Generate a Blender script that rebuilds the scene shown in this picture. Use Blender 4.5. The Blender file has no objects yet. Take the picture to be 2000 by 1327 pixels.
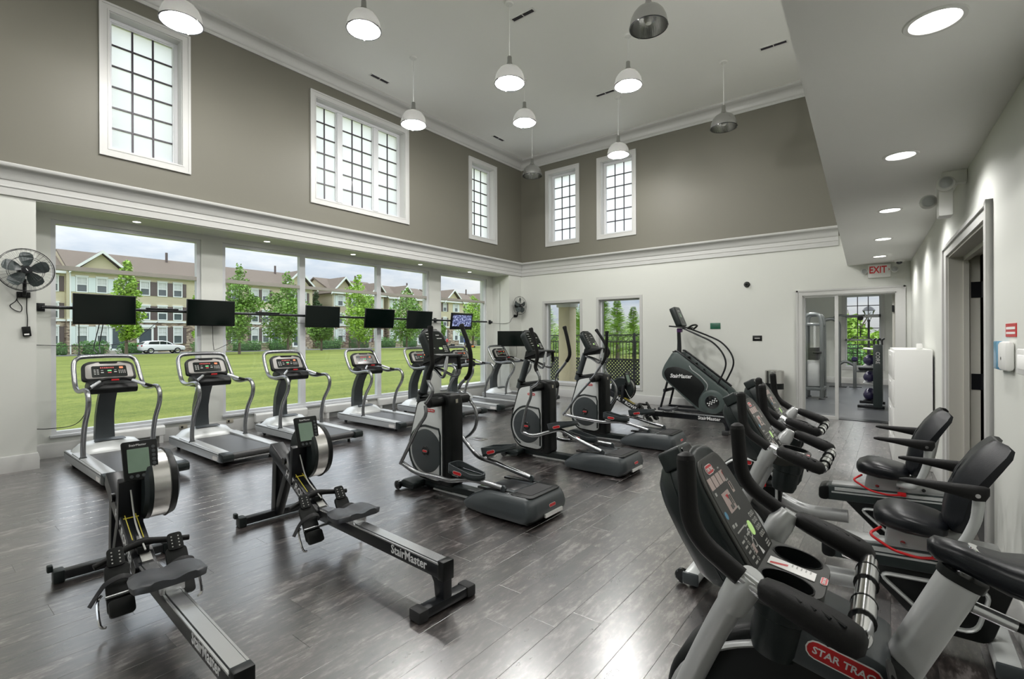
import bpy, bmesh, math, random
from mathutils import Vector, Matrix, Euler
random.seed(7)
SC = bpy.context.scene
COL = SC.collection
# ---------------------------------------------------------------- camera
cd = bpy.data.cameras.new('camera')
cam = bpy.data.objects.new('camera', cd)
COL.objects.link(cam)
cd.sensor_width = 36.0
cd.lens = 955.0 / 2000.0 * 36.0
cd.shift_y = (658.6 - 663.5) / 2000.0
cd.clip_start = 0.05
cd.clip_end = 600
cam.location = (0, 0, 1.6)
cam.rotation_euler = (Matrix.Rotation(0.661, 4, 'Z') @ Matrix.Rotation(math.pi / 2, 4, 'X') @ Matrix.Rotation(-0.0039, 4, 'Z')).to_euler()
SC.camera = cam
# ---------------------------------------------------------------- view
vs = SC.view_settings
vs.view_transform = 'Standard'
vs.look = 'None'
vs.gamma = 1.0
vs.use_curve_mapping = False
vs.exposure = 0.72
SC.cycles.sample_clamp_indirect = 6.0
SC.cycles.caustics_reflective = False
SC.cycles.caustics_refractive = False
SC.cycles.use_denoising = True
SC.cycles.adaptive_threshold = 0.02
SC.cycles.max_bounces = 8
SC.cycles.diffuse_bounces = 5
SC.cycles.transparent_max_bounces = 16
# ---------------------------------------------------------------- sky: bright overcast, brighter towards the zenith
SKY = 0.95
wd = bpy.data.worlds.new('overcast_sky')
SC.world = wd
wd.use_nodes = True
nt = wd.node_tree
nt.nodes.clear()
N = nt.nodes.new
tc = N('ShaderNodeTexCoord')
sp = N('ShaderNodeSeparateXYZ')
nt.links.new(tc.outputs['Generated'], sp.inputs[0])
mr = N('ShaderNodeMapRange')
mr.inputs['From Min'].default_value = 0.0
mr.inputs['From Max'].default_value = 1.0
mr.inputs['To Min'].default_value = 0.36
mr.inputs['To Max'].default_value = 2.9
nt.links.new(sp.outputs['Z'], mr.inputs['Value'])
mp = N('ShaderNodeMapping')
mp.inputs['Scale'].default_value = (3.0, 3.0, 11.0)
nt.links.new(tc.outputs['Generated'], mp.inputs['Vector'])
nz = N('ShaderNodeTexNoise')
nz.inputs['Scale'].default_value = 1.6
nz.inputs['Detail'].default_value = 6.0
nz.inputs['Roughness'].default_value = 0.6
nt.links.new(mp.outputs[0], nz.inputs['Vector'])
cr = N('ShaderNodeValToRGB')
cr.color_ramp.elements[0].position = 0.36
cr.color_ramp.elements[0].color = (0.60, 0.69, 0.81, 1)
cr.color_ramp.elements[1].position = 0.62
cr.color_ramp.elements[1].color = (0.97, 0.99, 1.0, 1)
nt.links.new(nz.outputs['Fac'], cr.inputs[0])
mu = N('ShaderNodeMath')
mu.operation = 'MULTIPLY'
mu.inputs[1].default_value = SKY
nt.links.new(mr.outputs[0], mu.inputs[0])
bg = N('ShaderNodeBackground')
nt.links.new(cr.outputs[0], bg.inputs['Color'])
nt.links.new(mu.outputs[0], bg.inputs['Strength'])
wo = N('ShaderNodeOutputWorld')
nt.links.new(bg.outputs[0], wo.inputs[0])
PENDANT_W = 96.0
DOWN_W = 40.0
# ---------------------------------------------------------------- helpers
def roundpoly(pts, r, n=4):
    out = []
    L = len(pts)
    for i in range(L):
        p = Vector(pts[i]); a = Vector(pts[i - 1]); b = Vector(pts[(i + 1) % L])
        da = (a - p); db = (b - p)
        rr = r[i] if isinstance(r, (list, tuple)) else r
        k = min(rr, da.length * .48, db.length * .48)
        if k < 1e-5:
            out.append(tuple(p)); continue
        s = p + da.normalized() * k; e = p + db.normalized() * k
        for j in range(n + 1):
            t = j / n
            q = s * (1 - t) ** 2 + p * 2 * t * (1 - t) + e * t * t
            out.append(tuple(q))
    return out
def smoothpath(pts, k=5, closed=False):
    if k <= 1: return [Vector(p) for p in pts]
    P = [Vector(p) for p in pts]; n = len(P); out = []
    rng = range(n) if closed else range(n - 1)
    for i in rng:
        p1 = P[i]; p2 = P[(i + 1) % n]
        p0 = P[i - 1] if (closed or i > 0) else p1 * 2 - p2
        p3 = P[(i + 2) % n] if (closed or i < n - 2) else p2 * 2 - p1
        for j in range(k):
            t = j / k
            out.append(.5 * ((2 * p1) + (p2 - p0) * t + (2 * p0 - 5 * p1 + 4 * p2 - p3) * t * t + (3 * p1 - p0 - 3 * p2 + p3) * t ** 3))
    if not closed: out.append(P[-1])
    return out
def bendpath(pts, r, n=4):
    """polyline with rounded corners (open)"""
    P = [Vector(p) for p in pts]; out = [P[0]]
    for i in range(1, len(P) - 1):
        p = P[i]; da = P[i - 1] - p; db = P[i + 1] - p
        k = min(r, da.length * .48, db.length * .48)
        s = p + da.normalized() * k; e = p + db.normalized() * k
        for j in range(n + 1):
            t = j / n
            out.append(s * (1 - t) ** 2 + p * 2 * t * (1 - t) + e * t * t)
    out.append(P[-1])
    return out
class MB:
    def __init__(s): s.v = []; s.f = []; s.M = None
    def add(s, vs, fs):
        o = len(s.v)
        if s.M is not None: vs = [s.M @ Vector(v) for v in vs]
        s.v += [tuple(v) for v in vs]; s.f += [tuple(i + o for i in f) for f in fs]
        return s
    def bm(s, bm):
        bm.verts.index_update()
        s.add([v.co.copy() for v in bm.verts], [[v.index for v in f.verts] for f in bm.faces]); bm.free(); return s
    def box(s, c, d, rot=None, bev=0.0, seg=2):
        if bev <= 0:
            x, y, z = d[0] / 2, d[1] / 2, d[2] / 2
            vs = [Vector((a * x, b * y, e * z)) for a in (-1, 1) for b in (-1, 1) for e in (-1, 1)]
            fs = [(0, 1, 3, 2), (4, 6, 7, 5), (0, 4, 5, 1), (2, 3, 7, 6), (0, 2, 6, 4), (1, 5, 7, 3)]
            R = rot.to_matrix() if isinstance(rot, Euler) else (rot or Matrix.Identity(3))
            return s.add([R @ v + Vector(c) for v in vs], fs)
        b = bmesh.new(); bmesh.ops.create_cube(b, size=1.0)
        for v in b.verts: v.co = Vector((v.co.x * d[0], v.co.y * d[1], v.co.z * d[2]))
        bmesh.ops.bevel(b, geom=b.edges[:], offset=min(bev, min(d) * .49), segments=seg, affect='EDGES', profile=.5)
        R = rot.to_matrix() if isinstance(rot, Euler) else (rot or Matrix.Identity(3))
        for v in b.verts: v.co = R @ v.co + Vector(c)
        return s.bm(b)
    def bb(s, x0, x1, y0, y1, z0, z1, bev=0.0):
        return s.box(((x0 + x1) / 2, (y0 + y1) / 2, (z0 + z1) / 2), (abs(x1 - x0), abs(y1 - y0), abs(z1 - z0)), None, bev)
    def tube(s, pts, r, n=10, k=1, closed=False, caps=True, flat=1.0):
        P = smoothpath(pts, k, closed); m = len(P)
        if not isinstance(r, (list, tuple)): R = [r] * m
        else:
            R = [r[min(int(i / (m - 1) * (len(r) - 1)), len(r) - 2)] * (1 - (i / (m - 1) * (len(r) - 1) - min(int(i / (m - 1) * (len(r) - 1)), len(r) - 2))) + r[min(int(i / (m - 1) * (len(r) - 1)), len(r) - 2) + 1] * (i / (m - 1) * (len(r) - 1) - min(int(i / (m - 1) * (len(r) - 1)), len(r) - 2)) for i in range(m)]
        T = []
        for i in range(m):
            a = P[i - 1] if (i > 0 or closed) else P[0]; b = P[(i + 1) % m] if (i < m - 1 or closed) else P[-1]
            t = (b - a); T.append(t.normalized() if t.length > 1e-9 else Vector((0, 0, 1)))
        up = Vector((0, 0, 1)) if abs(T[0].z) < .9 else Vector((1, 0, 0))
        U = (up - T[0] * up.dot(T[0])).normalized(); vs = []; fs = []
        for i in range(m):
            U = (U - T[i] * U.dot(T[i]))
            U = U.normalized() if U.length > 1e-9 else Vector((1, 0, 0)); W = T[i].cross(U)
            for j in range(n):
                a = 2 * math.pi * j / n
                vs.append(P[i] + U * (math.cos(a) * R[i] * flat) + W * (math.sin(a) * R[i]))
        for i in range(m if closed else m - 1):
            for j in range(n):
                i2 = (i + 1) % m
                fs.append((i * n + j, i * n + (j + 1) % n, i2 * n + (j + 1) % n, i2 * n + j))
        if caps and not closed:
            fs.append(tuple(range(n - 1, -1, -1))); fs.append(tuple((m - 1) * n + j for j in range(n)))
        return s.add(vs, fs)
    def cyl(s, a, b, r, n=16, r2=None, bev=0.0):
        a = Vector(a); b = Vector(b)
        if bev > 0:
            d = (b - a).normalized() * bev; r2 = r if r2 is None else r2
            pts = [a, a + d, b - d, b]; 
            return s.ringsweep(pts, [r - bev, r, r2, r2 - bev], n)
        return s.ringsweep([a, b], [r, r if r2 is None else r2], n)
    def ringsweep(s, pts, rs, n=16, caps=True):
        P = [Vector(p) for p in pts]; t = (P[-1] - P[0]).normalized()
        up = Vector((0, 0, 1)) if abs(t.z) < .9 else Vector((1, 0, 0))
        U = (up - t * up.dot(t)).normalized(); W = t.cross(U); vs = []; fs = []
        for p, r in zip(P, rs):
            for j in range(n):
                a = 2 * math.pi * j / n; vs.append(p + U * math.cos(a) * r + W * math.sin(a) * r)
        for i in range(len(P) - 1):
            for j in range(n): fs.append((i * n + j, i * n + (j + 1) % n, (i + 1) * n + (j + 1) % n, (i + 1) * n + j))
        if caps:
            fs.append(tuple(range(n - 1, -1, -1))); fs.append(tuple((len(P) - 1) * n + j for j in range(n)))
        return s.add(vs, fs)
    def lathe(s, prof, n=24, c=(0, 0, 0), axis='z', closed=False):
        vs = []; fs = []; m = len(prof)
        for (r, z) in prof:
            for j in range(n):
                a = 2 * math.pi * j / n; p = (r * math.cos(a), r * math.sin(a), z)
                if axis == 'y': p = (p[0], p[2], p[1])
                if axis == 'x': p = (p[2], p[0], p[1])
                vs.append(Vector(p) + Vector(c))
        for i in range(m if closed else m - 1):
            for j in range(n):
                i2 = (i + 1) % m
                fs.append((i * n + j, i * n + (j + 1) % n, i2 * n + (j + 1) % n, i2 * n + j))
        return s.add(vs, fs)
    def prism(s, poly, a, b, plane='xz', bev=0.0, seg=2):
        """polygon in a plane, extruded from a to b along the third axis"""
        def P(u, v, w): return Vector({'xz': (u, w, v), 'xy': (u, v, w), 'yz': (w, u, v)}[plane])
        bm = bmesh.new(); vs = [bm.verts.new(P(u, v, a)) for u, v in poly]
        f = bm.faces.new(vs)
        r = bmesh.ops.extrude_face_region(bm, geom=[f])
        nv = [g for g in r['geom'] if isinstance(g, bmesh.types.BMVert)]
        d = P(0, 0, b) - P(0, 0, a)
        for v in nv: v.co += d
        bmesh.ops.recalc_face_normals(bm, faces=bm.faces[:])
        if bev > 0:
            ns = set(nv); os_ = set(vs)
            ed = [e for e in bm.edges if (e.verts[0] in ns and e.verts[1] in ns) or (e.verts[0] in os_ and e.verts[1] in os_)]
            bmesh.ops.bevel(bm, geom=ed, offset=bev, segments=seg, affect='EDGES', profile=.5)
        return s.bm(bm)
    def loft(s, rings, caps=True):
        n = len(rings[0]); vs = [p for r in rings for p in r]; fs = []
        for i in range(len(rings) - 1):
            for j in range(n): fs.append((i * n + j, i * n + (j + 1) % n, (i + 1) * n + (j + 1) % n, (i + 1) * n + j))
        if caps:
            fs.append(tuple(range(n - 1, -1, -1))); fs.append(tuple((len(rings) - 1) * n + j for j in range(n)))
        return s.add(vs, fs)
    def frame(s, u0, u1, v0, v1, w, a, b, plane='yz', ins=None):
        """rectangular picture frame with members of width w"""
        def bar(p0, p1, q0, q1):
            if plane == 'yz': s.bb(a, b, p0, p1, q0, q1)
            elif plane == 'xz': s.bb(p0, p1, a, b, q0, q1)
            else: s.bb(p0, p1, q0, q1, a, b)
        bar(u0, u0 + w, v0, v1); bar(u1 - w, u1, v0, v1); bar(u0 + w, u1 - w, v0, v0 + w); bar(u0 + w, u1 - w, v1 - w, v1); return s
    def mesh(s, name='m', sharp=38):
        me = bpy.data.meshes.new(name); me.from_pydata(s.v, [], s.f)
        b = bmesh.new(); b.from_mesh(me); bmesh.ops.recalc_face_normals(b, faces=b.faces[:]); b.to_mesh(me); b.free()
        if sharp:
            for p in me.polygons: p.use_smooth = True
            me.set_sharp_from_angle(angle=math.radians(sharp))
        return me
    def build(s, name, mat, parent=None, sharp=38, **kw):
        return link(name, s.mesh(name, sharp), mat, parent, **kw)
def _parts(s, name, mat, parent=None, sharp=38, **kw):
    """build every connected island as an object of its own"""
    n = len(s.v); p = list(range(n))
    def find(i):
        while p[i] != i: p[i] = p[p[i]]; i = p[i]
        return i
    for f in s.f:
        a = find(f[0])
        for i in f[1:]: p[find(i)] = a
    g = {}
    for f in s.f: g.setdefault(find(f[0]), []).append(f)
    out = []
    for fs in g.values():
        ids = sorted({i for f in fs for i in f}); mp = {i: k for k, i in enumerate(ids)}
        m = MB(); m.v = [s.v[i] for i in ids]; m.f = [tuple(mp[i] for i in f) for f in fs]
        out.append(m.build(name, mat, parent, sharp, **kw))
    return out
MB.parts = _parts
def link(name, me, mat, parent=None, loc=None, rot=None, label=None, cat=None, group=None, kind=None):
    if mat is not None and len(me.materials) == 0: me.materials.append(MAT[mat] if isinstance(mat, str) else mat)
    o = bpy.data.objects.new(name, me); COL.objects.link(o)
    if parent is not None: o.parent = parent
    if loc is not None: o.location = loc
    if rot is not None: o.rotation_euler = rot
    return tag(o, label, cat, group, kind)
def tag(o, label=None, cat=None, group=None, kind=None):
    if label: o['label'] = label
    if cat: o['category'] = cat
    if group: o['group'] = group
    if kind: o['kind'] = kind
    return o
def thing(name, label=None, cat=None, group=None, loc=(0, 0, 0), rz=0.0, kind=None):
    o = bpy.data.objects.new(name, None); COL.objects.link(o)
    o.location = loc; o.rotation_euler = (0, 0, rz); o.empty_display_size = .1
    return tag(o, label, cat, group, kind)
def copy_tree(root, label=None, loc=None, rz=None, parent=None):
    c = root.copy(); COL.objects.link(c); c.parent = parent
    if label: c['label'] = label
    if loc is not None: c.location = loc
    if rz is not None: c.rotation_euler = (0, 0, rz)
    for ch in root.children: copy_tree(ch, parent=c)
    return c
_tx = {}
def textmesh(body, size, M, depth=0.0008, bold=0.0, shear=0.0, aspect=1.0):
    """lettering as flat geometry, centred, laid out in local XY and moved by the 4x4 matrix M"""
    cu = bpy.data.curves.new('t', 'FONT'); cu.body = body; cu.size = size; cu.align_x = 'CENTER'; cu.align_y = 'CENTER'
    cu.extrude = depth; cu.resolution_u = 2; cu.offset = bold; cu.shear = shear; cu.fill_mode = 'BOTH'
    ob = bpy.data.objects.new('t', cu); COL.objects.link(ob)
    bpy.context.view_layer.update()
    me = bpy.data.meshes.new_from_object(ob.evaluated_get(bpy.context.evaluated_depsgraph_get()))
    bpy.data.objects.remove(ob); bpy.data.curves.remove(cu)
    if aspect != 1.0: me.transform(Matrix.Diagonal((aspect, 1, 1, 1)))
    me.transform(M); me.materials.clear()
    return me
def basis(o, x, y):
    """matrix whose local x,y axes are the given directions, at origin o"""
    x = Vector(x).normalized(); y = Vector(y); y = (y - x * y.dot(x)).normalized(); z = x.cross(y)
    M = Matrix((x, y, z)).transposed().to_4x4(); M.translation = Vector(o); return M
# ---------------------------------------------------------------- materials
MAT = {}
def mat(name, col, rough=.5, metal=0.0, spec=.5, bump=0.0, bscale=60.0, var=0.0, vscale=3.0, emit=None, es=0.0, coat=0.0, trans=0.0, aniso=None):
    m = bpy.data.materials.new(name); m.use_nodes = True; t = m.node_tree; b = t.nodes['Principled BSDF']
    b.inputs['Base Color'].default_value = (*col, 1); b.inputs['Roughness'].default_value = rough; b.inputs['Metallic'].default_value = metal
    b.inputs['Specular IOR Level'].default_value = spec
    if coat: b.inputs['Coat Weight'].default_value = coat; b.inputs['Coat Roughness'].default_value = .12
    if emit: b.inputs['Emission Color'].default_value = (*emit, 1); b.inputs['Emission Strength'].default_value = es
    g = t.nodes.new('ShaderNodeNewGeometry')
    if var > 0:
        n = t.nodes.new('ShaderNodeTexNoise'); n.inputs['Scale'].default_value = vscale; n.inputs['Detail'].default_value = 5
        if aniso:
            mp = t.nodes.new('ShaderNodeMapping'); mp.inputs['Scale'].default_value = aniso
            t.links.new(g.outputs['Position'], mp.inputs['Vector']); t.links.new(mp.outputs[0], n.inputs['Vector'])
        else: t.links.new(g.outputs['Position'], n.inputs['Vector'])
        mx = t.nodes.new('ShaderNodeMix'); mx.data_type = 'RGBA'
        mx.inputs['A'].default_value = (*[c * (1 - var) for c in col], 1); mx.inputs['B'].default_value = (*[min(1, c * (1 + var)) for c in col], 1)
        t.links.new(n.outputs['Fac'], mx.inputs['Factor']); t.links.new(mx.outputs['Result'], b.inputs['Base Color'])
    if bump > 0:
        n2 = t.nodes.new('ShaderNodeTexNoise'); n2.inputs['Scale'].default_value = bscale; n2.inputs['Detail'].default_value = 4
        t.links.new(g.outputs['Position'], n2.inputs['Vector'])
        bp = t.nodes.new('ShaderNodeBump'); bp.inputs['Strength'].default_value = bump; bp.inputs['Distance'].default_value = .01
        t.links.new(n2.outputs['Fac'], bp.inputs['Height']); t.links.new(bp.outputs[0], b.inputs['Normal'])
    MAT[name] = m
    return m
mat('wall_paint', (.665, .675, .635), .62, var=.02, vscale=1.5, bump=.03, bscale=180)
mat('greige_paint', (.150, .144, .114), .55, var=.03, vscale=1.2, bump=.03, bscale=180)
mat('ceiling_paint', (.91, .91, .885), .75, var=.015, vscale=1.0, bump=.03, bscale=120)
mat('soffit_paint', (.92, .92, .90), .7, var=.015, vscale=1.0)
mat('white_trim', (.53, .53, .515), .35, var=.01, vscale=4)
mat('white_vinyl', (.64, .65, .665), .3, var=.01, vscale=4)
mat('white_metal', (.78, .78, .76), .35, var=.01, vscale=4)
mat('cream_door', (.52, .51, .46), .45, var=.02, vscale=3)
mat('bronze_bar', (.035, .028, .04), .45, var=.1)
mat('black_plastic', (.006, .007, .007), .36, spec=.25, bump=.04, bscale=300, var=.1)
mat('black_grip', (.005, .005, .005), .55, spec=.25, bump=.12, bscale=500, var=.15)
mat('black_gloss', (.008, .009, .010), .12, var=.1)
mat('charcoal_plastic', (.012, .017, .017), .36, spec=.32, bump=.05, bscale=350, var=.08)
mat('slate_plastic', (.048, .056, .060), .34, spec=.45, bump=.04, bscale=350, var=.06)
mat('console_grey', (.040, .041, .037), .45, spec=.35, bump=.06, bscale=420, var=.06)
mat('overlay_grey', (.024, .025, .024), .32, spec=.35, var=.08, vscale=6)
mat('silver_paint', (.50, .51, .51), .32, .35, var=.04, vscale=8)
mat('silver_panel', (.62, .64, .635), .30, .15, var=.03, vscale=6)
mat('steel_tube', (.30, .305, .315), .24, .95, var=.06, vscale=9)
mat('chrome', (.72, .72, .73), .12, 1.0, var=.03, vscale=9)
mat('aluminium_rail', (.70, .71, .73), .22, .9, var=.04, vscale=12)
mat('black_frame', (.006, .007, .009), .30, var=.1, spec=.4)
mat('treadmill_belt', (.060, .060, .062), .42, bump=.08, bscale=700, var=.12, vscale=4)
mat('red_badge', (.55, .018, .022), .3, var=.05)
mat('red_paint', (.62, .012, .016), .28, var=.05)
mat('badge_white', (.85, .84, .82), .35, var=.01)
mat('letter_white', (.82, .82, .82), .4, var=.01)
mat('grey_print', (.42, .42, .40), .45, var=.02)
mat('pink_print', (.46, .36, .34), .35, var=.04, vscale=20)
mat('green_button', (.42, .62, .24), .35, emit=(.45, .7, .22), es=.25)
mat('green_key', (.10, .45, .16), .35, emit=(.1, .6, .2), es=.35)
mat('transom_paint', (.40, .38, .34), .45, var=.03)
mat('bezel_silver', (.26, .25, .235), .36, .3, var=.04)
mat('seat_grey', (.045, .048, .054), .38, spec=.5, var=.05)
mat('red_led', (.25, .01, .01), .3, emit=(1.0, .06, .03), es=.12)
mat('orange_key', (.65, .16, .05), .35, emit=(.8, .2, .05), es=.2)
mat('display_black', (.010, .013, .012), .12, var=.1)
mat('lcd_green', (.20, .29, .22), .2, var=.08, vscale=20)
mat('tv_screen', (.002, .005, .004), .10, spec=.22, var=.1)
mat('yellow_print', (.60, .50, .05), .45, var=.05)
mat('vinyl_seat', (.005, .006, .008), .33, spec=.3, bump=.06, bscale=160, var=.12)
mat('frame_green', (.026, .036, .036), .34, var=.06)
mat('step_panel', (.062, .082, .078), .34, var=.05)
mat('rubber', (.016, .016, .017), .7, bump=.1, bscale=300)
mat('rubber_floor', (.060, .064, .070), .38, bump=.06, bscale=260, var=.12, vscale=30)
mat('outlet_plate', (.45, .42, .34), .4)
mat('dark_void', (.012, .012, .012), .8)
mat('brushed_metal', (.58, .57, .55), .25, 1.0, var=.05, vscale=3, aniso=(40, 40, 1))
mat('lamp_metal', (.42, .42, .41), .22, 1.0, var=.05, vscale=6)
mat('lamp_inside', (.86, .86, .84), .4)
mat('lamp_glow', (1, 1, 1), .4, emit=(1.0, .985, .96), es=6.0)
mat('down_glow', (1, 1, 1), .4, emit=(1.0, .98, .95), es=5.0)
mat('purple_plastic', (.15, .05, .22), .4)
mat('blue_plastic', (.06, .25, .42), .2)
mat('sign_green', (.02, .12, .07), .3, var=.1, vscale=20)
mat('navy_ball', (.020, .016, .060), .35, var=.1)
def glassmat(name, tint=(1, 1, 1), refl=.06, frost=0.0):
    m = bpy.data.materials.new(name); m.use_nodes = True; t = m.node_tree; t.nodes.clear()
    o = t.nodes.new('ShaderNodeOutputMaterial'); tr = t.nodes.new('ShaderNodeBsdfTransparent'); tr.inputs[0].default_value = (*tint, 1)
    gl = t.nodes.new('ShaderNodeBsdfGlossy'); gl.inputs['Roughness'].default_value = .03
    lw = t.nodes.new('ShaderNodeFresnel'); lw.inputs['IOR'].default_value = 1.45
    mx = t.nodes.new('ShaderNodeMixShader'); t.links.new(lw.outputs[0], mx.inputs[0]); t.links.new(gl.outputs[0], mx.inputs[2])
    if frost > 0:
        tl = t.nodes.new('ShaderNodeBsdfTranslucent'); tl.inputs[0].default_value = (.96, .965, .985, 1)
        m2 = t.nodes.new('ShaderNodeMixShader'); m2.inputs[0].default_value = frost
        t.links.new(tr.outputs[0], m2.inputs[1]); t.links.new(tl.outputs[0], m2.inputs[2]); t.links.new(m2.outputs[0], mx.inputs[1])
    else: t.links.new(tr.outputs[0], mx.inputs[1])
    t.links.new(mx.outputs[0], o.inputs[0]); MAT[name] = m
glassmat('window_glass', (.97, .985, .98))
glassmat('frosted_glass', (1, 1, 1), frost=.9)
glassmat('clear_plastic', (.9, .92, .93))
def shade_mat():
    m = bpy.data.materials.new('prismatic_shade'); m.use_nodes = True; t = m.node_tree; b = t.nodes['Principled BSDF']
    b.inputs['Base Color'].default_value = (.50, .50, .49, 1); b.inputs['Metallic'].default_value = .95; b.inputs['Roughness'].default_value = .24
    tc = t.nodes.new('ShaderNodeTexCoord'); w = t.nodes.new('ShaderNodeTexNoise'); mp = t.nodes.new('ShaderNodeMapping')
    mp.inputs['Scale'].default_value = (30, 30, .6); w.inputs['Scale'].default_value = 2.0
    t.links.new(tc.outputs['Object'], mp.inputs[0]); t.links.new(mp.outputs[0], w.inputs['Vector'])
    bp = t.nodes.new('ShaderNodeBump'); bp.inputs['Strength'].default_value = .25; bp.inputs['Distance'].default_value = .01
    t.links.new(w.outputs['Fac'], bp.inputs['Height']); t.links.new(bp.outputs[0], b.inputs['Normal'])
    tl = t.nodes.new('ShaderNodeBsdfTranslucent'); tl.inputs[0].default_value = (.9, .9, .88, 1)
    mx = t.nodes.new('ShaderNodeMixShader'); mx.inputs[0].default_value = .09
    t.links.new(b.outputs[0], mx.inputs[1]); t.links.new(tl.outputs[0], mx.inputs[2])
    t.links.new(mx.outputs[0], t.nodes['Material Output'].inputs[0]); MAT['prismatic_shade'] = m
shade_mat()
def floor_mat():
    m = bpy.data.materials.new('vinyl_plank'); m.use_nodes = True; t = m.node_tree; b = t.nodes['Principled BSDF']; L = t.links.new
    g = t.nodes.new('ShaderNodeNewGeometry'); oi = t.nodes.new('ShaderNodeObjectInfo')
    of = t.nodes.new('ShaderNodeVectorMath'); of.operation = 'SCALE'
    cv = t.nodes.new('ShaderNodeCombineXYZ')
    for i in range(3): L(oi.outputs['Random'], cv.inputs[i])
    L(cv.outputs[0], of.inputs[0]); of.inputs['Scale'].default_value = 37.0
    ad = t.nodes.new('ShaderNodeVectorMath'); ad.operation = 'ADD'; L(g.outputs['Position'], ad.inputs[0]); L(of.outputs[0], ad.inputs[1])
    def noise(scale, sx, sy, det=6, src=ad, rough=.6):
        mp = t.nodes.new('ShaderNodeMapping'); mp.inputs['Scale'].default_value = (sx, sy, 1); L(src.outputs[0], mp.inputs[0])
        n = t.nodes.new('ShaderNodeTexNoise'); n.inputs['Scale'].default_value = scale; n.inputs['Detail'].default_value = det; n.inputs['Roughness'].default_value = rough
        L(mp.outputs[0], n.inputs['Vector']); return n
    n1 = noise(1.0, 30, 7.5, 9, rough=.75); n2 = noise(1.0, 6.5, 3.0, 6, rough=.65); n3 = noise(1.0, 90, 9, 3)
    r1 = t.nodes.new('ShaderNodeValToRGB'); e = r1.color_ramp.elements
    e[0].position = .425; e[0].color = (.0050, .0034, .0032, 1); e[1].position = .635; e[1].color = (.19, .17, .165, 1)
    x = e.new(.495); x.color = (.017, .0122, .0115, 1); x = e.new(.555); x.color = (.052, .041, .038, 1)
    s1 = t.nodes.new('ShaderNodeMath'); s1.operation = 'MULTIPLY'; s1.inputs[1].default_value = .45; L(n2.outputs['Fac'], s1.inputs[0])
    s2 = t.nodes.new('ShaderNodeMath'); s2.operation = 'MULTIPLY_ADD'; s2.inputs[1].default_value = .62; L(n1.outputs['Fac'], s2.inputs[0]); L(s1.outputs[0], s2.inputs[2])
    s3 = t.nodes.new('ShaderNodeMath'); s3.operation = 'MULTIPLY_ADD'; s3.inputs[1].default_value = .05; L(oi.outputs['Random'], s3.inputs[0]); L(s2.outputs[0], s3.inputs[2])
    s4 = t.nodes.new('ShaderNodeMath'); s4.operation = 'ADD'; s4.inputs[1].default_value = -.045; L(s3.outputs[0], s4.inputs[0])
    L(s4.outputs[0], r1.inputs[0]); L(r1.outputs[0], b.inputs['Base Color'])
    rr = t.nodes.new('ShaderNodeMapRange'); rr.inputs['To Min'].default_value = .20; rr.inputs['To Max'].default_value = .40
    L(n2.outputs['Fac'], rr.inputs['Value']); L(rr.outputs[0], b.inputs['Roughness'])
    bp = t.nodes.new('ShaderNodeBump'); bp.inputs['Strength'].default_value = .10; bp.inputs['Distance'].default_value = .004
    L(n3.outputs['Fac'], bp.inputs['Height']); L(bp.outputs[0], b.inputs['Normal'])
    b.inputs['Specular IOR Level'].default_value = .75
    b.inputs['Coat Weight'].default_value = 1.0; b.inputs['Coat Roughness'].default_value = .25; b.inputs['Coat IOR'].default_value = 2.6
    MAT['vinyl_plank'] = m
floor_mat()
# ================================================================ the room
L_X, WIN_X, B_Y, C_Z, F_Y = -8.333, -8.933, 11.159, 6.58, -4.5
def rx(y): return .6636 - .0359 * y          # right wall line
def sx(y): return -.2634 - .0359 * y         # outer edge of the lowered ceiling
def wallgrid(us, zs, holes, place, th):
    """solid wall with rectangular openings; place(u, z, d) -> point, d = depth into the wall"""
    us = sorted(set(us + [h[0] for h in holes] + [h[1] for h in holes])); zs = sorted(set(zs + [h[2] for h in holes] + [h[3] for h in holes]))
    nu, nz = len(us) - 1, len(zs) - 1
    def full(i, j):
        if not (0 <= i < nu and 0 <= j < nz): return False
        cu, cz = (us[i] + us[i + 1]) / 2, (zs[j] + zs[j + 1]) / 2
        return not any(h[0] < cu < h[1] and h[2] < cz < h[3] for h in holes)
    m = MB()
    def quad(*p): m.add([place(*q) for q in p], [(0, 1, 2, 3)])
    for i in range(nu):
        for j in range(nz):
            if not full(i, j): continue
            a, b, c, d = us[i], us[i + 1], zs[j], zs[j + 1]
            quad((a, c, 0), (b, c, 0), (b, d, 0), (a, d, 0)); quad((a, c, th), (b, c, th), (b, d, th), (a, d, th))
            if not full(i - 1, j): quad((a, c, 0), (a, d, 0), (a, d, th), (a, c, th))
            if not full(i + 1, j): quad((b, c, 0), (b, d, 0), (b, d, th), (b, c, th))
            if not full(i, j - 1): quad((a, c, 0), (b, c, 0), (b, c, th), (a, c, th))
            if not full(i, j + 1): quad((a, d, 0), (b, d, 0), (b, d, th), (a, d, th))
    bm = bmesh.new(); vs = [bm.verts.new(v) for v in m.v]
    for f in m.f: bm.faces.new([vs[i] for i in f])
    bmesh.ops.remove_doubles(bm, verts=bm.verts[:], dist=1e-4)
    r = MB(); r.bm(bm); return r
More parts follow.
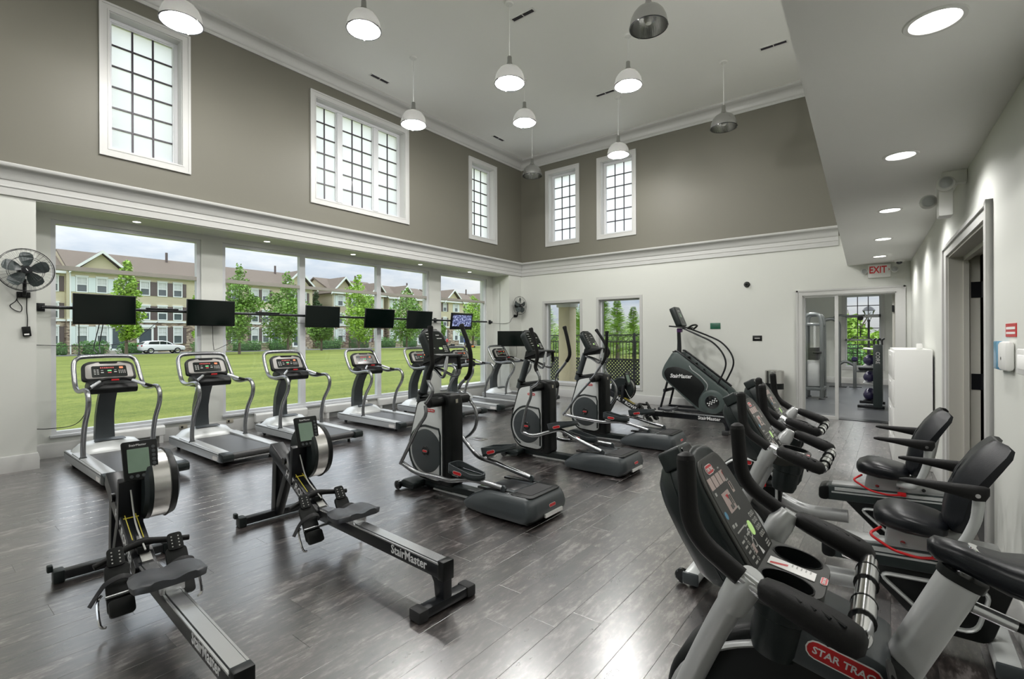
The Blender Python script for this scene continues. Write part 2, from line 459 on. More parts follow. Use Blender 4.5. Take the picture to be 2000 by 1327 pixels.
# ---- floor: slab with separate vinyl planks running away from the camera
fl = MB().bb(-9.0, 1.0, F_Y - .1, B_Y + .12, -.2, -.004).build('floor', 'dark_void', sharp=0, kind='structure', label='dark brown vinyl plank floor with glossy sheen')
PW, PL = .182, 1.22
FWD = Vector((-math.sin(.661), math.cos(.661))); RGT = Vector((math.cos(.661), math.sin(.661)))
def plank_mesh(w, l):
    m = MB(); e = .0009; h = .004; x, y = w / 2 - .0003, l / 2 - .0003
    m.add([(-x, -y, -h), (x, -y, -h), (x, y, -h), (-x, y, -h), (-x, -y, -e), (x, -y, -e), (x, y, -e), (-x, y, -e), (-x + e, -y + e, 0), (x - e, -y + e, 0), (x - e, y - e, 0), (-x + e, y - e, 0)],
          [(0, 1, 5, 4), (1, 2, 6, 5), (2, 3, 7, 6), (3, 0, 4, 7), (4, 5, 9, 8), (5, 6, 10, 9), (6, 7, 11, 10), (7, 4, 8, 11), (8, 9, 10, 11)])
    return m
planks = []
ncol = int(9.9 / PW) + 1
for i in range(ncol):
    x = -8.93 + (i + .5) * PW
    y = F_Y - random.random() * PL
    while y < B_Y + .1:
        y0, y1 = max(y, F_Y), min(y + PL, B_Y + .1)
        if y1 - y0 > .03 and x - PW / 2 < rx(y0) + .02:
            c = Vector((x, (y0 + y1) / 2)); d = c.dot(FWD); s = c.dot(RGT)
            vis = d > .8 and abs(s) < d * 1.12 and (1.6 / max(d, .1)) * 955 < 760 and c.x > -8.7
            planks.append((-(1 / d ** 2.2) * (y1 - y0) if vis else 1.0, x, (y0 + y1) / 2, y1 - y0))
        y += PL
planks.sort()
full_plank = plank_mesh(PW, PL).mesh('plank', 0)
rest = MB()
for k, (score, x, y, l) in enumerate(planks):
    if k < 300 and score < 0:
        me = full_plank if abs(l - PL) < 1e-4 else plank_mesh(PW, l).mesh('plank', 0)
        link('plank', me, 'vinyl_plank', fl, loc=(x, y, 0))
    else:
        rest.M = Matrix.Translation((x, y, 0)); q = plank_mesh(PW, l); rest.add(q.v, q.f); rest.M = None
rest.build('plank_field', 'vinyl_plank', fl, sharp=0, kind='stuff')
# ---- upper windows (casing outer limits)
UPZ0, UPZ1, CAS = 4.06, 6.13, .105
UPL = [(1.77, 2.845), (4.766, 7.05), (8.969, 10.06), (-3.0, -.72)]  # last one is an unseen window, added to light the ceiling
UPB = [(-7.49, -6.432), (-5.92, -4.862)]
LOWB = [(-7.60, -6.36, .30, 2.58), (-5.95, -4.72, .30, 2.60)]
DOOR = (-1.40, .06, 0.0, 2.39)
# greige upper wall and pale lower wall as two pieces of the wall
def two_tone(name, holes, us, place, th, label_u, label_l):
    up = wallgrid(us, [3.50, C_Z], [h for h in holes if h[3] > 3.5 and h[2] > 3.4], place, th).build(name, 'greige_paint', sharp=0, kind='structure', label=label_u)
    lo = wallgrid(us, [0, 3.50], [h for h in holes if h[2] < 3.4], place, th)
    lo.build('lower_wall', 'wall_paint', up, sharp=0)
    return up
two_tone('wall_left', [(1.16, 10.594, -.01, 3.30)] + [(a + CAS, b - CAS, UPZ0 + CAS, UPZ1 - CAS) for a, b in UPL], [F_Y, B_Y + .3], lambda u, z, d: (L_X - d, u, z), .34, 'greige painted upper wall over pale lower wall on window side', '')
two_tone('wall_back', [(a + CAS, b - CAS, UPZ0 + CAS, UPZ1 - CAS) for a, b in UPB] + [(a + .06, b - .06, c + .06, d - .06) for a, b, c, d in LOWB] + [(DOOR[0], DOOR[1], -.01, DOOR[3])], [L_X - .3, 1.2], lambda u, z, d: (u, B_Y + d, z), .30, 'greige upper wall over pale lower wall behind the stair climber', '')
wallgrid([F_Y, B_Y], [0, 2.98], [(4.50, 6.36, -.01, 2.37)], lambda u, z, d: (rx(u) + d, u, z), .22).build('wall_right', 'wall_paint', sharp=0, kind='structure', label='pale painted wall on the right with open doorway')
# front wall behind the camera, with unseen windows added to light the room
fw = [(-7.6, -5.5, .35, 3.0), (-4.9, -2.8, .35, 3.0), (-7.6, -5.5, 4.1, 6.1), (-4.9, -2.8, 4.1, 6.1)]
two_tone('wall_front', fw, [L_X - .3, 1.2], lambda u, z, d: (u, F_Y - d, z), .25, 'greige upper wall over pale lower wall behind the camera', '')
cl = MB().bb(L_X - .3, -.2, F_Y - .2, B_Y + .3, C_Z, C_Z + .15)
ceil = cl.build('ceiling', 'ceiling_paint', sharp=0, kind='structure', label='high pale flat ceiling above the gym')
so = MB()
so.add([(sx(F_Y), F_Y, 2.92), (1.3, F_Y, 2.92), (1.3, B_Y, 2.92), (sx(B_Y), B_Y, 2.92), (sx(F_Y), F_Y, C_Z), (1.3, F_Y, C_Z), (1.3, B_Y, C_Z), (sx(B_Y), B_Y, C_Z)],
       [(0, 1, 2, 3), (4, 5, 6, 7), (0, 1, 5, 4), (1, 2, 6, 5), (2, 3, 7, 6), (3, 0, 4, 7)])
so.build('soffit', 'soffit_paint', ceil, sharp=0)
# ---- recess behind the left wall: floor strip, head, end cheeks, sill wall, piers
rc = MB()
rc.bb(WIN_X - .10, L_X - .33, 1.0, 10.7, 3.30, 3.50)                       # head of the recess
rc.bb(WIN_X - .25, L_X - .33, .95, 1.16, 0, 3.30); rc.bb(WIN_X - .25, L_X - .33, 10.594, 10.75, 0, 3.30)
rc.bb(WIN_X - .25, WIN_X, 1.16, 10.594, 0, .285)                          # wall below the glass
rc.bb(WIN_X - .25, WIN_X, 1.16, 10.594, 3.215, 3.35)                      # wall above the glass
for a, b in ((1.16, 1.385), (3.20, 3.525), (8.20, 8.565), (10.345, 10.594)): rc.bb(WIN_X - .25, WIN_X, a, b, .285, 3.215)
rc.build('wall_recess', 'wall_paint', sharp=0, kind='structure', label='pale recess wall and piers around the large windows')
# ---- cornice, crown, baseboards
def run_profile(prof, path):
    """sweep a (d, z) wall profile along corner points; path items: (x, y, nx, ny) with the mitred offset direction"""
    m = MB(); n = len(prof); vs = []
    for (x, y, nx, ny) in path:
        for d, z in prof: vs.append((x + nx * d, y + ny * d, z))
    fs = []
    for i in range(len(path) - 1):
        for j in range(n): fs.append((i * n + j, i * n + (j + 1) % n, (i + 1) * n + (j + 1) % n, (i + 1) * n + j))
    fs.append(tuple(range(n))); fs.append(tuple((len(path) - 1) * n + j for j in range(n)))
    m.add(vs, fs); return m
def cove(d0, z0, d1, z1, k=6, out=True):
    r = []
    for i in range(k + 1):
        a = math.pi / 2 * i / k
        r.append((d0 + (d1 - d0) * (1 - math.cos(a)), z0 + (z1 - z0) * math.sin(a)))
    return r
corn = [(0, 3.317), (.026, 3.317), (.026, 3.405), (.036, 3.412), (.036, 3.425), (.030, 3.432), (.030, 3.492), (.042, 3.498), (.050, 3.515)] + cove(.055, 3.53, .128, 3.625) + [(.140, 3.630), (.150, 3.645), (.150, 3.672), (.143, 3.680), (0, 3.680)]
run_profile(corn, [(L_X, F_Y, 1, 0), (L_X, B_Y, 1, -1), (-.80, B_Y, 0, -1)]).build('trim_1', 'white_trim', kind='structure', label='white moulded cornice between greige and pale wall paint')
crown = [(0, 6.315), (.020, 6.315), (.020, 6.365), (.032, 6.372), (.040, 6.39)] + cove(.045, 6.40, .165, 6.515) + [(.175, 6.522), (.195, 6.535), (.195, C_Z + .001), (0, C_Z + .001)]
run_profile(crown, [(L_X, F_Y, 1, 0), (L_X, B_Y, 1, -1), (sx(B_Y) + .02, B_Y, 0, -1)]).build('trim_2', 'white_trim', kind='structure', label='white crown moulding along the high ceiling')
base = [(0, 0), (.022, 0), (.022, .150), (.016, .165), (.016, .185), (.008, .198), (0, .198)]
bl = run_profile(base, [(L_X, F_Y, 1, 0), (L_X, 1.16, 1, 1), (WIN_X, 1.16, 1, 1), (WIN_X, 10.594, 1, -1), (L_X, 10.594, 1, -1), (L_X, B_Y, 1, -1)])
bl.build('baseboard_left', 'white_trim', kind='structure', label='pale baseboard along the window side wall')
bb_ = run_profile(base, [(L_X, B_Y, 1, -1), (-1.52, B_Y, 0, -1)])
bb_.build('baseboard_back', 'white_trim', kind='structure', label='pale baseboard along the back wall')
br = run_profile(base, [(rx(4.30), 4.30, -1, 0), (rx(F_Y), F_Y, -1, 0)])
q = run_profile(base, [(rx(B_Y), B_Y, -1, 0), (rx(6.58), 6.58, -1, 0)]); br.add(q.v, q.f)
br.build('baseboard_right', 'white_trim', kind='structure', label='white baseboard along the right wall')
# ---- windows
NW = [0]
def window(label):
    NW[0] += 1
    return thing('window_%d' % NW[0], label, None, None, kind='structure')
_pane = {}
def pane(root, plane, w, h, c, material):
    k = (plane, round(w, 3), round(h, 3), material)
    if k not in _pane:
        m = MB()
        if plane == 'yz': m.add([(0, -w / 2, -h / 2), (0, w / 2, -h / 2), (0, w / 2, h / 2), (0, -w / 2, h / 2)], [(0, 1, 2, 3)])
        else: m.add([(-w / 2, 0, -h / 2), (w / 2, 0, -h / 2), (w / 2, 0, h / 2), (-w / 2, 0, h / 2)], [(0, 1, 2, 3)])
        _pane[k] = m.mesh('pane', 0)
    link('pane', _pane[k], material, root, loc=c)
def pane_grid(root, plane, u0, u1, z0, z1, d, nu, nz, material, bar=.011, barmat='bronze_bar'):
    """individual panes with thin dark glazing bars between them; d = plane coordinate"""
    du, dz = (u1 - u0) / nu, (z1 - z0) / nz
    for i in range(nu):
        for j in range(nz):
            cu, cz = u0 + (i + .5) * du, z0 + (j + .5) * dz
            pane(root, plane, du - .004, dz - .004, (d, cu, cz) if plane == 'yz' else (cu, d, cz), material)
    for i in range(1, nu):
        u = u0 + i * du; m = MB()
        m.bb(d - .008, d + .012, u - bar, u + bar, z0, z1) if plane == 'yz' else m.bb(u - bar, u + bar, d - .012, d + .008, z0, z1)
        m.build('muntin', barmat, root, sharp=0)
    for j in range(1, nz):
        z = z0 + j * dz; m = MB()
        m.bb(d - .008, d + .011, u0, u1, z - bar, z + bar) if plane == 'yz' else m.bb(u0, u1, d - .011, d + .008, z - bar, z + bar)
        m.build('muntin', barmat, root, sharp=0)
def upper_window(plane, a, b, lights, label):
    """casing on the wall, jamb liner, sash frames and panes; lights = list of (start, end, columns) across the sash"""
    r = window(label); w = L_X if plane == 'yz' else B_Y; sg = -1 if plane == 'yz' else 1
    z0, z1 = UPZ0, UPZ1
    def D(d): return w + sg * d
    m = MB()
    for (ins, wd, p0, p1) in ((0, .030, 0, -.030), (.030, CAS - .045, 0, -.022), (CAS - .016, .018, 0, -.028)):
        m.frame(a + ins, b - ins, z0 + ins, z1 - ins, wd, min(D(p0), D(p1)), max(D(p0), D(p1)), plane)
    m.build('casing', 'white_trim', r, sharp=0)
    m = MB(); i = CAS
    m.frame(a + i - .004, b - i + .004, z0 + i - .004, z1 - i + .004, .016, min(D(-.004), D(.20)), max(D(-.004), D(.20)), plane)
    m.build('jamb', 'white_trim', r, sharp=0)
    m = MB()
    m.frame(a + i + .01, b - i - .01, z0 + i + .01, z1 - i - .01, .045, min(D(.15), D(.22)), max(D(.15), D(.22)), plane)
    m.frame(a + i + .05, b - i - .05, z0 + i + .05, z1 - i - .05, .02, min(D(.165), D(.22)), max(D(.165), D(.22)), plane)
    m.build('sash_frame', 'white_vinyl', r, sharp=0)
    u0, u1 = a + i + .065, b - i - .065; zz0, zz1 = z0 + i + .065, z1 - i - .065
    for k, (s, e, n) in enumerate(lights):
        p0, p1 = u0 + (u1 - u0) * s, u0 + (u1 - u0) * e
        pane_grid(r, plane, p0, p1, zz0, zz1, D(.195), n, 6, 'frosted_glass')
        if k < len(lights) - 1:
            n0 = u0 + (u1 - u0) * lights[k + 1][0]
            mm = MB(); lo, hi = min(D(.14), D(.22)), max(D(.14), D(.22)); l2, h2 = min(D(.165), D(.22)), max(D(.165), D(.22))
            if plane == 'yz': mm.bb(lo, hi, p1 + .02, n0 - .02, zz0, zz1); mm.bb(l2, h2, p1, n0, zz0, zz1)
            mm.build('mullion', 'white_vinyl', r, sharp=0)
    return r
upper_window('yz', *UPL[0], [(0, 1, 3)], 'tall white framed upper window nearest the camera, three panes wide')
upper_window('yz', *UPL[1], [(0, .232, 2), (.310, .665, 3), (.745, 1, 2)], 'wide three part white framed upper window above the treadmills')
upper_window('yz', *UPL[2], [(0, 1, 3)], 'narrow white framed upper window on left wall near the room corner')
upper_window('yz', *UPL[3], [(0, .232, 2), (.310, .665, 3), (.745, 1, 2)], 'added three part upper window behind the camera, lights the ceiling')
upper_window('xz', *UPB[0], [(0, 1, 3)], 'tall upper window on back wall nearest the room corner')
upper_window('xz', *UPB[1], [(0, 1, 3)], 'tall upper window on back wall, right of the pair')
# large lower bays
BAYS = [([1.385, 3.20], 'large single bay window behind the nearest treadmill'), ([3.525, 4.96, 6.735, 8.20], 'wide three light window behind the middle treadmills'), ([8.565, 10.345], 'large window bay nearest the room corner')]
for cuts, lab in BAYS:
    r = window(lab); a, b = cuts[0], cuts[-1]; m = MB()
    m.frame(a, b, .285, 3.215, .055, WIN_X - .12, WIN_X - .03, 'yz')
    m.build('window_frame', 'white_vinyl', r, sharp=0)
    MB().bb(WIN_X - .02, WIN_X + .035, a - .02, b + .02, .262, .30, bev=.006).build('window_sill', 'white_vinyl', r)
    m = MB(); m.bb(WIN_X - .11, WIN_X - .035, a + .055, b - .055, 2.545, 2.605); m.build('transom_bar', 'transom_paint', r, sharp=0)
    for c in cuts[1:-1]: MB().bb(WIN_X - .12, WIN_X - .03, c - .055, c + .055, .34, 3.16).build('mullion', 'white_vinyl', r, sharp=0)
    for i in range(len(cuts) - 1):
        p, q_ = cuts[i] + .055, cuts[i + 1] - .055
        for z0, z1 in ((.34, 2.545), (2.605, 3.16)): pane(r, 'yz', q_ - p, z1 - z0, (WIN_X - .075, (p + q_) / 2, (z0 + z1) / 2), 'window_glass')
# lower windows in the back wall
for k, (a, b, c, d) in enumerate(LOWB):
    r = window(('floor length window on back wall nearest the room corner', 'floor length window on back wall left of the stair climber')[k])
    m = MB(); m.frame(a, b, c, d, .065, B_Y - .018, B_Y + .004, 'xz'); m.frame(a + .05, b - .05, c + .05, d - .05, .02, B_Y - .01, B_Y + .20, 'xz'); m.build('casing', 'white_trim', r, sharp=0)
    m = MB(); m.frame(a + .068, b - .068, c + .068, d - .068, .035, B_Y + .10, B_Y + .17, 'xz'); m.build('window_frame', 'white_vinyl', r, sharp=0)
    pane(r, 'xz', b - a - .2, d - c - .2, ((a + b) / 2, B_Y + .14, (c + d) / 2), 'window_glass')
for k, (a, b, c, d) in enumerate(fw):  # unseen windows behind the camera, added to bring in more daylight
    r = window(('added large window behind the camera for more light, left', 'added large window behind the camera for more light, right', 'added upper window behind the camera for ceiling light, left', 'added upper window behind the camera for ceiling light, right')[k])
    m = MB(); m.frame(a - .06, b + .06, c - .06, d + .06, .07, F_Y - .004, F_Y + .02, 'xz'); m.frame(a, b, c, d, .05, F_Y - .16, F_Y - .08, 'xz'); m.build('window_frame', 'white_vinyl', r, sharp=0)
    pane(r, 'xz', b - a - .1, d - c - .1, ((a + b) / 2, F_Y - .12, (c + d) / 2), 'frosted_glass' if c > 3 else 'window_glass')
# ---- back doorway with glazed side light and open door
d1 = thing('door_1', 'glazed doorway to the adjoining weights room under the exit sign', kind='structure')
m = MB()
for x0, x1, z0, z1 in ((DOOR[0] - .105, DOOR[0], 0, DOOR[3] + .105), (DOOR[1], DOOR[1] + .13, 0, DOOR[3] + .105), (DOOR[0], DOOR[1], DOOR[3], DOOR[3] + .105)):
    m.bb(x0, x1, B_Y - .022, B_Y, z0, z1)
for x0, x1, z0, z1 in ((DOOR[0] - .105, DOOR[0] - .075, 0, DOOR[3] + .105), (DOOR[1] + .10, DOOR[1] + .13, 0, DOOR[3] + .105), (DOOR[0] - .105, DOOR[1] + .13, DOOR[3] + .075, DOOR[3] + .105)):
    m.bb(x0, x1, B_Y - .034, B_Y, z0, z1)
m.build('casing', 'white_trim', d1, sharp=0)
m = MB(); m.bb(DOOR[0], DOOR[0] + .018, B_Y - .004, B_Y + .30, 0, DOOR[3]); m.bb(DOOR[1] - .018, DOOR[1], B_Y - .004, B_Y + .30, 0, DOOR[3]); m.bb(DOOR[0], DOOR[1], B_Y - .004, B_Y + .30, DOOR[3] - .018, DOOR[3]); m.build('jamb', 'white_trim', d1, sharp=0)
m = MB(); m.bb(-.868, -.812, B_Y + .01, B_Y + .09, 0, DOOR[3] - .018); m.bb(DOOR[0] + .018, -.868, B_Y + .02, B_Y + .08, 0, .055); m.bb(DOOR[0] + .018, -.868, B_Y + .02, B_Y + .08, DOOR[3] - .04, DOOR[3] - .018); m.bb(DOOR[0] + .018, DOOR[0] + .036, B_Y + .02, B_Y + .08, .05, DOOR[3] - .03)
m.build('sidelight_frame', 'white_trim', d1, sharp=0)
pane(d1, 'xz', .50, 2.27, (-1.116, B_Y + .05, 1.20), 'window_glass')
MB().bb(-.812, DOOR[1] - .018, B_Y + .02, B_Y + .28, -.001, .008).build('threshold', 'black_frame', d1, sharp=0)
lf = MB().bb(.002, .040, B_Y + .33, B_Y + 1.16, .012, 2.36, bev=.003).build('door_leaf', 'cream_door', d1)
for z in (.25, 1.20, 2.10): MB().bb(-.004, .030, B_Y + .27, B_Y + .345, z - .06, z + .06).build('hinge', 'black_frame', lf, sharp=0)
# ---- open doorway in the right wall
d2 = thing('door_2', 'open side door with black hinges in the right wall', kind='structure')
ang = math.atan(.0359); RW = Matrix.Translation((rx(0), 0, 0)) @ Matrix.Rotation(ang, 4, 'Z')   # local y runs along the right wall, local -x faces the room
k_ = 1 / math.cos(ang); Y0d, Y1d = 4.50 * k_, 6.36 * k_
m = MB(); m.M = RW
for y0, y1, z0, z1 in ((Y0d - .17, Y0d, 0, 2.47), (Y1d, Y1d + .2, 0, 2.47), (Y0d, Y1d, 2.37, 2.47)): m.bb(-.022, 0, y0, y1, z0, z1)
for y0, y1, z0, z1 in ((Y0d - .17, Y0d - .12, 0, 2.47), (Y1d + .14, Y1d + .2, 0, 2.47), (Y0d - .17, Y1d + .2, 2.44, 2.47)): m.bb(-.036, 0, y0, y1, z0, z1)
m.build('casing', 'white_trim', d2, sharp=0)
m = MB(); m.M = RW; m.bb(-.004, .22, Y1d - .02, Y1d, 0, 2.37); m.bb(-.004, .22, Y0d, Y0d + .02, 0, 2.37); m.bb(-.004, .22, Y0d, Y1d, 2.35, 2.37); m.bb(.10, .14, Y1d - .05, Y1d, 0, 2.35); m.bb(.10, .14, Y0d, Y1d, 2.31, 2.35)
m.build('jamb', 'cream_door', d2, sharp=0)
m = MB(); m.M = RW @ Matrix.Translation((.235, Y1d - .02, 0)) @ Matrix.Rotation(math.radians(0), 4, 'Z'); m.bb(.012, .93, -.045, 0, .01, 2.30, bev=.003)
lf = m.build('door_leaf', 'cream_door', d2)
for z in (.28, 1.16, 2.03):
    m = MB(); m.M = RW; m.bb(.155, .232, Y1d - .027, Y1d - .018, z - .075, z + .075); m.cyl(Vector((.236, Y1d - .03, z - .075)), Vector((.236, Y1d - .03, z + .075)), .009, 8); m.build('hinge', 'black_frame', lf)
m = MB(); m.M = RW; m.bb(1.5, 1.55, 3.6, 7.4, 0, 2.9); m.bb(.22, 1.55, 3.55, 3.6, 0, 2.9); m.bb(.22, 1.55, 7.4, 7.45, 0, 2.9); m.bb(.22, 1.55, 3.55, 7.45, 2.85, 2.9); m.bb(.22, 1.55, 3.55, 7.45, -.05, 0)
m.build('wall_light_stop', 'greige_paint', sharp=0, kind='structure', label='added dark box beyond the open side door, keeps light out')  # closed box added beyond the doorway to stop light leaking in
# ---- adjoining weights room behind the back wall
AX0, AX1, AY = -3.1, 1.0, 19.9
an = MB(); an.bb(AX0 - .15, AX0, B_Y + .3, AY, 0, 3.4); an.bb(AX1, AX1 + .15, B_Y + .3, AY, 0, 3.4); an.build('wall_annex', 'wall_paint', sharp=0, kind='structure', label='pale side walls of the adjoining weights room')
AWX = (-1.26, -.28, .55, 2.95)
wallgrid([AX0, AX1 + .15], [0, 3.4], [AWX], lambda u, z, d: (u, AY + d, z), .25).build('wall_annex_end', 'wall_paint', sharp=0, kind='structure', label='pale end wall of the weights room around a tall window')
MB().bb(AX0 - .15, AX1 + .15, B_Y + .3, AY + .25, 3.3, 3.4).build('ceiling', 'ceiling_paint', sharp=0, kind='structure', label='flat ceiling of the adjoining weights room')
MB().bb(AX0 - .15, AX1 + .15, B_Y + .11, AY, -.2, 0).build('floor', 'rubber_floor', sharp=0, kind='structure', label='dark rubber floor of the adjoining weights room')
run_profile(base, [(AX0, AY, 1, -1), (AX1, AY, -1, -1)]).build('baseboard_annex', 'white_trim', kind='structure', label='white baseboard below the weights room window')
r = window('tall white grilled window in the adjoining weights room'); a, b, c, d = AWX
m = MB(); m.frame(a - .09, b + .09, c - .09, d + .09, .10, AY - .025, AY + .003, 'xz'); m.build('casing', 'white_trim', r, sharp=0)
m = MB(); m.frame(a, b, c, d, .055, AY + .08, AY + .15, 'xz'); m.bb(a, b, AY + .08, AY + .15, 2.20, 2.30); m.bb(a, b, AY + .08, AY + .15, 1.43, 1.49); m.build('window_frame', 'white_vinyl', r, sharp=0)
for z0, z1, nz_ in ((c + .055, 1.43, 2), (1.49, 2.20, 2), (2.30, d - .055, 2)): pane_grid(r, 'xz', a + .055, b - .055, z0, z1, AY + .12, 3, nz_, 'window_glass', bar=.012, barmat='bronze_bar')
# ================================================================ exercise machines
def pill(m, w, h, t, n=6):
    """flat pill plate centred in local XY, thickness t in z (uses m.M)"""
    pts = []
    r = h / 2
    for c, a0 in ((w / 2 - r, -math.pi / 2), (-w / 2 + r, math.pi / 2)):
        for i in range(n + 1):
            a = a0 + math.pi * i / n; pts.append((c + r * math.cos(a), r * math.sin(a)))
    k = len(pts)
    m.add([(x, y, 0) for x, y in pts] + [(x, y, t) for x, y in pts], [tuple(range(k, 2 * k))] + [(i, (i + 1) % k, k + (i + 1) % k, k + i) for i in range(k)])
    return m
def badge(root, M, w, h, letters=True):
    """red oval maker's badge with a white rim and lettering"""
    m = MB(); m.M = M; pill(m, w, h, .0015); b = m.build('badge', 'badge_white', root, sharp=0, label='red oval badge with white lettering'); b = b if root.parent is None else root
    m = MB(); m.M = M @ Matrix.Translation((0, 0, .0010)); pill(m, w - h * .14, h - h * .14, .0012); m.build('badge_field', 'red_badge', b, sharp=0)
    if letters:
        me = textmesh('STAR TRAC', h * .52, M @ Matrix.Translation((0, -h * .02, .0028)), .0004, aspect=min(1.0, w / (h * 3.15)), bold=h * .012)
        link('badge_lettering', me, 'letter_white', b)
    return b
def lettering(root, body, size, M, material='letter_white', shear=0.0, aspect=1.0, bold=0.0):
    return link('lettering', textmesh(body, size, M, .0006, shear=shear, aspect=aspect, bold=bold), material, root)
# ---------------------------------------------------------------- treadmill (front = -x)
def make_treadmill():
    t = thing('treadmill')
    m = MB()                                                            # frame with silver side skirts
    for s in (-1, 1):
        m.prism(roundpoly([(-.93, .075), (-.86, .05), (.84, .045), (.84, .150), (-.86, .175), (-.93, .165)], .02), s * .335, s * .395, 'xz', bev=.008)
        m.prism(roundpoly([(-.55, .15), (.84, .13), (.84, .158), (-.55, .185)], .006), s * .262, s * .385, 'xz', bev=.006)
    m.bb(-.90, .84, -.335, .335, .06, .13)
    m.build('deck_frame', 'silver_paint', t)
    m = MB()                                                            # dark stripe along the skirt
    for s in (-1, 1): m.prism([(-.90, .148), (.84, .136), (.84, .142), (-.90, .156)], s * .394, s * .398, 'xz')
    m.parts('side_stripe', 'charcoal_plastic', t, sharp=0)
    m = MB(); m.add([(-.60, -.262, .152), (.86, -.262, .152), (.86, .262, .152), (-.60, .262, .152), (-.60, -.262, .135), (.86, -.262, .135), (.86, .262, .135), (-.60, .262, .135)], [(0, 1, 2, 3), (4, 5, 6, 7), (0, 1, 5, 4), (1, 2, 6, 5), (2, 3, 7, 6), (3, 0, 4, 7)])
    m.cyl((.86, -.262, .113), (.86, .262, .113), .040, 14); m.build('running_belt', 'treadmill_belt', t)
    m = MB()
    for s in (-1, 1): m.prism(roundpoly([(.80, .04), (.93, .055), (.945, .10), (.93, .150), (.80, .163)], .015), s * .262, s * .397, 'xz', bev=.008)
    m.parts('rear_end_cap', 'charcoal_plastic', t)
    m = MB(); m.bb(.80, .85, -.26, .26, .04, .055); m.cyl((.87, -.27, .06), (.87, .27, .06), .008, 8); m.build('rear_crossbar', 'steel_tube', t)
    m = MB()
    for s in (-1, 1): m.cyl((.70, s * .30, 0), (.70, s * .30, .05), .022, 10); m.cyl((-.74, s * .33 - .015, .03), (-.74, s * .33 + .015, .03), .03, 12)
    m.parts('foot', 'rubber', t)
    rings = []                                                          # motor hood
    for x, h, w in ((-.945, .085, .34), (-.935, .15, .37), (-.89, .215, .388), (-.78, .285, .39), (-.66, .300, .39), (-.57, .270, .385), (-.50, .215, .36), (-.45, .165, .30)):
        r = []
        for k in range(17):
            a = math.pi * k / 16; y = w * math.cos(a); zz = .07 + (h - .07) * (abs(math.sin(a)) ** .45 if abs(math.cos(a)) < .80 else abs(math.sin(a)) ** .8 * 1.02)
            r.append((x, y, zz))
        rings.append([(x, w, .06)] + r[:] + [(x, -w, .06)])
    m = MB(); m.loft(rings); m.build('motor_hood', 'silver_panel', t, sharp=50)
    m = MB(); m.prism(roundpoly([(-.17, -.03), (.17, -.03), (.15, .04), (-.15, .04)], .02), 0, .004, 'xy'); m2 = MB(); m2.M = basis((-.60, 0, .292), (0, 1, 0), (-1, 0, .35)); m2.add(m.v, m.f); m2.build('hood_inlay', 'slate_plastic', t)
    for s in (-1, 1):                                                   # handrail with the loop beside the console
        m = MB(); m.tube([(-.17, s * .35, .16), (-.17, s * .35, .34), (-.09, s * .35, .57), (.06, s * .35, .77), (.085, s * .35, .90), (.01, s * .35, .978), (-.12, s * .35, .985), (-.36, s * .345, .955), (-.54, s * .345, .985), (-.655, s * .34, 1.11), (-.76, s * .325, 1.28), (-.785, s * .28, 1.345), (-.79, s * .20, 1.362), (-.79, 0, 1.368)], .027, 12, 5)
        m.build('handrail', 'steel_tube', t)
        m = MB(); m.cyl((-.17, s * .35, .15), (-.17, s * .35, .185), .045, 14, .034); m.build('rail_collar', 'charcoal_plastic', t)
    m = MB(); m.tube([(-.14, -.335, .985), (-.24, -.25, 1.02), (-.35, -.12, 1.085), (-.37, 0, 1.088), (-.35, .12, 1.085), (-.24, .25, 1.02), (-.14, .335, .985)], .019, 10, 4); m.build('grip_bar', 'black_grip', t)
    m = MB()
    for s in (-1, 1): m.tube([(-.205, s * .28, 1.003), (-.31, s * .165, 1.062)], .0205, 10)
    m.parts('pulse_sensor', 'aluminium_rail', t)
    m = MB(); m.loft([[(x, y, z) for x, y in ((xc - .045, -w), (xc + .045, -w), (xc + .045, w), (xc - .045, w))] for z, xc, w in ((.20, -.86, .105), (.40, -.875, .10), (.58, -.86, .095), (.75, -.79, .092), (.90, -.69, .09), (1.05, -.62, .09))]); m.build('console_pillar', 'slate_plastic', t, sharp=60)
    F = basis((-.615, 0, 1.175), (0, 1, 0), (-.47, 0, .88))             # console face frame: x = right, y = up the face
    out = roundpoly([(-.285, -.125), (.285, -.125), (.270, .105), (.20, .15), (-.20, .15), (-.270, .105)], .05)
    m = MB(); m.M = F; m.prism(out, -.055, 0.0, 'xy', bev=.012); con = m.build('console', 'black_plastic', t)
    m = MB(); m.M = F; m.prism(roundpoly([(-.250, -.10), (.250, -.10), (.238, .090), (.15, .115), (.12, .128), (-.12, .128), (-.15, .115), (-.238, .090)], .035), 0, .006, 'xy', bev=.003); m.build('bezel', 'bezel_silver', con)
    m = MB(); m.M = F; m.prism(roundpoly([(-.185, -.085), (.185, -.085), (.18, .075), (-.18, .075)], .02), .006, .008, 'xy'); m.build('display', 'display_black', con, sharp=0)
    m = MB(); m.M = F; m.prism(roundpoly([(-.09, .108), (.09, .108), (.10, .135), (-.10, .135)], .01), .004, .010, 'xy'); m.build('fan_vent', 'black_gloss', con, sharp=0)
    def keys(items, mt, nm):
        m = MB(); m.M = F
        for x, y, w, h in items: m.bb(x - w / 2, x + w / 2, y - h / 2, y + h / 2, .0075, .0095)
        m.build(nm, mt, con, sharp=0)
    keys([(-.085 + i * .021, .047, .014, .018) for i in range(7)], 'red_led', 'led_digits'); keys([(.125, .045, .04, .028)], 'orange_key', 'stop_key')
    keys([(0, .005, .042, .016)], 'green_key', 'start_key'); keys([(0, -.022, .036, .012)], 'red_paint', 'pause_key')
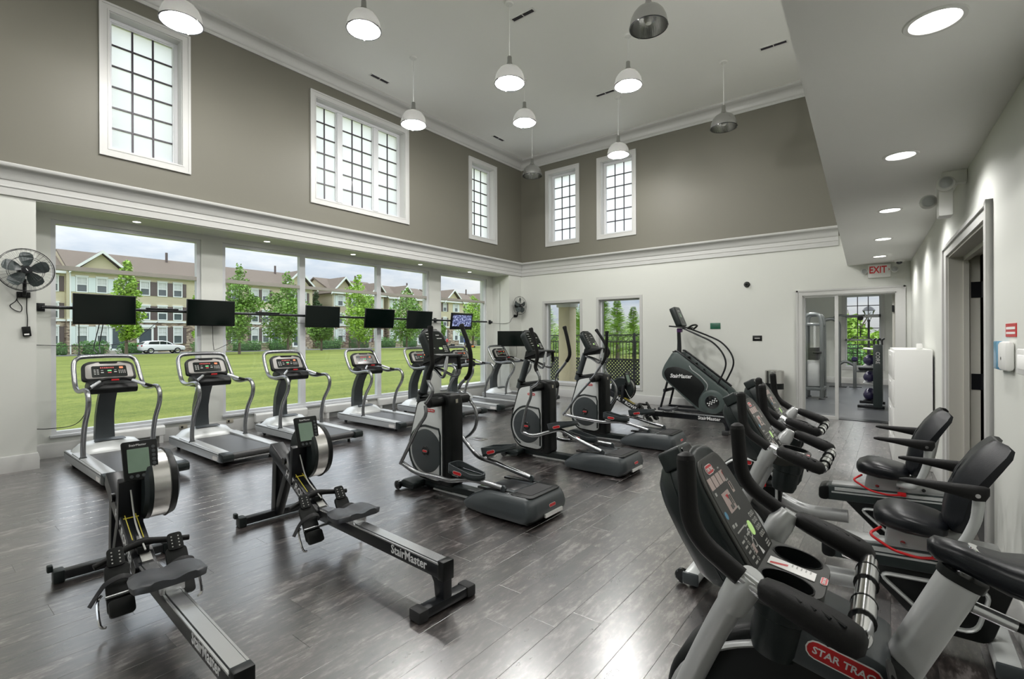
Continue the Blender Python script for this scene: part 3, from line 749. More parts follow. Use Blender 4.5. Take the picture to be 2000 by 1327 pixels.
    keys([(x, y, .020, .008) for x in (-.15, -.12) for y in (.02, .0, -.02, -.04)] + [(.10 + i * .02, .005 - j * .018, .009, .010) for i in range(4) for j in range(3)] + [(-.075, -.02, .03, .012), (.06, -.015, .03, .012), (-.075, .01, .024, .006), (.06, .012, .024, .006)], 'grey_print', 'key_print')
    m = MB(); m.prism(roundpoly([(-.60, .90), (-.38, .905), (-.355, .965), (-.40, 1.035), (-.58, 1.07), (-.66, 1.0)], .02), -.245, .245, 'xz', bev=.02); tr = m.build('console_tray', 'black_plastic', t)
    m = MB(); m.bb(-.41, -.345, -.04, .04, 1.065, 1.085, bev=.006); m.build('stop_clip', 'red_badge', t)
    for s in (-1, 1): badge(t, basis((.70, s * .3985, .085), (s * -1 * -1, 0, 0) if s < 0 else (-1, 0, 0), (0, 0, 1)), .16, .05, False)
    return t
TMX = -7.45
tm0 = make_treadmill()
tm_rows = [(1.81, 'treadmill nearest the left wall fan, partly behind the closest rowing machine'), (2.96, 'second treadmill in the row, below the second hanging screen'), (4.19, 'third treadmill, seen just behind the middle rowing machine'), (5.72, 'fourth treadmill in the window row, left of the front elliptical'),
           (7.15, 'fifth treadmill, its console hidden behind the front elliptical'), (8.40, 'sixth treadmill, seen behind the front elliptical towards the corner'), (9.90, 'treadmill nearest the back corner of the room')]
for i, (y, lab) in enumerate(tm_rows):
    o = tm0 if i == 0 else copy_tree(tm0)
    tag(o, lab, 'treadmill', 'treadmills facing the windows'); o.location = (TMX, y, 0)
# ---------------------------------------------------------------- rowing machine (flywheel = -x)
def make_rower():
    t = thing('rowing_machine')
    ux, uz = .895, -.446                                                # direction of the sloping upper beam (down towards the rider)
    def up(d, off=0.0): return (-1.18 + ux * d - uz * off, .625 + uz * d + ux * off)
    A, B = up(0, .045), up(.93, .045); C_, D_ = up(.93, -.055), up(0, -.055)
    m = MB(); m.prism(roundpoly([A, B, C_, D_], .015), -.055, .055, 'xz', bev=.004); beam = m.build('upper_beam', 'black_frame', t)
    lettering(beam, 'HIIT ROWER', .085, basis((up(.60)[0], -.0555, up(.60)[1] - .005), (ux, 0, uz), (-uz, 0, ux)), aspect=1.0, bold=.001)
    m = MB(); p = up(.38, .047); q_ = up(.70, .047)
    for y in (-.028, .028): m.tube([(p[0], y, p[1]), (q_[0], y, q_[1])], .003, 6)
    for d in (.42, .50): a = up(d, .047); m.box((a[0], 0, a[1]), (.008, .08, .003), Euler((0, math.atan2(-uz, ux), 0)))
    m.build('warning_print', 'yellow_print', beam, sharp=0)
    m = MB(); a = up(.86, .047); m.box((a[0], .01, a[1]), (.07, .055, .003), Euler((0, math.atan2(-uz, ux), 0))); m.build('data_label', 'grey_print', beam, sharp=0)
    m = MB(); m.tube([(-.72, .0, .62), (-.60, 0, .44), (-.36, 0, .335)], .005, 6, 4); m.build('pull_strap', 'grey_print', t)
    # flywheel cage beside the beam
    cx, cz = -.82, .615
    m = MB(); m.lathe([(.03, .055), (.20, .055), (.222, .075), (.225, .10)], 36, (cx, 0, cz), 'y'); m.lathe([(.0, .055), (.03, .055)], 36, (cx, 0, cz), 'y'); fw = m.build('flywheel_cover', 'charcoal_plastic', t)
    m = MB(); m.lathe([(.222, .10), (.222, .20)], 36, (cx, 0, cz), 'y'); m.build('cage_mesh', 'brushed_metal', fw)
    m = MB(); m.lathe([(.0, .26), (.15, .26), (.215, .235), (.228, .20), (.232, .195), (.215, .195)], 36, (cx, 0, cz), 'y'); m.build('cage_shell', 'black_plastic', fw)
    m = MB(); m.cyl((cx, .02, cz), (cx, .056, cz), .05, 18); m.cyl((cx - .05, -.075, cz - .06), (cx - .05, -.055, cz - .06), .03, 14); m.build('hub_cap', 'black_gloss', fw)
    m = MB(); m.prism(roundpoly([(-.80, .40), (-.745, .37), (-.715, .68), (-.755, .70)], .01), -.062, .072, 'xz', bev=.004); m.build('shroud', 'black_frame', t)
    m = MB(); m.tube([(-.74, .03, .66), (-.73, .04, .73), (-.70, .05, .80)], .014, 8, 3); m.build('monitor_arm', 'black_plastic', t)
    F = basis((-.675, .045, .815), (0, 1, 0), (-.30, 0, .95))
    m = MB(); m.M = F; m.prism(roundpoly([(-.090, -.125), (.090, -.125), (.096, .125), (-.096, .125)], .014), -.028, 0, 'xy', bev=.005); mon = m.build('monitor', 'black_plastic', t)
    m = MB(); m.M = F; m.prism(roundpoly([(-.070, -.075), (.045, -.075), (.045, .075), (-.070, .075)], .004), 0, .002, 'xy'); m.build('screen', 'lcd_green', mon, sharp=0)
    m = MB(); m.M = F
    for k in range(7): m.lathe([(0, .0025), (.010, .0025), (.011, 0)], 10, (.070, .075 - k * .027, 0))
    for k in range(4): m.lathe([(0, .0025), (.010, .0025), (.011, 0)], 10, (-.055 + k * .032, -.100, 0))
    m.build('keypad', 'slate_plastic', mon)
    lettering(mon, 'StairMaster', .020, F @ Matrix.Translation((-.012, .098, .0012)))
    # front A-legs and floor bar
    m = MB(); m.prism([(-1.205, .04), (-1.125, .04), (-1.085, .56), (-1.165, .56)], -.035, .035, 'xz', bev=.003); m.prism([(-1.175, .03), (-1.10, .03), (-.87, .46), (-.945, .46)], -.03, .03, 'xz', bev=.003); m.parts('front_leg', 'black_frame', t)
    m = MB(); m.bb(-1.19, -1.12, -.30, .30, .012, .07, bev=.008); ft = m.build('front_foot', 'black_frame', t)
    m = MB()
    for s in (-1, 1): m.bb(-1.20, -1.11, s * .30 - .03, s * .30 + .03, 0, .082, bev=.01); m.bb(-1.195, -1.15, s * .335 - .02, s * .335 + .01, .07, .115, bev=.008)
    m.parts('foot_cap', 'charcoal_plastic', ft)
    # monorail, rear leg
    m = MB(); m.bb(-.42, 1.13, -.036, .036, .175, .268, bev=.004); rail = m.build('monorail', 'black_frame', t)
    lettering(rail, 'StairMaster', .080, basis((.80, -.0368, .222), (1, 0, 0), (0, 0, 1)), aspect=.98, bold=.0015)
    lettering(rail, 'StairMaster', .080, basis((.80, .0368, .222), (-1, 0, 0), (0, 0, 1)), aspect=.98, bold=.0015)
    m = MB(); m.bb(-.30, 1.10, -.031, .031, .266, .275); m.bb(-.30, 1.10, -.046, -.036, .262, .270); m.bb(-.30, 1.10, .036, .046, .262, .270); m.build('slide_track', 'aluminium_rail', rail, sharp=0)
    m = MB(); m.bb(1.085, 1.14, -.042, .042, .17, .285, bev=.006); m.build('end_cap', 'black_plastic', t)
    m = MB(); m.prism([(1.055, .04), (1.13, .04), (1.13, .20), (1.0, .20), (1.04, .14)], -.032, .032, 'xz', bev=.003); m.build('rear_leg', 'black_frame', t)
    m = MB(); m.bb(1.055, 1.135, -.20, .20, .008, .065, bev=.01); rf = m.build('rear_foot', 'black_frame', t)
    m = MB()
    for s in (-1, 1): m.bb(1.045, 1.145, s * .185 - .035, s * .185 + .035, 0, .07, bev=.012)
    m.parts('foot_cap', 'rubber', rf)
    # seat on its carriage
    rings = []
    for x, hw, z in ((-.02, .10, .348), (0, .15, .352), (.05, .168, .350), (.11, .172, .345), (.17, .168, .350), (.215, .15, .366), (.235, .11, .368)):
        top = []; bot = []
        for k in range(13):
            f = -1 + 2 * k / 12; y = f * hw
            dish = -.016 * (1 - f * f) + .010 * abs(math.sin(f * math.pi)) ** 2
            top.append((x, y, z + dish - (.012 if abs(f) > .95 else 0)))
        for k in range(13):
            f = 1 - 2 * k / 12; bot.append((x, f * hw * .96, z - .045))
        rings.append(top + bot)
    m = MB(); m.loft(rings); m.build('seat', 'seat_grey', t, sharp=55)
    m = MB(); m.bb(.03, .19, -.055, .055, .268, .312, bev=.005); m.build('seat_carriage', 'aluminium_rail', t)
    # handle resting on its hook
    m = MB(); m.tube([(-.395, -.235, .300), (-.405, -.16, .322), (-.43, -.07, .350), (-.44, 0, .358), (-.43, .07, .352), (-.405, .16, .338), (-.395, .235, .330)], [.017, .018, .020, .026, .020, .018, .017], 10, 4); m.build('handle', 'black_grip', t)
    m = MB(); m.bb(-.475, -.40, -.03, .03, .30, .345, bev=.006); m.build('handle_hook', 'black_plastic', t)
    for s in (-1, 1):
        Fp = basis((-.27, s * .145, .235), (0, 1, 0), (-.55, 0, .83))
        m = MB(); m.M = Fp; m.prism(roundpoly([(-.062, -.17), (.062, -.17), (.056, .10), (-.056, .10)], .03), -.02, 0, 'xy', bev=.004); fr = m.build('footrest', 'black_plastic', t)
        m = MB(); m.M = Fp; m.prism(roundpoly([(-.042, .08), (.042, .08), (.038, .185), (-.038, .185)], .02), -.004, .010, 'xy', bev=.003); m.prism(roundpoly([(-.058, -.19), (.058, -.19), (.058, -.10), (-.058, -.10)], .02), -.005, .03, 'xy', bev=.004); m.parts('heel_cup', 'black_plastic', fr)
        m = MB(); m.M = Fp
        for k in range(4):
            for x in (-.018, .018): m.lathe([(0, .0112), (.0042, .0112)], 8, (x, .10 + k * .02, 0))
        m.build('adjuster_holes', 'grey_print', fr, sharp=0, kind='stuff')
        m = MB(); m.M = Fp; m.tube([(s * -.066, -.02, -.01), (s * -.05, -.01, .05), (0, 0, .085), (s * .06, -.01, .055), (s * .085, -.03, 0), (s * .13, -.09, -.03)], .016, 6, 4, flat=.3); m.build('foot_strap', 'rubber', fr)
        m = MB(); m.M = Fp; m.tube([(s * .075, -.05, -.01), (s * .095, -.08, -.02), (s * .095, -.20, -.02), (s * .07, -.22, -.02)], .008, 6, 3); m.build('strap_buckle', 'chrome', fr)
    m = MB(); m.cyl((-.22, -.21, .175), (-.22, .21, .175), .011, 8); m.build('footrest_axle', 'steel_tube', t)
    return t
rw0 = make_rower()
for i, (x, y, rz, lab) in enumerate([(-3.17, .94, -.055, 'black rowing machine closest to the camera at lower left'), (-3.20, 2.10, -.055, 'black rowing machine in the middle of the floor, rear foot fully visible'), (-3.22, 8.50, .0, 'far rowing machine beside the stair climber at the back wall')]):
    o = rw0 if i == 0 else copy_tree(rw0)
    tag(o, lab, 'rowing machine', 'rowing machines'); o.location = (x, y, 0); o.rotation_euler = (0, 0, rz)
# ---------------------------------------------------------------- elliptical trainer (console = -x, ramp = +x); local origin under the arm pivot
def make_elliptical(label, y0, near_up, far_up, near_low, far_low, near_arm, far_arm, near_pedal, far_pedal):
    t = thing('elliptical_trainer', label, 'elliptical', 'elliptical trainers', (-3.62, y0, 0))
    panel = roundpoly([(-.36, .945), (-.15, .985), (.04, .975), (.05, .13), (-.05, .10), (-.36, .12), (-.47, .24), (-.51, .46), (-.455, .63)], [.05, .1, .03, .05, .05, .08, .12, .12, .1], 5)
    m = MB(); m.prism(panel, -.105, .105, 'xz', bev=.015); hs = m.build('drive_housing', 'black_plastic', t)
    inn = roundpoly([(-.335, .915), (-.15, .955), (.015, .945), (.022, .16), (-.05, .13), (-.34, .145), (-.44, .25), (-.478, .46), (-.43, .63)], [.05, .1, .03, .05, .05, .08, .12, .12, .1], 5)
    m = MB()
    for s in (-1, 1): m.prism(inn, s * .104, s * .116, 'xz', bev=.005)
    m.parts('side_panel', 'silver_panel', hs)
    arch = []                                                            # raised black rim around the crank cover
    for k in range(15): a = math.radians(245 - 165 * k / 14); arch.append((-.21 + .262 * math.cos(a), 0, .42 + .262 * math.sin(a)))
    arch = [(p[0], p[2]) for p in arch] + [(-.02, .665), (.0, .60), (.0, .18)]
    m = MB()
    for s in (-1, 1): m.tube([(x, s * .118, z) for x, z in arch], .011, 8)
    m.parts('panel_rim', 'charcoal_plastic', hs)
    m = MB()
    for s in (-1, 1): m.lathe([(0, s * .128), (.045, s * .128), (.05, s * .124), (.20, s * .124), (.225, s * .118), (.228, s * .108)], 40, (-.21, 0, .42), 'y')
    m.parts('crank_cover', 'slate_plastic', hs)
    m = MB()
    for s in (-1, 1): m.lathe([(0, s * .136), (.045, s * .136), (.052, s * .128)], 24, (-.21, 0, .42), 'y')
    m.parts('hub_cap', 'black_gloss', hs)
    badge(hs, basis((-.21, -.137, .42), (1, 0, 0), (0, 0, 1)), .07, .024, False)
    badge(hs, basis((-.14, -.117, .845), (1, 0, 0), (0, 0, 1)), .13, .038, True)
    m = MB(); m.prism(roundpoly([(-.04, .08), (.135, .08), (.125, .95), (.09, 1.02), (-.02, 1.035), (-.30, .99), (-.36, .945), (-.05, .94)], [.03, .05, .08, .06, .06, .03, .02, .04], 4), -.095, .095, 'xz', bev=.03, seg=3); sp_ = m.build('rear_spine', 'black_plastic', t)
    m = MB(); m.bb(.118, .124, -.015, .015, .86, .97); m.build('serial_label', 'outlet_plate', sp_, sharp=0)
    m = MB(); m.cyl((0, -.28, .95), (0, .28, .95), .052, 20, bev=.01); m.build('pivot_axle', 'black_plastic', t)
    # base: front foot with wheels, centre beam, rear ramp
    m = MB(); m.prism(roundpoly([(-.52, .015), (-.30, .02), (-.28, .09), (-.46, .11), (-.53, .06)], .03), -.22, .22, 'xz', bev=.02); m.bb(-.36, .58, -.06, .06, .03, .10, bev=.01); m.build('base_beam', 'charcoal_plastic', t)
    m = MB(); m.bb(-.15, .5, -.075, .075, .02, .035); m.build('beam_trim', 'silver_paint', t, sharp=0)
    m = MB()
    for s in (-1, 1): m.lathe([(0, s * .275), (.025, s * .275), (.045, s * .265), (.045, s * .235), (0, s * .235)], 16, (-.50, 0, .047), 'y'); m.cyl((-.50, s * .2, .047), (-.50, s * .24, .047), .03, 12)
    m.parts('transport_wheel', 'black_gloss', t)
    rings = []
    for z, x0, x1, w in ((.02, .44, 1.22, .285), (.06, .425, 1.255, .295), (.10, .46, 1.265, .292), (.16, .55, 1.25, .282), (.205, .65, 1.225, .268), (.222, .70, 1.19, .25)):
        rings.append([(x, y, z + (.0 if z < .1 else .012 * (x - .7))) for x, y in roundpoly([(x0, -w * .86), (x0 + .25, -w), (x1 - .04, -w), (x1, -w * .8), (x1, w * .8), (x1 - .04, w), (x0 + .25, w), (x0, w * .86)], .06, 4)])
    m = MB(); m.loft(rings); rp = m.build('rear_ramp', 'slate_plastic', t, sharp=50)
    m = MB(); m.prism(roundpoly([(.98, -.245), (1.215, -.235), (1.215, .235), (.98, .245)], .05), .218, .234, 'xy', bev=.008); m.build('ramp_cover', 'black_plastic', rp)
    m = MB(); m.prism(roundpoly([(1.0, -.17), (1.17, -.17), (1.17, .17), (1.0, .17)], .01), .234, .2365, 'xy'); m.build('grip_mat', 'rubber', rp, sharp=0)
    m = MB(); m.prism(roundpoly([(.66, -.12), (.96, -.12), (.96, .12), (.66, .12)], .05), .215, .2285, 'xy', bev=.004); m.build('ramp_well', 'black_frame', rp)
    m = MB()
    for s in (-1, 1): m.bb(.60, .97, s * .195 - .03, s * .195 + .03, .210, .230, bev=.004)
    m.parts('roller_track', 'black_gloss', rp)
    m = MB(); m.prism(roundpoly([(1.258, -.10), (1.275, -.10), (1.275, .17), (1.258, .17)], .004), .045, .075, 'xy'); m.build('lift_handle', 'badge_white', rp, sharp=0)
    badge(rp, basis((1.262, .02, .13), (0, 1, 0), (-.25, 0, 1)), .10, .028, False)
    m = MB()
    for s in (-1, 1): m.cyl((1.16, s * .22, 0), (1.16, s * .22, .03), .025, 10)
    m.parts('foot', 'rubber', t)
    # mast, console, fixed handles
    m = MB(); m.tube([(-.42, 0, .90), (-.385, 0, 1.0)], .052, 12); m.tube([(-.385, 0, 1.0), (-.27, 0, 1.33)], .045, 12); m.build('mast', 'slate_plastic', t)
    m = MB(); m.tube([(-.392, 0, .985), (-.382, 0, 1.01)], .056, 12); m.build('mast_collar', 'black_plastic', t)
    F = basis((-.175, 0, 1.555), (0, 1, 0), (-.50, 0, .86))
    m = MB(); m.M = F; m.prism(roundpoly([(-.155, -.165), (.155, -.165), (.150, .10), (.105, .145), (-.105, .145), (-.150, .10)], .03), -.085, 0, 'xy', bev=.015); con = m.build('console', 'charcoal_plastic', t)
    m = MB(); m.M = F; m.prism(roundpoly([(-.125, -.15), (.125, -.15), (.12, .09), (.085, .125), (-.085, .125), (-.12, .09)], .02), 0, .003, 'xy'); m.build('display', 'display_black', con, sharp=0)
    m = MB(); m.M = F; pill(m, .05, .026, .005); m2 = MB(); m2.M = Matrix.Translation(F.to_3x3() @ Vector((.02, -.085, 0))); m2.add(m.v, m.f); m2.build('start_key', 'green_button', con, sharp=0)
    m = MB(); m.M = F
    for i in range(3):
        for j in range(4): m.bb(.063 + i * .018, .075 + i * .018, -.125 + j * .02, -.113 + j * .02, .003, .005)
    for j, w in enumerate((.05, .04, .055, .03, .045, .05)): m.bb(-.11, -.11 + w, .09 - j * .035, .098 - j * .035, .003, .0042)
    m.bb(.02, .07, .07, .08, .003, .0042); m.bb(.02, .09, .03, .04, .003, .0042); m.build('key_print', 'grey_print', con, sharp=0)
    m = MB(); m.M = F; m.prism(roundpoly([(-.10, .135), (.10, .135), (.09, .165), (-.09, .165)], .01), -.07, -.01, 'xy', bev=.006); m.build('console_cap', 'black_plastic', con)
    m = MB(); m.prism(roundpoly([(-.24, 1.30), (-.05, 1.325), (.075, 1.395), (.07, 1.425), (-.09, 1.43), (-.21, 1.42)], .02), -.15, .15, 'xz', bev=.02); m.build('console_tray', 'black_plastic', t)
    for s in (-1, 1):
        m = MB(); m.tube([(.065, s * .085, 1.40), (.062, s * .10, 1.30), (.055, s * .105, 1.225), (.0, s * .09, 1.195), (-.14, s * .04, 1.255), (-.26, s * .02, 1.285)], .015, 10, 4); m.build('fixed_handle', 'steel_tube', t)
        m = MB(); m.tube([(.066, s * .084, 1.408), (.0625, s * .10, 1.27)], .020, 10); m.build('pulse_grip', 'black_grip' if s > 0 else 'aluminium_rail', t)
    # swinging arms: grip, steel upper, lower link, pedal beam, pedal
    for s, upp, low, arm, ped in ((-1, near_up, near_low, near_arm, near_pedal), (1, far_up, far_low, far_arm, far_pedal)):
        y = s * .315
        P = smoothpath([(x, y + s * .0, z) for x, z in upp], 5); k = int(len(P) * .45)
        m = MB(); m.tube(P[:k + 1], .018, 10); sw = m.build('swing_arm', 'steel_tube', t)
        m = MB(); m.tube(P[k:], .0235, 10); m.ringsweep([P[-2], P[-1], P[-1] + (P[-1] - P[-2]).normalized() * .012], [.024, .030, .024], 12); m.build('arm_grip', 'black_grip', sw)
        m = MB(); m.tube([(x, y, z) for x, z in low], .018, 10, 4); m.build('lower_link', 'steel_tube', t)
        yb = s * .20
        m = MB(); m.tube([(arm[0][0], s * .30, arm[0][1]), (arm[1][0], s * .27, arm[1][1]), (arm[2][0], s * .22, arm[2][1])] + [(x, yb, z) for x, z in arm[3:]], .024, 12, 4); m.build('pedal_beam', 'steel_tube', t)
        e = arm[-1]; m = MB(); m.lathe([(0, -.012), (.030, -.012), (.030, .012), (0, .012)], 14, (e[0] + .005, yb, e[1] - .006), 'y'); m.build('roller', 'slate_plastic', t)
        px, pz, pa = ped; Mp = Matrix.Translation((px, s * .19, pz)) @ Matrix.Rotation(pa, 4, 'Y')
        m = MB(); m.M = Mp; o_ = roundpoly([(-.20, -.055), (-.17, -.085), (.14, -.085), (.20, -.04), (.20, .04), (.14, .085), (-.17, .085), (-.20, .055)], .04, 3)
        m.prism(o_, -.028, .0, 'xy', bev=.008); pd = m.build('pedal', 'charcoal_plastic', t)
        m = MB(); m.M = Mp; n_ = len(o_); hs_ = [.028 + (.035 if x < -.05 else 0) for x, y_ in o_]
        ii = [(x * .93, y_ * .88) for x, y_ in o_]
        m.add([(x, y_, 0) for x, y_ in o_] + [(x, y_, h) for (x, y_), h in zip(o_, hs_)] + [(x, y_, h) for (x, y_), h in zip(ii, hs_)] + [(x, y_, .004) for x, y_ in ii], [(a * n_ + i, a * n_ + (i + 1) % n_, (a + 1) * n_ + (i + 1) % n_, (a + 1) * n_ + i) for a in range(3) for i in range(n_)])
        m.build('pedal_rim', 'slate_plastic', pd)
        badge(pd, Mp @ basis((-.05, -.0865, .002), (1, 0, 0), (0, 0, 1)), .11, .034, False)
        m = MB(); m.M = Mp; m.cyl((-.16, 0, -.05), (-.16, 0, -.01), .028, 12); m.box((-.13, 0, -.045), (.09, .06, .03), bev=.008); m.build('pedal_bracket', 'brushed_metal', pd)
    return t
make_elliptical('front elliptical trainer, its ramp nearest the middle rowing machine', 3.58,
    [(.0, .95), (.07, 1.02), (.10, 1.09), (.045, 1.17), (.05, 1.24), (.10, 1.33), (.095, 1.42), (.075, 1.70)], [(.0, .95), (-.14, 1.0), (-.13, 1.08), (.0, 1.20), (.025, 1.38), (-.01, 1.52), (-.11, 1.73)],
    [(.0, .93), (.0, .83), (-.12, .69), (-.28, .45), (-.38, .30)], [(.0, .93), (.10, .80), (.08, .62), (-.08, .50), (-.20, .58)],
    [(-.38, .31), (-.19, .235), (.05, .215), (.22, .205), (.36, .235), (.52, .265), (.68, .265), (.88, .255)], [(-.22, .60), (.0, .46), (.18, .375), (.30, .35), (.46, .335), (.60, .31), (.90, .262)],
    (.44, .315, math.radians(4)), (.53, .475, math.radians(-18)))
make_elliptical('middle elliptical trainer, second of the three from the camera', 5.36,
    [(.0, .95), (.11, 1.02), (.13, 1.10), (.07, 1.22), (.10, 1.36), (.06, 1.54), (.0, 1.70)], [(.0, .95), (-.03, 1.06), (.12, 1.24), (.19, 1.36), (.16, 1.55), (.11, 1.73)],
    [(.0, .93), (-.01, .83), (-.07, .70), (-.12, .52), (-.15, .38)], [(.0, .93), (-.02, .80), (-.10, .60), (-.20, .45), (-.30, .36)],
    [(-.16, .37), (.0, .34), (.20, .40), (.34, .44), (.44, .42), (.56, .37), (.74, .31), (.93, .255)], [(-.30, .36), (-.15, .27), (.05, .23), (.22, .225), (.4, .25), (.6, .262), (.86, .256)],
    (.40, .50, math.radians(-16)), (.46, .30, math.radians(3)))
make_elliptical('farthest elliptical trainer, before the low back windows', 6.92,
    [(.0, .95), (.06, 1.01), (.12, 1.10), (.22, 1.24), (.25, 1.34), (.265, 1.50), (.27, 1.67)], [(.0, .95), (-.09, 1.08), (-.05, 1.25), (-.02, 1.36), (-.11, 1.53), (-.24, 1.71)],
    [(.0, .93), (-.10, .83), (-.24, .68), (-.40, .48), (-.50, .37)], [(.0, .93), (.10, .80), (.10, .62), (.0, .48), (-.1, .42)],
    [(-.50, .37), (-.30, .34), (-.05, .31), (.15, .30), (.30, .32), (.45, .33), (.60, .31), (.86, .258)], [(-.1, .42), (.05, .36), (.2, .34), (.34, .36), (.5, .345), (.7, .30), (.93, .258)],
    (.36, .385, math.radians(2)), (.60, .44, math.radians(-12)))
# ---------------------------------------------------------------- stair climber (console = -x)
def make_stepmill():
    t = thing('stair_climber', 'dark green stair climber with revolving steps against the back wall', 'stair climber', None, (-3.2, 10.58, 0))
    side = [(-.48, 1.26), (-.66, .98), (-.71, .84), (-.70, .73), (-.61, .64), (.06, .07), (.16, .045), (.46, .045), (.64, .20), (.66, .42), (.60, .50), (-.38, 1.27)]
    for s in (-1, 1):
        m = MB(); m.prism(roundpoly(side, [.04, .06, .06, .06, .06, .06, .05, .08, .1, .06, .04, .03], 4), s * .235, s * .335, 'xz', bev=.02)
        sd = m.build('side_panel', 'step_panel', t)
        ins = roundpoly([(-.66, .82), (-.60, .93), (-.40, .97), (-.12, .88), (.14, .66), (.20, .54), (.12, .42), (.06, .30), (.07, .12), (-.60, .67)], [.04, .06, .1, .12, .1, .06, .05, .06, .03, .06], 5)
        m = MB(); m.prism(ins, s * .330, s * .340, 'xz', bev=.004); m.build('panel_inset', 'black_plastic', sd)
        m = MB(); m.lathe([(0, s * .372), (.135, s * .372), (.14, s * .366), (.20, s * .366), (.238, s * .352), (.242, s * .33)], 40, (.34, 0, .275), 'y'); m.build('wheel_ring', 'step_panel', sd)
        m = MB(); m.lathe([(0, s * .376), (.125, s * .376), (.138, s * .370)], 32, (.34, 0, .275), 'y'); m.build('wheel_disc', 'black_gloss', sd)
        m = MB()
        m.M = basis((.34, s * .3765, .275), (-s * .8 if s > 0 else .8, 0, .55 if s < 0 else .55), (0, 0, 1))
        for i in range(7):
            for j in range(3):
                if (i + j) % 2 == 0: m.bb(-.10 + i * .03, -.075 + i * .03, -.035 + j * .024, -.015 + j * .024, 0, .001)
        m.build('checker_emblem', 'letter_white', sd, sharp=0)
        m = MB(); m.tube([(.30, s * .345, 1.05 - .10), (-.20, s * .345, 1.12)], .004, 4); 
        lettering(sd, 'StairMaster', .115, basis((-.30, s * .3405, .765), (1 if s < 0 else -1, 0, 0), (0, 0, 1)), shear=.25, aspect=.84, bold=.0025)
        edge = [(-.12, .99), (-.06, .90), (.10, .78), (.24, .62), (.22, .50)]
        m = MB(); m.tube([(x, s * .338, z) for x, z in edge], .010, 6, 4); m.build('panel_trim', 'silver_paint', sd)
        m = MB(); m.tube(bendpath([(-.60, s * .25, .68), (-.76, s * .27, .05)], .05), .024, 10); m.build('leg', 'black_frame', t)
        m = MB(); m.tube([(.39, s * .30, .57), (.47, s * .30, .72), (.57, s * .30, .95), (.58, s * .30, 1.12), (.50, s * .30, 1.30), (.33, s * .30, 1.48), (.10, s * .29, 1.60), (-.22, s * .22, 1.74), (-.30, s * .18, 1.77)], .0175, 10, 5); m.build('handrail', 'black_frame', t)
    m = MB(); m.bb(-.80, .66, -.30, -.25, .02, .075, bev=.01); m.bb(-.80, .66, .25, .30, .02, .075, bev=.01); m.bb(-.80, -.72, -.33, .33, .01, .07, bev=.01); m.bb(-.70, -.66, -.28, .28, .40, .47, bev=.01); m.build('base_frame', 'black_frame', t)
    n = 7                                                                # the escalator of steps
    for k in range(n):
        f = k / (n - 1); x = .50 - f * .90; z = .36 + f * .78
        m = MB(); m.bb(x - .10, x + .12, -.232, .232, z - .012, z + .02, bev=.006); m.box((x - .085, 0, z + .075), (.016, .464, .14), Euler((0, -.25, 0)))
        m.build('step', 'black_plastic', t)
        m = MB(); m.bb(x + .10, x + .124, -.230, .230, z + .017, z + .024); m.build('step_nosing', 'slate_plastic', t, sharp=0)
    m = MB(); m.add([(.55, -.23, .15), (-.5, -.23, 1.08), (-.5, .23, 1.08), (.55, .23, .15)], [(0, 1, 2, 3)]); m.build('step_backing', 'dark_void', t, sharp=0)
    m = MB()
    for s in (-1, 1): m.tube([(.56, s * .245, .56), (-.30, s * .245, 1.22), (-.45, s * .245, 1.29)], .02, 8, 3)
    m.parts('top_edge', 'black_frame', t)
    m = MB(); m.tube([(-.46, 0, 1.15), (-.44, 0, 1.35), (-.45, 0, 1.72)], [.075, .05, .042, .04], 12, 4); m.build('console_post', 'black_frame', t)
    m = MB(); m.bb(-.485, -.41, -.018, .018, 1.45, 1.53); m.build('post_label', 'badge_white', t, sharp=0)
    m = MB(); m.box((-.43, 0, 1.73), (.10, .12, .09), bev=.02); m.build('post_joint', 'purple_plastic', t)
    F = basis((-.40, 0, 2.01), (0, 1, 0), (-.38, 0, .92))
    m = MB(); m.M = F; m.prism(roundpoly([(-.19, -.20), (.19, -.20), (.185, .25), (-.185, .25)], .06), -.12, 0, 'xy', bev=.015); con = m.build('console', 'charcoal_plastic', t)
    m = MB(); m.M = F; m.prism(roundpoly([(-.15, -.18), (.15, -.18), (.145, .22), (-.145, .22)], .03), 0, .004, 'xy'); m.build('console_face', 'slate_plastic', con, sharp=0)
    m = MB(); m.M = F; m.bb(-.05, .06, .0, .10, .004, .006); m.build('screen', 'lcd_green', con, sharp=0)
    m = MB(); m.M = F; m.bb(-.06, .06, -.15, -.05, .004, .006); m.build('keypad', 'black_gloss', con, sharp=0)
    lettering(con, 'StairMaster', .03, F @ Matrix.Translation((0, .15, .005)))
    m = MB(); m.box((-.40, 0, 1.80), (.40, .42, .03), Euler((0, .10, 0)), bev=.012); m.build('console_shelf', 'black_plastic', t)
    m = MB(); m.tube([(-.20, -.22, 1.76), (-.12, -.18, 1.82), (-.10, 0, 1.84), (-.12, .18, 1.82), (-.20, .22, 1.76)], .02, 10, 4); m.build('front_grip', 'black_grip', t)
    return t
make_stepmill()
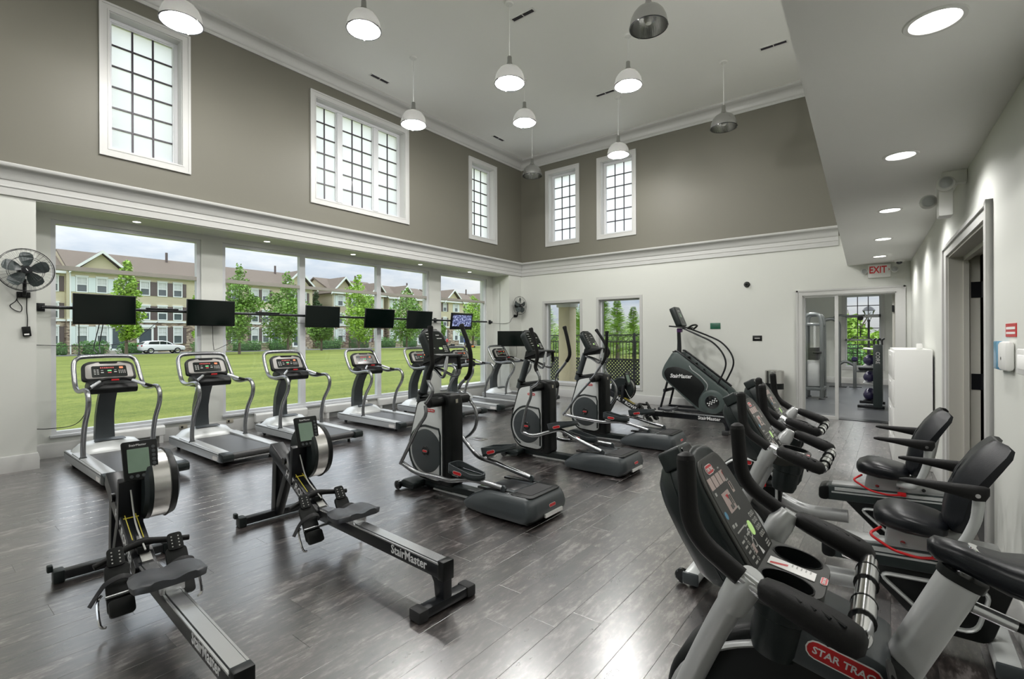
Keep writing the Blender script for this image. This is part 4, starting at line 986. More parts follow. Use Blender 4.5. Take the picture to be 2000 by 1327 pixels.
# ================================================================ exercise bikes (console = -x, rider faces -x)
def bike_head(t):
    """console, grips, elbow pads, cup holders and posts shared by the upright and the recumbent bikes"""
    F = basis((-.300, 0, .930), (0, 1, 0), (-.51, 0, .86))               # face frame: x right, y up the face, z out
    out = roundpoly([(-.150, -.015), (.150, -.015), (.160, .16), (.150, .30), (.105, .375), (.045, .395), (-.045, .395), (-.105, .375), (-.150, .30), (-.160, .16)], .04, 3)
    m = MB(); m.M = F; m.prism(out, -.10, 0, 'xy', bev=.022, seg=3); con = m.build('console', 'charcoal_plastic', t)
    m = MB(); m.M = F; m.prism(roundpoly([(-.138, .0), (.138, .0), (.146, .16), (.136, .29), (.10, .35), (-.10, .35), (-.136, .29), (-.146, .16)], .03, 3), -.002, .006, 'xy', bev=.004); m.build('console_bezel', 'console_grey', con)
    m = MB(); m.M = F; m.prism(roundpoly([(-.120, .012), (.120, .012), (.128, .16), (.120, .28), (.085, .34), (-.085, .34), (-.120, .28), (-.128, .16)], .03, 3), .006, .0072, 'xy'); m.build('overlay', 'overlay_grey', con, sharp=0)
    rings = []                                                           # rounded back shell
    for z, k in ((-.085, 1.0), (-.125, .93), (-.155, .78), (-.17, .5)):
        rings.append([F @ Vector((x * k, .19 + (y - .19) * k, z)) for x, y in out])
    m = MB(); m.loft(rings); m.build('back_shell', 'charcoal_plastic', con)
    m = MB(); m.M = F @ Matrix.Translation((-.05, .385, -.055)); m.prism(roundpoly([(-.075, -.03), (.055, -.03), (.045, .03), (-.065, .035)], .012), -.045, .035, 'xy', bev=.008); m.build('reading_ledge', 'charcoal_plastic', con)
    m = MB(); m.M = F @ Matrix.Translation((-.055, .385, -.019)); m.prism(roundpoly([(-.05, -.018), (.04, -.018), (.034, .020), (-.044, .022)], .006), 0, .003, 'xy'); m.build('port_recess', 'black_gloss', con, sharp=0)
    badge(con, F @ Matrix.Translation((-.045, .312, .0075)), .068, .030, True)
    def rect(lst, nm, mt, z=.0072, kind=None):
        m = MB(); m.M = F
        for x, y, w, h in lst: m.bb(x - w / 2, x + w / 2, y - h / 2, y + h / 2, z, z + .0008)
        m.build(nm, mt, con, sharp=0, kind=kind)
    rect([(-.092 + i * .042, .272, .036, .036) for i in range(4)] + [(-.025, .200, .074, .062), (.058, .228, .022, .036), (-.035, .052, .020, .028)], 'display_window', 'pink_print', kind='stuff')
    m = MB(); m.M = F; m.add([(-.035, .221, .0084), (-.008, .221, .0084), (-.022, .206, .0084)], [(0, 1, 2)]); m.add([(.040, .281, .0084), (.052, .289, .0084), (.052, .256, .0084)], [(0, 1, 2)]); m.build('warning_mark', 'red_badge', con, sharp=0)
    rect([(-.012, .196, .010, .04), (.002, .20, .006, .03), (-.028, .182, .012, .014), (.048, .27, .006, .03), (.058, .232, .008, .026)], 'dark_print', 'display_black', .0081, 'stuff')
    lines = [(-.055, .302, .016, .005), (-.010, .302, .016, .005), (.033, .30, .014, .005), (.050, .254, .026, .006), (-.098, .240, .014, .010), (.020, .166, .014, .012), (-.10, .140, .018, .010), (-.075, .138, .016, .010), (-.055, .118, .085, .004), (.0, .114, .03, .004), (-.02, .094, .035, .006)]
    for k in range(5): lines += [(-.092 + k * .004, .090 - k * .0165, .026, .006)]
    lines += [(.095, .028, .036, .004), (.095, .036, .028, .004), (.095, .020, .034, .004)]
    rect(lines, 'print_lines', 'grey_print', kind='stuff')
    m = MB(); m.M = F
    for i in range(3):
        for j in range(4): m.lathe([(.0052, .0072), (.0068, .0084), (.0080, .0072)], 10, (.075 + i * .017, .125 - j * .022, 0))
    for k in range(5): m.lathe([(.0045, .0072), (.006, .0084), (.0072, .0072)], 10, (-.058 + k * .003, .092 - k * .0165, 0))
    m.lathe([(.011, .0072), (.013, .0086), (.015, .0072)], 14, (-.008, .062, 0)); m.lathe([(.011, .0072), (.013, .0086), (.015, .0072)], 14, (-.005, .090, 0)); m.build('key_rings', 'grey_print', con, kind='stuff')
    m = MB(); m.M = F @ Matrix.Translation((.026, .098, .0072)) @ Matrix.Rotation(math.pi / 2, 4, 'Z'); pill(m, .046, .034, .002, 6); m.build('start_key', 'green_button', con, sharp=0)
    m = MB(); m.M = F; m.lathe([(0, .0082), (.012, .0082)], 16, (-.108, .176, 0)); m.build('globe_mark', 'blue_plastic', con, sharp=0)
    m = MB(); m.M = F; m.add([(.005, .020, .008), (.030, .020, .008), (.005, .052, .008)], [(0, 1, 2)]); m.build('level_wedge', 'letter_white', con, sharp=0)
    # tray with two cup wells
    T = basis((-.238, 0, .932), (0, 1, 0), (-.96, 0, .17))               # x right, y towards the console, z up
    def ell(cx, cy, a, b, n=28): return [(cx + a * math.cos(2 * math.pi * k / n), cy + b * math.sin(2 * math.pi * k / n)) for k in range(n)]
    outer = roundpoly([(-.165, .09), (.165, .09), (.170, -.03), (.12, -.105), (-.12, -.105), (-.170, -.03)], .04, 4)
    bm = bmesh.new()
    vo = [bm.verts.new(T @ Vector((x, y, 0))) for x, y in outer]; eds = [bm.edges.new((vo[i], vo[(i + 1) % len(vo)])) for i in range(len(vo))]
    for c in (-.098, .098):
        vh = [bm.verts.new(T @ Vector((x, y, 0))) for x, y in ell(c, -.015, .056, .066)]; eds += [bm.edges.new((vh[i], vh[(i + 1) % len(vh)])) for i in range(len(vh))]
    bmesh.ops.triangle_fill(bm, edges=eds, use_beauty=True)
    m = MB(); m.bm(bm)
    m.loft([[T @ Vector((x, y, 0)) for x, y in outer], [T @ Vector((x * 1.015, y * 1.02, -.012)) for x, y in outer], [T @ Vector((x * .98, y * .98, -.055)) for x, y in outer], [T @ Vector((x * .93, y * .93, -.065)) for x, y in outer]], caps=False)
    tray = m.build('cup_tray', 'console_grey', t)
    for c in (-.098, .098):
        m = MB(); m.loft([[T @ Vector((c + (x - c) * k, -.015 + (y + .015) * k, z)) for x, y in ell(c, -.015, .056, .066)] for k, z in ((1.06, .003), (1.0, .002), (.97, -.02), (.90, -.15), (.86, -.185), (.1, -.19))], caps=False); m.build('cup_well', 'black_plastic', tray)
        m = MB(); m.loft([[T @ Vector((c + (x - c) * k, -.015 + (y + .015) * k, z)) for x, y in ell(c, -.015, .056, .066)] for k, z in ((1.16, -.045), (1.14, -.095), (1.05, -.10), (1.01, -.185), (.85, -.215))]); m.build('cup_bowl', 'charcoal_plastic', tray)
    m = MB(); m.M = T; m.bb(-.030, .026, -.075, .050, .001, .003); m.build('instruction_card', 'badge_white', tray, sharp=0)
    m = MB(); m.M = T; m.add([(-.026, .044, .0035), (-.012, .044, .0035), (.008, -.002, .0035), (-.006, -.002, .0035)], [(0, 1, 2, 3)]); m.build('card_stripe', 'red_badge', tray, sharp=0)
    rr = MB(); rr.M = T
    for k in range(5): rr.bb(.004, .022, -.015 - k * .012, -.011 - k * .012, .003, .0034)
    rr.build('card_print', 'grey_print', tray, sharp=0)
    badge(tray, T @ basis((-.002, -.097, .001), (1, 0, 0), (0, 1, 0)), .052, .018, True)
    # rails, grips, pads, posts
    for s in (-1, 1):
        y = s * .300
        P = bendpath([(-.445, y * .97, 1.285), (-.432, y * .99, 1.085), (-.300, y, 1.000)], .11, 8)
        m = MB(); m.tube(P, .0255, 14); m.ringsweep([P[0], P[0] + (P[0] - P[1]).normalized() * .012, P[0] + (P[0] - P[1]).normalized() * .020], [.0255, .022, .010], 14); m.build('hand_grip', 'black_grip', t)
        m = MB(); m.tube([(-.315, y, 1.010), (-.235, y, .968), (-.08, y * .98, .912)], .0195, 14); m.build('side_rail', 'aluminium_rail', t)
        rings = []
        for f, w, th in ((0, .016, .014), (.05, .032, .024), (.2, .042, .028), (.5, .050, .031), (.8, .052, .032), (.94, .044, .028), (1, .022, .016)):
            cx, cz = -.258 + f * .225, .990 - f * .068 - .012 * f * f; yy = y - s * .012 * f
            rings.append([(cx + .29 * th * math.sin(a) , yy + w * math.copysign(abs(math.cos(a)) ** .7, math.cos(a)), cz + th * math.copysign(abs(math.sin(a)) ** .7, math.sin(a))) for a in [2 * math.pi * k / 20 for k in range(20)]])
        m = MB(); m.loft(rings); pad = m.build('elbow_pad', 'black_grip', t, sharp=60)
        m = MB()
        for g in range(4):
            x0 = -.20 + g * .030
            m.tube([(x0 - .03, y + .022, 1.010 - (x0 + .228) * .30), (x0 + .04, y - .022, .995 - (x0 + .228) * .30)], .0045, 6)
        m.build('pad_ridge', 'black_plastic', pad)
        m = MB(); m.tube([(-.285, s * .285, .990), (-.335, s * .262, .900), (-.40, s * .222, .76), (-.52, s * .150, .48)], [.030, .034, .034, .034], 14, 4); m.build('post', 'silver_paint', t)
        m = MB(); m.ringsweep([(-.272, s * .290, 1.008), (-.300, s * .280, .965), (-.330, s * .266, .905)], [.030, .043, .040], 16); m.build('post_collar', 'silver_paint', t)
    m = MB(); m.tube(bendpath([(-.11, -.295, .916), (-.046, -.27, .910), (-.046, .27, .910), (-.11, .295, .916)], .05, 5), .0255, 14); cb = m.build('cross_bar', 'chrome', t)
    m = MB()
    for y in (-.16, .07): m.cyl((-.046, y, .910), (-.046, y + .09, .910), .0300, 16)
    m.parts('pulse_sleeve', 'chrome', t)
    m = MB()
    for y in (-.166, -.070, .064, .160): m.cyl((-.046, y, .910), (-.046, y + .006, .910), .0315, 16)
    m.parts('sleeve_ring', 'black_gloss', t)
    for o in t.children: o.location = (-.016, 0, -.032)
def loftpad(m, secs, n=24, p=.6):
    """secs: list of (x, half_width, z_top, z_bottom)"""
    rings = []
    for x, w, zt, zb in secs:
        c, h = (zt + zb) / 2, (zt - zb) / 2
        rings.append([(x, w * math.copysign(abs(math.cos(a)) ** p, math.cos(a)), c + h * math.copysign(abs(math.sin(a)) ** p, math.sin(a))) for a in [2 * math.pi * k / n for k in range(n)]])
    return m.loft(rings)
def crank(t, x, z, ang, yo=.13):
    for s, a in ((-1, ang), (1, ang + math.pi)):
        px, pz = x + .17 * math.cos(a), z + .17 * math.sin(a)
        m = MB(); m.tube([(x, s * yo, z), (px, s * (yo + .015), pz)], [.022, .017], 10); m.cyl((x, s * (yo - .03), z), (x, s * (yo + .02), z), .035, 14); m.build('crank_arm', 'chrome', t)
        m = MB(); loftpad(m, [(px - .075, .03, pz + .012, pz - .012), (px - .06, .05, pz + .02, pz - .02), (px + .05, .052, pz + .02, pz - .02), (px + .07, .03, pz + .012, pz - .012)], 16); m.v = [(a_, b_ + s * (yo + .075), c_) for a_, b_, c_ in m.v]; pd = m.build('pedal', 'black_plastic', t)
        yy = s * (yo + .075)
        m = MB(); m.tube([(px - .01, yy - .06, pz - .01), (px - .02, yy - .055, pz + .04), (px - .03, yy, pz + .075), (px - .02, yy + .055, pz + .04), (px - .01, yy + .06, pz - .01)], .018, 6, 4, flat=.2); m.build('toe_strap', 'rubber', pd)
        m = MB(); m.box((px - .005, yy - .062, pz + .0), (.03, .02, .03), bev=.004); m.build('strap_buckle', 'red_paint', pd)
def make_upright():
    t = thing('upright_bike', 'upright exercise bike closest to the camera with large grey console', 'exercise bike', None, (0, 1.68, 0))
    bike_head(t)
    body = roundpoly([(-.62, .30), (-.58, .55), (-.42, .70), (-.20, .80), (.02, .745), (.10, .62), (.12, .30), (.05, .14), (-.30, .10), (-.54, .14)], [.08, .08, .1, .12, .08, .08, .1, .08, .1, .1], 5)
    m = MB(); m.prism(body, -.10, .10, 'xz', bev=.03, seg=3); bd = m.build('body_shell', 'black_plastic', t)
    rim = roundpoly([(-.60, .32), (-.555, .53), (-.42, .655), (-.22, .735), (-.02, .69), (.06, .58), (.08, .32), (.02, .18), (-.30, .14), (-.52, .18)], .09, 5)
    m = MB()
    for s in (-1, 1): m.tube([(x, s * .103, z) for x, z in rim], .018, 8, closed=True, flat=.55)
    m.parts('trim_ring', 'silver_paint', bd)
    badge(bd, basis((-.105, -.130, .735), (1, 0, -.20), (.20, 0, 1)), .175, .052, True)
    m = MB(); m.prism(roundpoly([(-.26, .70), (-.02, .65), (.0, .76), (-.20, .82), (-.27, .79)], .03), -.129, .129, 'xz', bev=.006); m.build('badge_plate', 'slate_plastic', bd)
    m = MB(); m.lathe([(0, -.118), (.10, -.118), (.12, -.105)], 30, (-.14, 0, .46), 'y'); m.lathe([(0, .118), (.10, .118), (.12, .105)], 30, (-.14, 0, .46), 'y'); m.parts('crank_disc', 'charcoal_plastic', bd)
    crank(t, -.06, .58, math.radians(62), .135)
    # seat post
    U = Vector((.40, 0, .916)); O = Vector((-.025, 0, .615))
    def orect(c, a, b): 
        X = Vector((.916, 0, -.40)); return [Vector(c) + X * x + Vector((0, y, 0)) for x, y in roundpoly([(-a, -b), (a, -b), (a, b), (-a, b)], min(a, b) * .9, 4)]
    m = MB(); m.loft([orect(O, .045, .036), orect(O + U * .40, .045, .036)]); m.build('seat_tube', 'silver_paint', t)
    m = MB(); m.loft([orect(O + U * .395, .050, .041), orect(O + U * .418, .050, .041)]); m.build('tube_collar', 'black_plastic', t)
    m = MB(); m.cyl(O + U * .41, O + U * .49, .024, 16); m.build('seat_pin', 'chrome', t)
    m = MB(); m.tube([O + U * .33 + Vector((.05, 0, 0)), (.235, 0, .895)], .016, 10); m.build('lever_rod', 'aluminium_rail', t)
    m = MB(); m.tube([(.225, 0, .898), (.33, 0, .872)], [.012, .013, .017], 10); m.build('height_lever', 'black_plastic', t)
    m = MB(); m.tube([(.325, 0, .873), (.337, 0, .870)], .016, 10); m.build('lever_tip', 'red_paint', t)
    m = MB(); loftpad(m, [(.045, .012, 1.092, 1.065), (.06, .035, 1.104, 1.05), (.12, .050, 1.098, 1.030), (.19, .075, 1.086, 1.005), (.26, .115, 1.088, 1.0), (.33, .135, 1.098, 1.005), (.39, .130, 1.112, 1.02), (.425, .10, 1.125, 1.03), (.438, .05, 1.12, 1.06)], 28, .75); m.build('saddle', 'vinyl_seat', t, sharp=60).location = (.025, 0, -.028)
    # floor frame
    m = MB(); m.tube([(-.60, 0, .12), (-.30, 0, .08), (.30, 0, .08), (.45, 0, .06)], .035, 12); m.build('floor_beam', 'silver_paint', t)
    for x, w in ((-.62, .26), (.42, .24)):
        m = MB(); m.bb(x - .05, x + .05, -w, w, .012, .085, bev=.03); st = m.build('stabilizer', 'silver_paint', t)
        m = MB()
        for s in (-1, 1): m.bb(x - .052, x + .052, s * w - .02, s * w + .02, .0, .088, bev=.012)
        m.parts('stabilizer_cap', 'charcoal_plastic', st)
    m = MB()
    for s in (-1, 1): m.lathe([(0, s * .30), (.035, s * .30), (.045, s * .29), (.045, s * .265), (0, s * .265)], 16, (-.66, 0, .05), 'y')
    m.parts('transport_wheel', 'black_gloss', t)
    return t
make_upright()
def make_recumbent():
    t = thing('recumbent_bike')
    bike_head(t)
    # front drive shell between the posts
    body = roundpoly([(-.86, .20), (-.84, .46), (-.66, .62), (-.46, .60), (-.34, .46), (-.34, .22), (-.44, .12), (-.74, .10)], [.1, .1, .1, .1, .1, .1, .08, .08], 5)
    m = MB(); m.prism(body, -.105, .105, 'xz', bev=.03, seg=3); bd = m.build('drive_shell', 'black_plastic', t)
    rim = roundpoly([(-.85, .22), (-.83, .44), (-.67, .585), (-.47, .565), (-.37, .45), (-.37, .24), (-.46, .155), (-.74, .13)], .1, 5)
    m = MB()
    for s in (-1, 1): m.tube([(x, s * .106, z) for x, z in rim], .020, 8, closed=True, flat=.55)
    m.parts('trim_ring', 'silver_panel', bd)
    m = MB(); m.lathe([(0, -.120), (.11, -.120), (.13, -.105)], 30, (-.58, 0, .36), 'y'); m.lathe([(0, .120), (.11, .120), (.13, .105)], 30, (-.58, 0, .36), 'y'); m.parts('crank_disc', 'charcoal_plastic', bd)
    badge(bd, basis((-.62, -.108, .55), (1, 0, 0), (0, 0, 1)), .14, .04, False)
    crank(t, -.58, .36, math.radians(25), .135)
    m = MB(); m.tube(bendpath([(-.42, 0, .30), (-.20, 0, .20), (.10, 0, .22)], .1), .05, 14); m.build('step_through_beam', 'silver_paint', t)
    for x, w in ((-.775, .24), (.66, .24)):
        m = MB(); m.bb(x - .05, x + .05, -w, w, .02, .10, bev=.03); st = m.build('stabilizer', 'silver_panel', t)
        m = MB()
        for s in (-1, 1): m.bb(x - .05, x + .05, s * w - .012, s * w + .012, .022, .098, bev=.01)
        m.parts('stabilizer_cap', 'slate_plastic', st)
    m = MB()
    for s in (-1, 1): m.lathe([(0, s * .225), (.035, s * .225), (.045, s * .215), (.045, s * .19), (0, s * .19)], 16, (-.84, 0, .05), 'y')
    m.parts('transport_wheel', 'black_gloss', t)
    m = MB()
    for x in (-.775, .66):
        for s in (-1, 1): m.cyl((x, s * .18, 0), (x, s * .18, .03), .02, 10)
    m.parts('foot', 'rubber', t)
    # inclined seat rail on a boxed A-frame
    sl = .06
    def rz(x): return .42 + sl * x
    m = MB(); m.prism(roundpoly([(-.06, rz(-.06) - .075), (.80, rz(.80) - .075), (.82, rz(.82) - .01), (.80, rz(.80) + .035), (-.04, rz(-.04) + .035), (-.08, rz(-.08) - .02)], [.04, .04, .03, .02, .03, .04], 4), -.075, .075, 'xz', bev=.012); rl = m.build('seat_rail', 'frame_green', t)
    m = MB(); m.prism([(.0, rz(0) + .03), (.74, rz(.74) + .03), (.74, rz(.74) + .048), (.0, rz(0) + .048)], -.06, .06, 'xz', bev=.003); m.build('rail_track', 'silver_paint', rl)
    m = MB()
    for s in (-1, 1): m.prism([(.02, rz(.02) + .004), (.72, rz(.72) + .004), (.72, rz(.72) + .026), (.02, rz(.02) + .026)], s * .074, s * .082, 'xz'); m.prism([(.0, rz(0) - .016), (.74, rz(.74) - .016), (.74, rz(.74) - .006), (.0, rz(0) - .006)], s * .074, s * .081, 'xz')
    m.build('rail_strip', 'silver_panel', rl, sharp=0)
    m = MB(); m.prism(roundpoly([(-.085, rz(0) - .08), (-.015, rz(0) - .08), (-.015, rz(0) + .04), (-.085, rz(0) + .02)], .03), -.083, .083, 'xz', bev=.015); m.build('rail_nose', 'black_plastic', rl)
    for k in range(4):
        for s in (-1, 1): pass
    leg = roundpoly([(.06, rz(.06) - .05), (.72, rz(.72) - .05), (.62, .07), (.36, .07)], [.03, .04, .05, .05], 4)
    m = MB(); m.prism(leg, -.055, .055, 'xz', bev=.015); lg = m.build('rear_support', 'black_plastic', t)
    ring = roundpoly([(.17, rz(.17) - .115), (.62, rz(.62) - .115), (.565, .12), (.40, .12)], .06, 5)
    m = MB()
    for s in (-1, 1): m.tube([(x, s * .060, z) for x, z in ring], .020, 8, closed=True, flat=.5)
    m.parts('support_rim', 'silver_panel', lg)
    # seat carriage, cushion, back, arm rests
    m = MB(); m.prism(roundpoly([(.20, rz(.2) + .045), (.66, rz(.66) + .045), (.66, rz(.66) + .085), (.50, rz(.5) + .10), (.36, rz(.36) + .16), (.22, rz(.22) + .14)], .02), -.065, .065, 'xz', bev=.006); cg = m.build('seat_carriage', 'silver_paint', t)
    m = MB()
    for x in (.28, .40, .54): m.cyl((x, -.072, rz(x) + .065), (x, .072, rz(x) + .065), .012, 10)
    m.parts('bolt', 'chrome', cg)
    m = MB(); loftpad(m, [(.155, .06, .645, .605), (.17, .12, .668, .585), (.22, .165, .690, .575), (.29, .185, .690, .565), (.36, .190, .676, .565), (.42, .175, .664, .57), (.455, .13, .655, .585), (.465, .07, .64, .605)], 32, .7); m.build('seat_cushion', 'vinyl_seat', t, sharp=60)
    BK = Matrix.Translation((.445, 0, .665)) @ Matrix.Rotation(math.radians(20), 4, 'Y') @ Matrix.Diagonal((1, .93, .92, 1))   # back rest frame: z up the back, -x towards rider
    m = MB(); m.M = BK; rings = []
    def hull(y, w):                                                      # swept back wings
        a = max(0.0, abs(y) - .075); return .075 * (a / .12) ** 1.15
    for z, w, c, th in ((-.035, .11, .02, .030), (-.015, .150, .0, .055), (.06, .180, -.018, .07), (.16, .185, -.034, .07), (.27, .190, -.034, .065), (.38, .195, -.016, .058), (.45, .190, .004, .050), (.49, .175, .020, .034), (.505, .14, .030, .014)):
        ys = [-1 + 2 * k / 16 for k in range(17)]
        rings.append([(c + hull(f * w, w), f * w, z) for f in ys] + [(c + th * (1 - .35 * abs(f)) + hull(f * w * .96, w) * .95, f * w * .985, z) for f in reversed(ys)])
    m.loft(rings); bk = m.build('backrest', 'vinyl_seat', t, sharp=50)
    m = MB(); m.M = BK; m.tube([(-.014, 0, .13), (-.0335, 0, .20), (-.0345, 0, .28), (-.024, 0, .35)], [.003, .012, .011, .002], 8, 3, flat=.25); m.build('back_groove', 'black_gloss', bk)
    m = MB(); m.tube(bendpath([(.42, 0, rz(.42) + .10), (.52, 0, rz(.52) + .12), (.575, 0, .75), (.60, 0, .90)], .06), .032, 12); m.build('back_post', 'silver_paint', t)
    for s in (-1, 1):
        m = MB(); m.tube([(.40, s * .10, rz(.4) + .10), (.49, s * .15, rz(.49) + .11), (.545, s * .20, .70), (.555, s * .235, .80), (.555, s * .245, .835)], .022, 10, 4); m.build('arm_bracket', 'silver_panel', t)
        rings = []
        for x, w, h in ((.265, .006, .006), (.29, .016, .012), (.38, .024, .018), (.47, .028, .027), (.54, .028, .036), (.575, .022, .034), (.59, .010, .018)):
            zc = .885 - max(0, h - .012) * .75
            rings.append([(x, s * .275 + w * math.copysign(abs(math.cos(a)) ** .7, math.cos(a)), zc + h * math.copysign(abs(math.sin(a)) ** .7, math.sin(a))) for a in [2 * math.pi * k / 16 for k in range(16)]])
        m = MB(); m.loft(rings); ar = m.build('armrest', 'black_grip', t, sharp=60)
        m = MB(); m.cyl((.548, s * .302, .862), (.548, s * .307, .862), .010, 10); m.cyl((.548, s * .243, .862), (.548, s * .248, .862), .010, 10); m.parts('arm_bolt', 'chrome', ar)
    m = MB(); m.tube(bendpath([(.19, -.10, .575), (.135, -.155, .545), (.24, -.165, .485), (.34, -.160, .470), (.42, -.10, .468)], .03), .007, 8); m.build('adjust_lever', 'red_paint', t)
    m = MB(); m.box((.42, -.10, .475), (.05, .02, .03), bev=.006); m.build('lever_bracket', 'red_paint', t)
    return t
rb0 = make_recumbent()
tag(rb0, 'recumbent bike next to the upright bike, backrest in front of the side door', 'exercise bike', 'recumbent bikes'); rb0.location = (-.24, 3.38, 0)
copy_tree(rb0, 'far recumbent bike, its backrest in front of the white cabinet', (-.37, 4.52, 0))
# ================================================================ fittings and loose things in the room
def light(kind, parent, loc, energy, size=.05, color=(1, .985, .955), spot=None):
    l = bpy.data.lights.new('bulb_light', kind); l.energy = energy; l.color = color
    if kind == 'AREA': l.shape = 'DISK'; l.size = size
    else: l.shadow_soft_size = size
    if spot: l.spot_size = math.radians(spot); l.spot_blend = .6
    o = bpy.data.objects.new('bulb_light', l); COL.objects.link(o); o.parent = parent; o.location = loc
    return o
# ---- pendant lamps: canopy, cord, socket, prismatic dome, dark rim
def pendant_proto():
    t = thing('pendant_lamp'); R = .225
    prof = [(R, 0), (R * .985, .05), (R * .93, .11), (R * .82, .165), (R * .66, .21), (R * .46, .238), (R * .27, .25)]
    m = MB(); m.lathe(prof + [(r - .004, z - .003) for r, z in reversed(prof)], 36, closed=True); sh = m.build('shade', 'prismatic_shade', t)
    m = MB(); m.lathe([(R + .004, -.006), (R + .006, .004), (R - .002, .008), (R - .006, -.004)], 36, closed=True); m.build('rim', 'black_frame', sh)
    m = MB()
    for k in range(3): a = k * 2.094 + .4; m.box((R * math.cos(a), R * math.sin(a), .0), (.018, .018, .022), Euler((0, 0, a)), bev=.003)
    m.parts('rim_clip', 'lamp_metal', sh)
    m = MB(); m.lathe([(.0, .40), (.030, .40), (.033, .39), (.035, .31), (.042, .30), (.042, .275), (.068, .262), (.068, .245), (0, .245)], 20); m.build('socket', 'lamp_metal', t)
    return t
def add_pendant(x, y, rim, lit, lab):
    t = thing('pendant_lamp', lab, 'pendant lamp', 'prismatic dome pendant lamps', (x, y, rim))
    for ch in PEN.children: copy_tree(ch, parent=t)
    m = MB(); m.cyl((0, 0, .39), (0, 0, C_Z - rim - .02), .0045, 8); m.build('cord', 'white_metal', t)
    m = MB(); m.lathe([(0, C_Z - rim - .028), (.055, C_Z - rim - .026), (.066, C_Z - rim - .012), (.066, C_Z - rim)], 24); m.build('canopy', 'white_metal', t)
    m = MB(); m.lathe([(.0, .035), (.035, .045), (.055, .09), (.048, .15), (.030, .20), (.024, .246)], 20); m.build('bulb', 'lamp_glow' if lit else 'lamp_inside', t)
    if lit:
        light('POINT', t, (0, 0, .035), PENDANT_W, .14)
    return t
PEN = pendant_proto()
lamps = [(-6.71, 2.20, 5.38, 1, 'pendant lamp cut by the top edge, in front of the tall upper window'), (-5.60, 3.98, 5.74, 1, 'lit dome pendant lamp at top of picture above the wide upper window'), (-6.71, 5.80, 5.38, 1, 'dome pendant lamp overlapping the right edge of the wide upper window'),
         (-4.49, 5.74, 5.38, 1, 'large lit dome pendant lamp hanging in the middle of the ceiling'), (-5.60, 7.62, 5.74, 1, 'smaller lit dome pendant lamp just below and right of the middle one'), (-3.43, 7.56, 5.74, 1, 'lit dome pendant lamp beside a ceiling vent, right of the middle'),
         (-4.49, 9.40, 5.38, 1, 'dome pendant lamp overlapping the right upper window of the back wall'), (-6.66, 9.36, 5.38, 0, 'unlit clear dome pendant lamp in the room corner'), (-2.40, 9.36, 5.38, 0, 'unlit dome pendant lamp in front of the greige back wall'), (-2.34, 5.75, 5.38, 0, 'unlit dome pendant lamp cut by the top edge, right of centre'),
         (-4.49, 2.20, 5.38, 1, 'lit dome pendant lamp above the near rowing machines, over the frame'), (-2.34, 2.20, 5.38, 0, 'unlit dome pendant lamp over the nearest floor, above the frame'), (-3.43, 3.98, 5.74, 1, 'lit dome pendant lamp over the front elliptical, above the frame'),
         (-6.71, -1.4, 5.38, 1, 'added lit dome pendant lamp behind the camera, window side'), (-4.49, -1.4, 5.38, 1, 'added lit dome pendant lamp behind the camera, in the middle'), (-2.34, -1.4, 5.38, 1, 'added lit dome pendant lamp behind the camera, near the lowered ceiling')]  # these three are unseen lamps, added behind the camera to brighten the room
for a in lamps: add_pendant(*a)
def drop_tree(o):
    for c in list(o.children): drop_tree(c)
    bpy.data.objects.remove(o)
drop_tree(PEN)
# ---- recessed lights
def downlight(x, y, z, r, w, lab, grp):
    t = thing('recessed_light', lab, 'ceiling light', grp, (x, y, z))
    m = MB(); m.lathe([(r * .80, .03), (r * .80, .0), (r * .84, -.006), (r, -.006), (r + .004, 0)], 32); m.build('trim_ring', 'white_metal', t)
    m = MB(); m.lathe([(0, -.0005), (r * .80, -.0005)], 32); m.build('lens', 'down_glow', t, sharp=0)
    o = light('SPOT', t, (0, 0, -.012), w, r * .7, (1, .985, .96), 150)
for (x, y), lab in zip([(.145, 2.71), (.052, 4.58), (-.016, 6.51), (-.094, 8.39), (-.162, 10.19)], ['largest recessed light in the lowered ceiling, top right', 'second recessed light in the lowered ceiling, above the side door', 'third recessed light in the lowered ceiling', 'fourth recessed light in the lowered ceiling', 'farthest recessed light, just before the exit sign']):
    downlight(x, y, 2.92, .105, DOWN_W, lab, 'recessed lights in the lowered ceiling')
for y, lab in ((2.27, 'small recessed light above the nearest large window'), (4.15, 'small recessed light over the left end of the wide window'), (5.89, 'small recessed light over the middle of the wide window'), (7.69, 'small recessed light over the right end of the wide window'), (9.37, 'small recessed light above the corner window bay')):
    downlight(-8.68, y, 3.30, .06, 3.0, lab, 'recessed lights above the large windows')
# ---- ceiling vents
def vent(x, y, along_x, lab):
    t = thing('ceiling_vent', lab, 'air vent', 'ceiling air vents', (x, y, C_Z), 0 if along_x else math.pi / 2)
    m = MB(); m.frame(-.215, .215, -.055, .055, .018, -.012, .0, 'xy'); m.bb(-.006, .006, -.04, .04, -.012, 0); m.build('vent_frame', 'white_metal', t, sharp=0)
    m = MB(); m.bb(-.20, .20, -.04, .04, -.003, -.001); m.build('vent_backing', 'dark_void', t, sharp=0)
    m = MB()
    for k in range(3): m.box((0, -.026 + k * .026, -.007), (.40, .003, .010), Euler((.6, 0, 0)))
    m.parts('slat', 'bronze_bar', t, sharp=0)
for a in [(-4.49, 6.08, 1, 'ceiling vent beside the topmost pendant cord'), (-7.76, 5.87, 0, 'ceiling vent above the wide upper window'), (-7.76, 9.46, 0, 'ceiling vent near the room corner'), (-4.61, 9.06, 1, 'ceiling vent left of a pendant lamp, middle of ceiling'), (-1.59, 9.36, 1, 'ceiling vent beside the lowered ceiling edge')]: vent(*a)
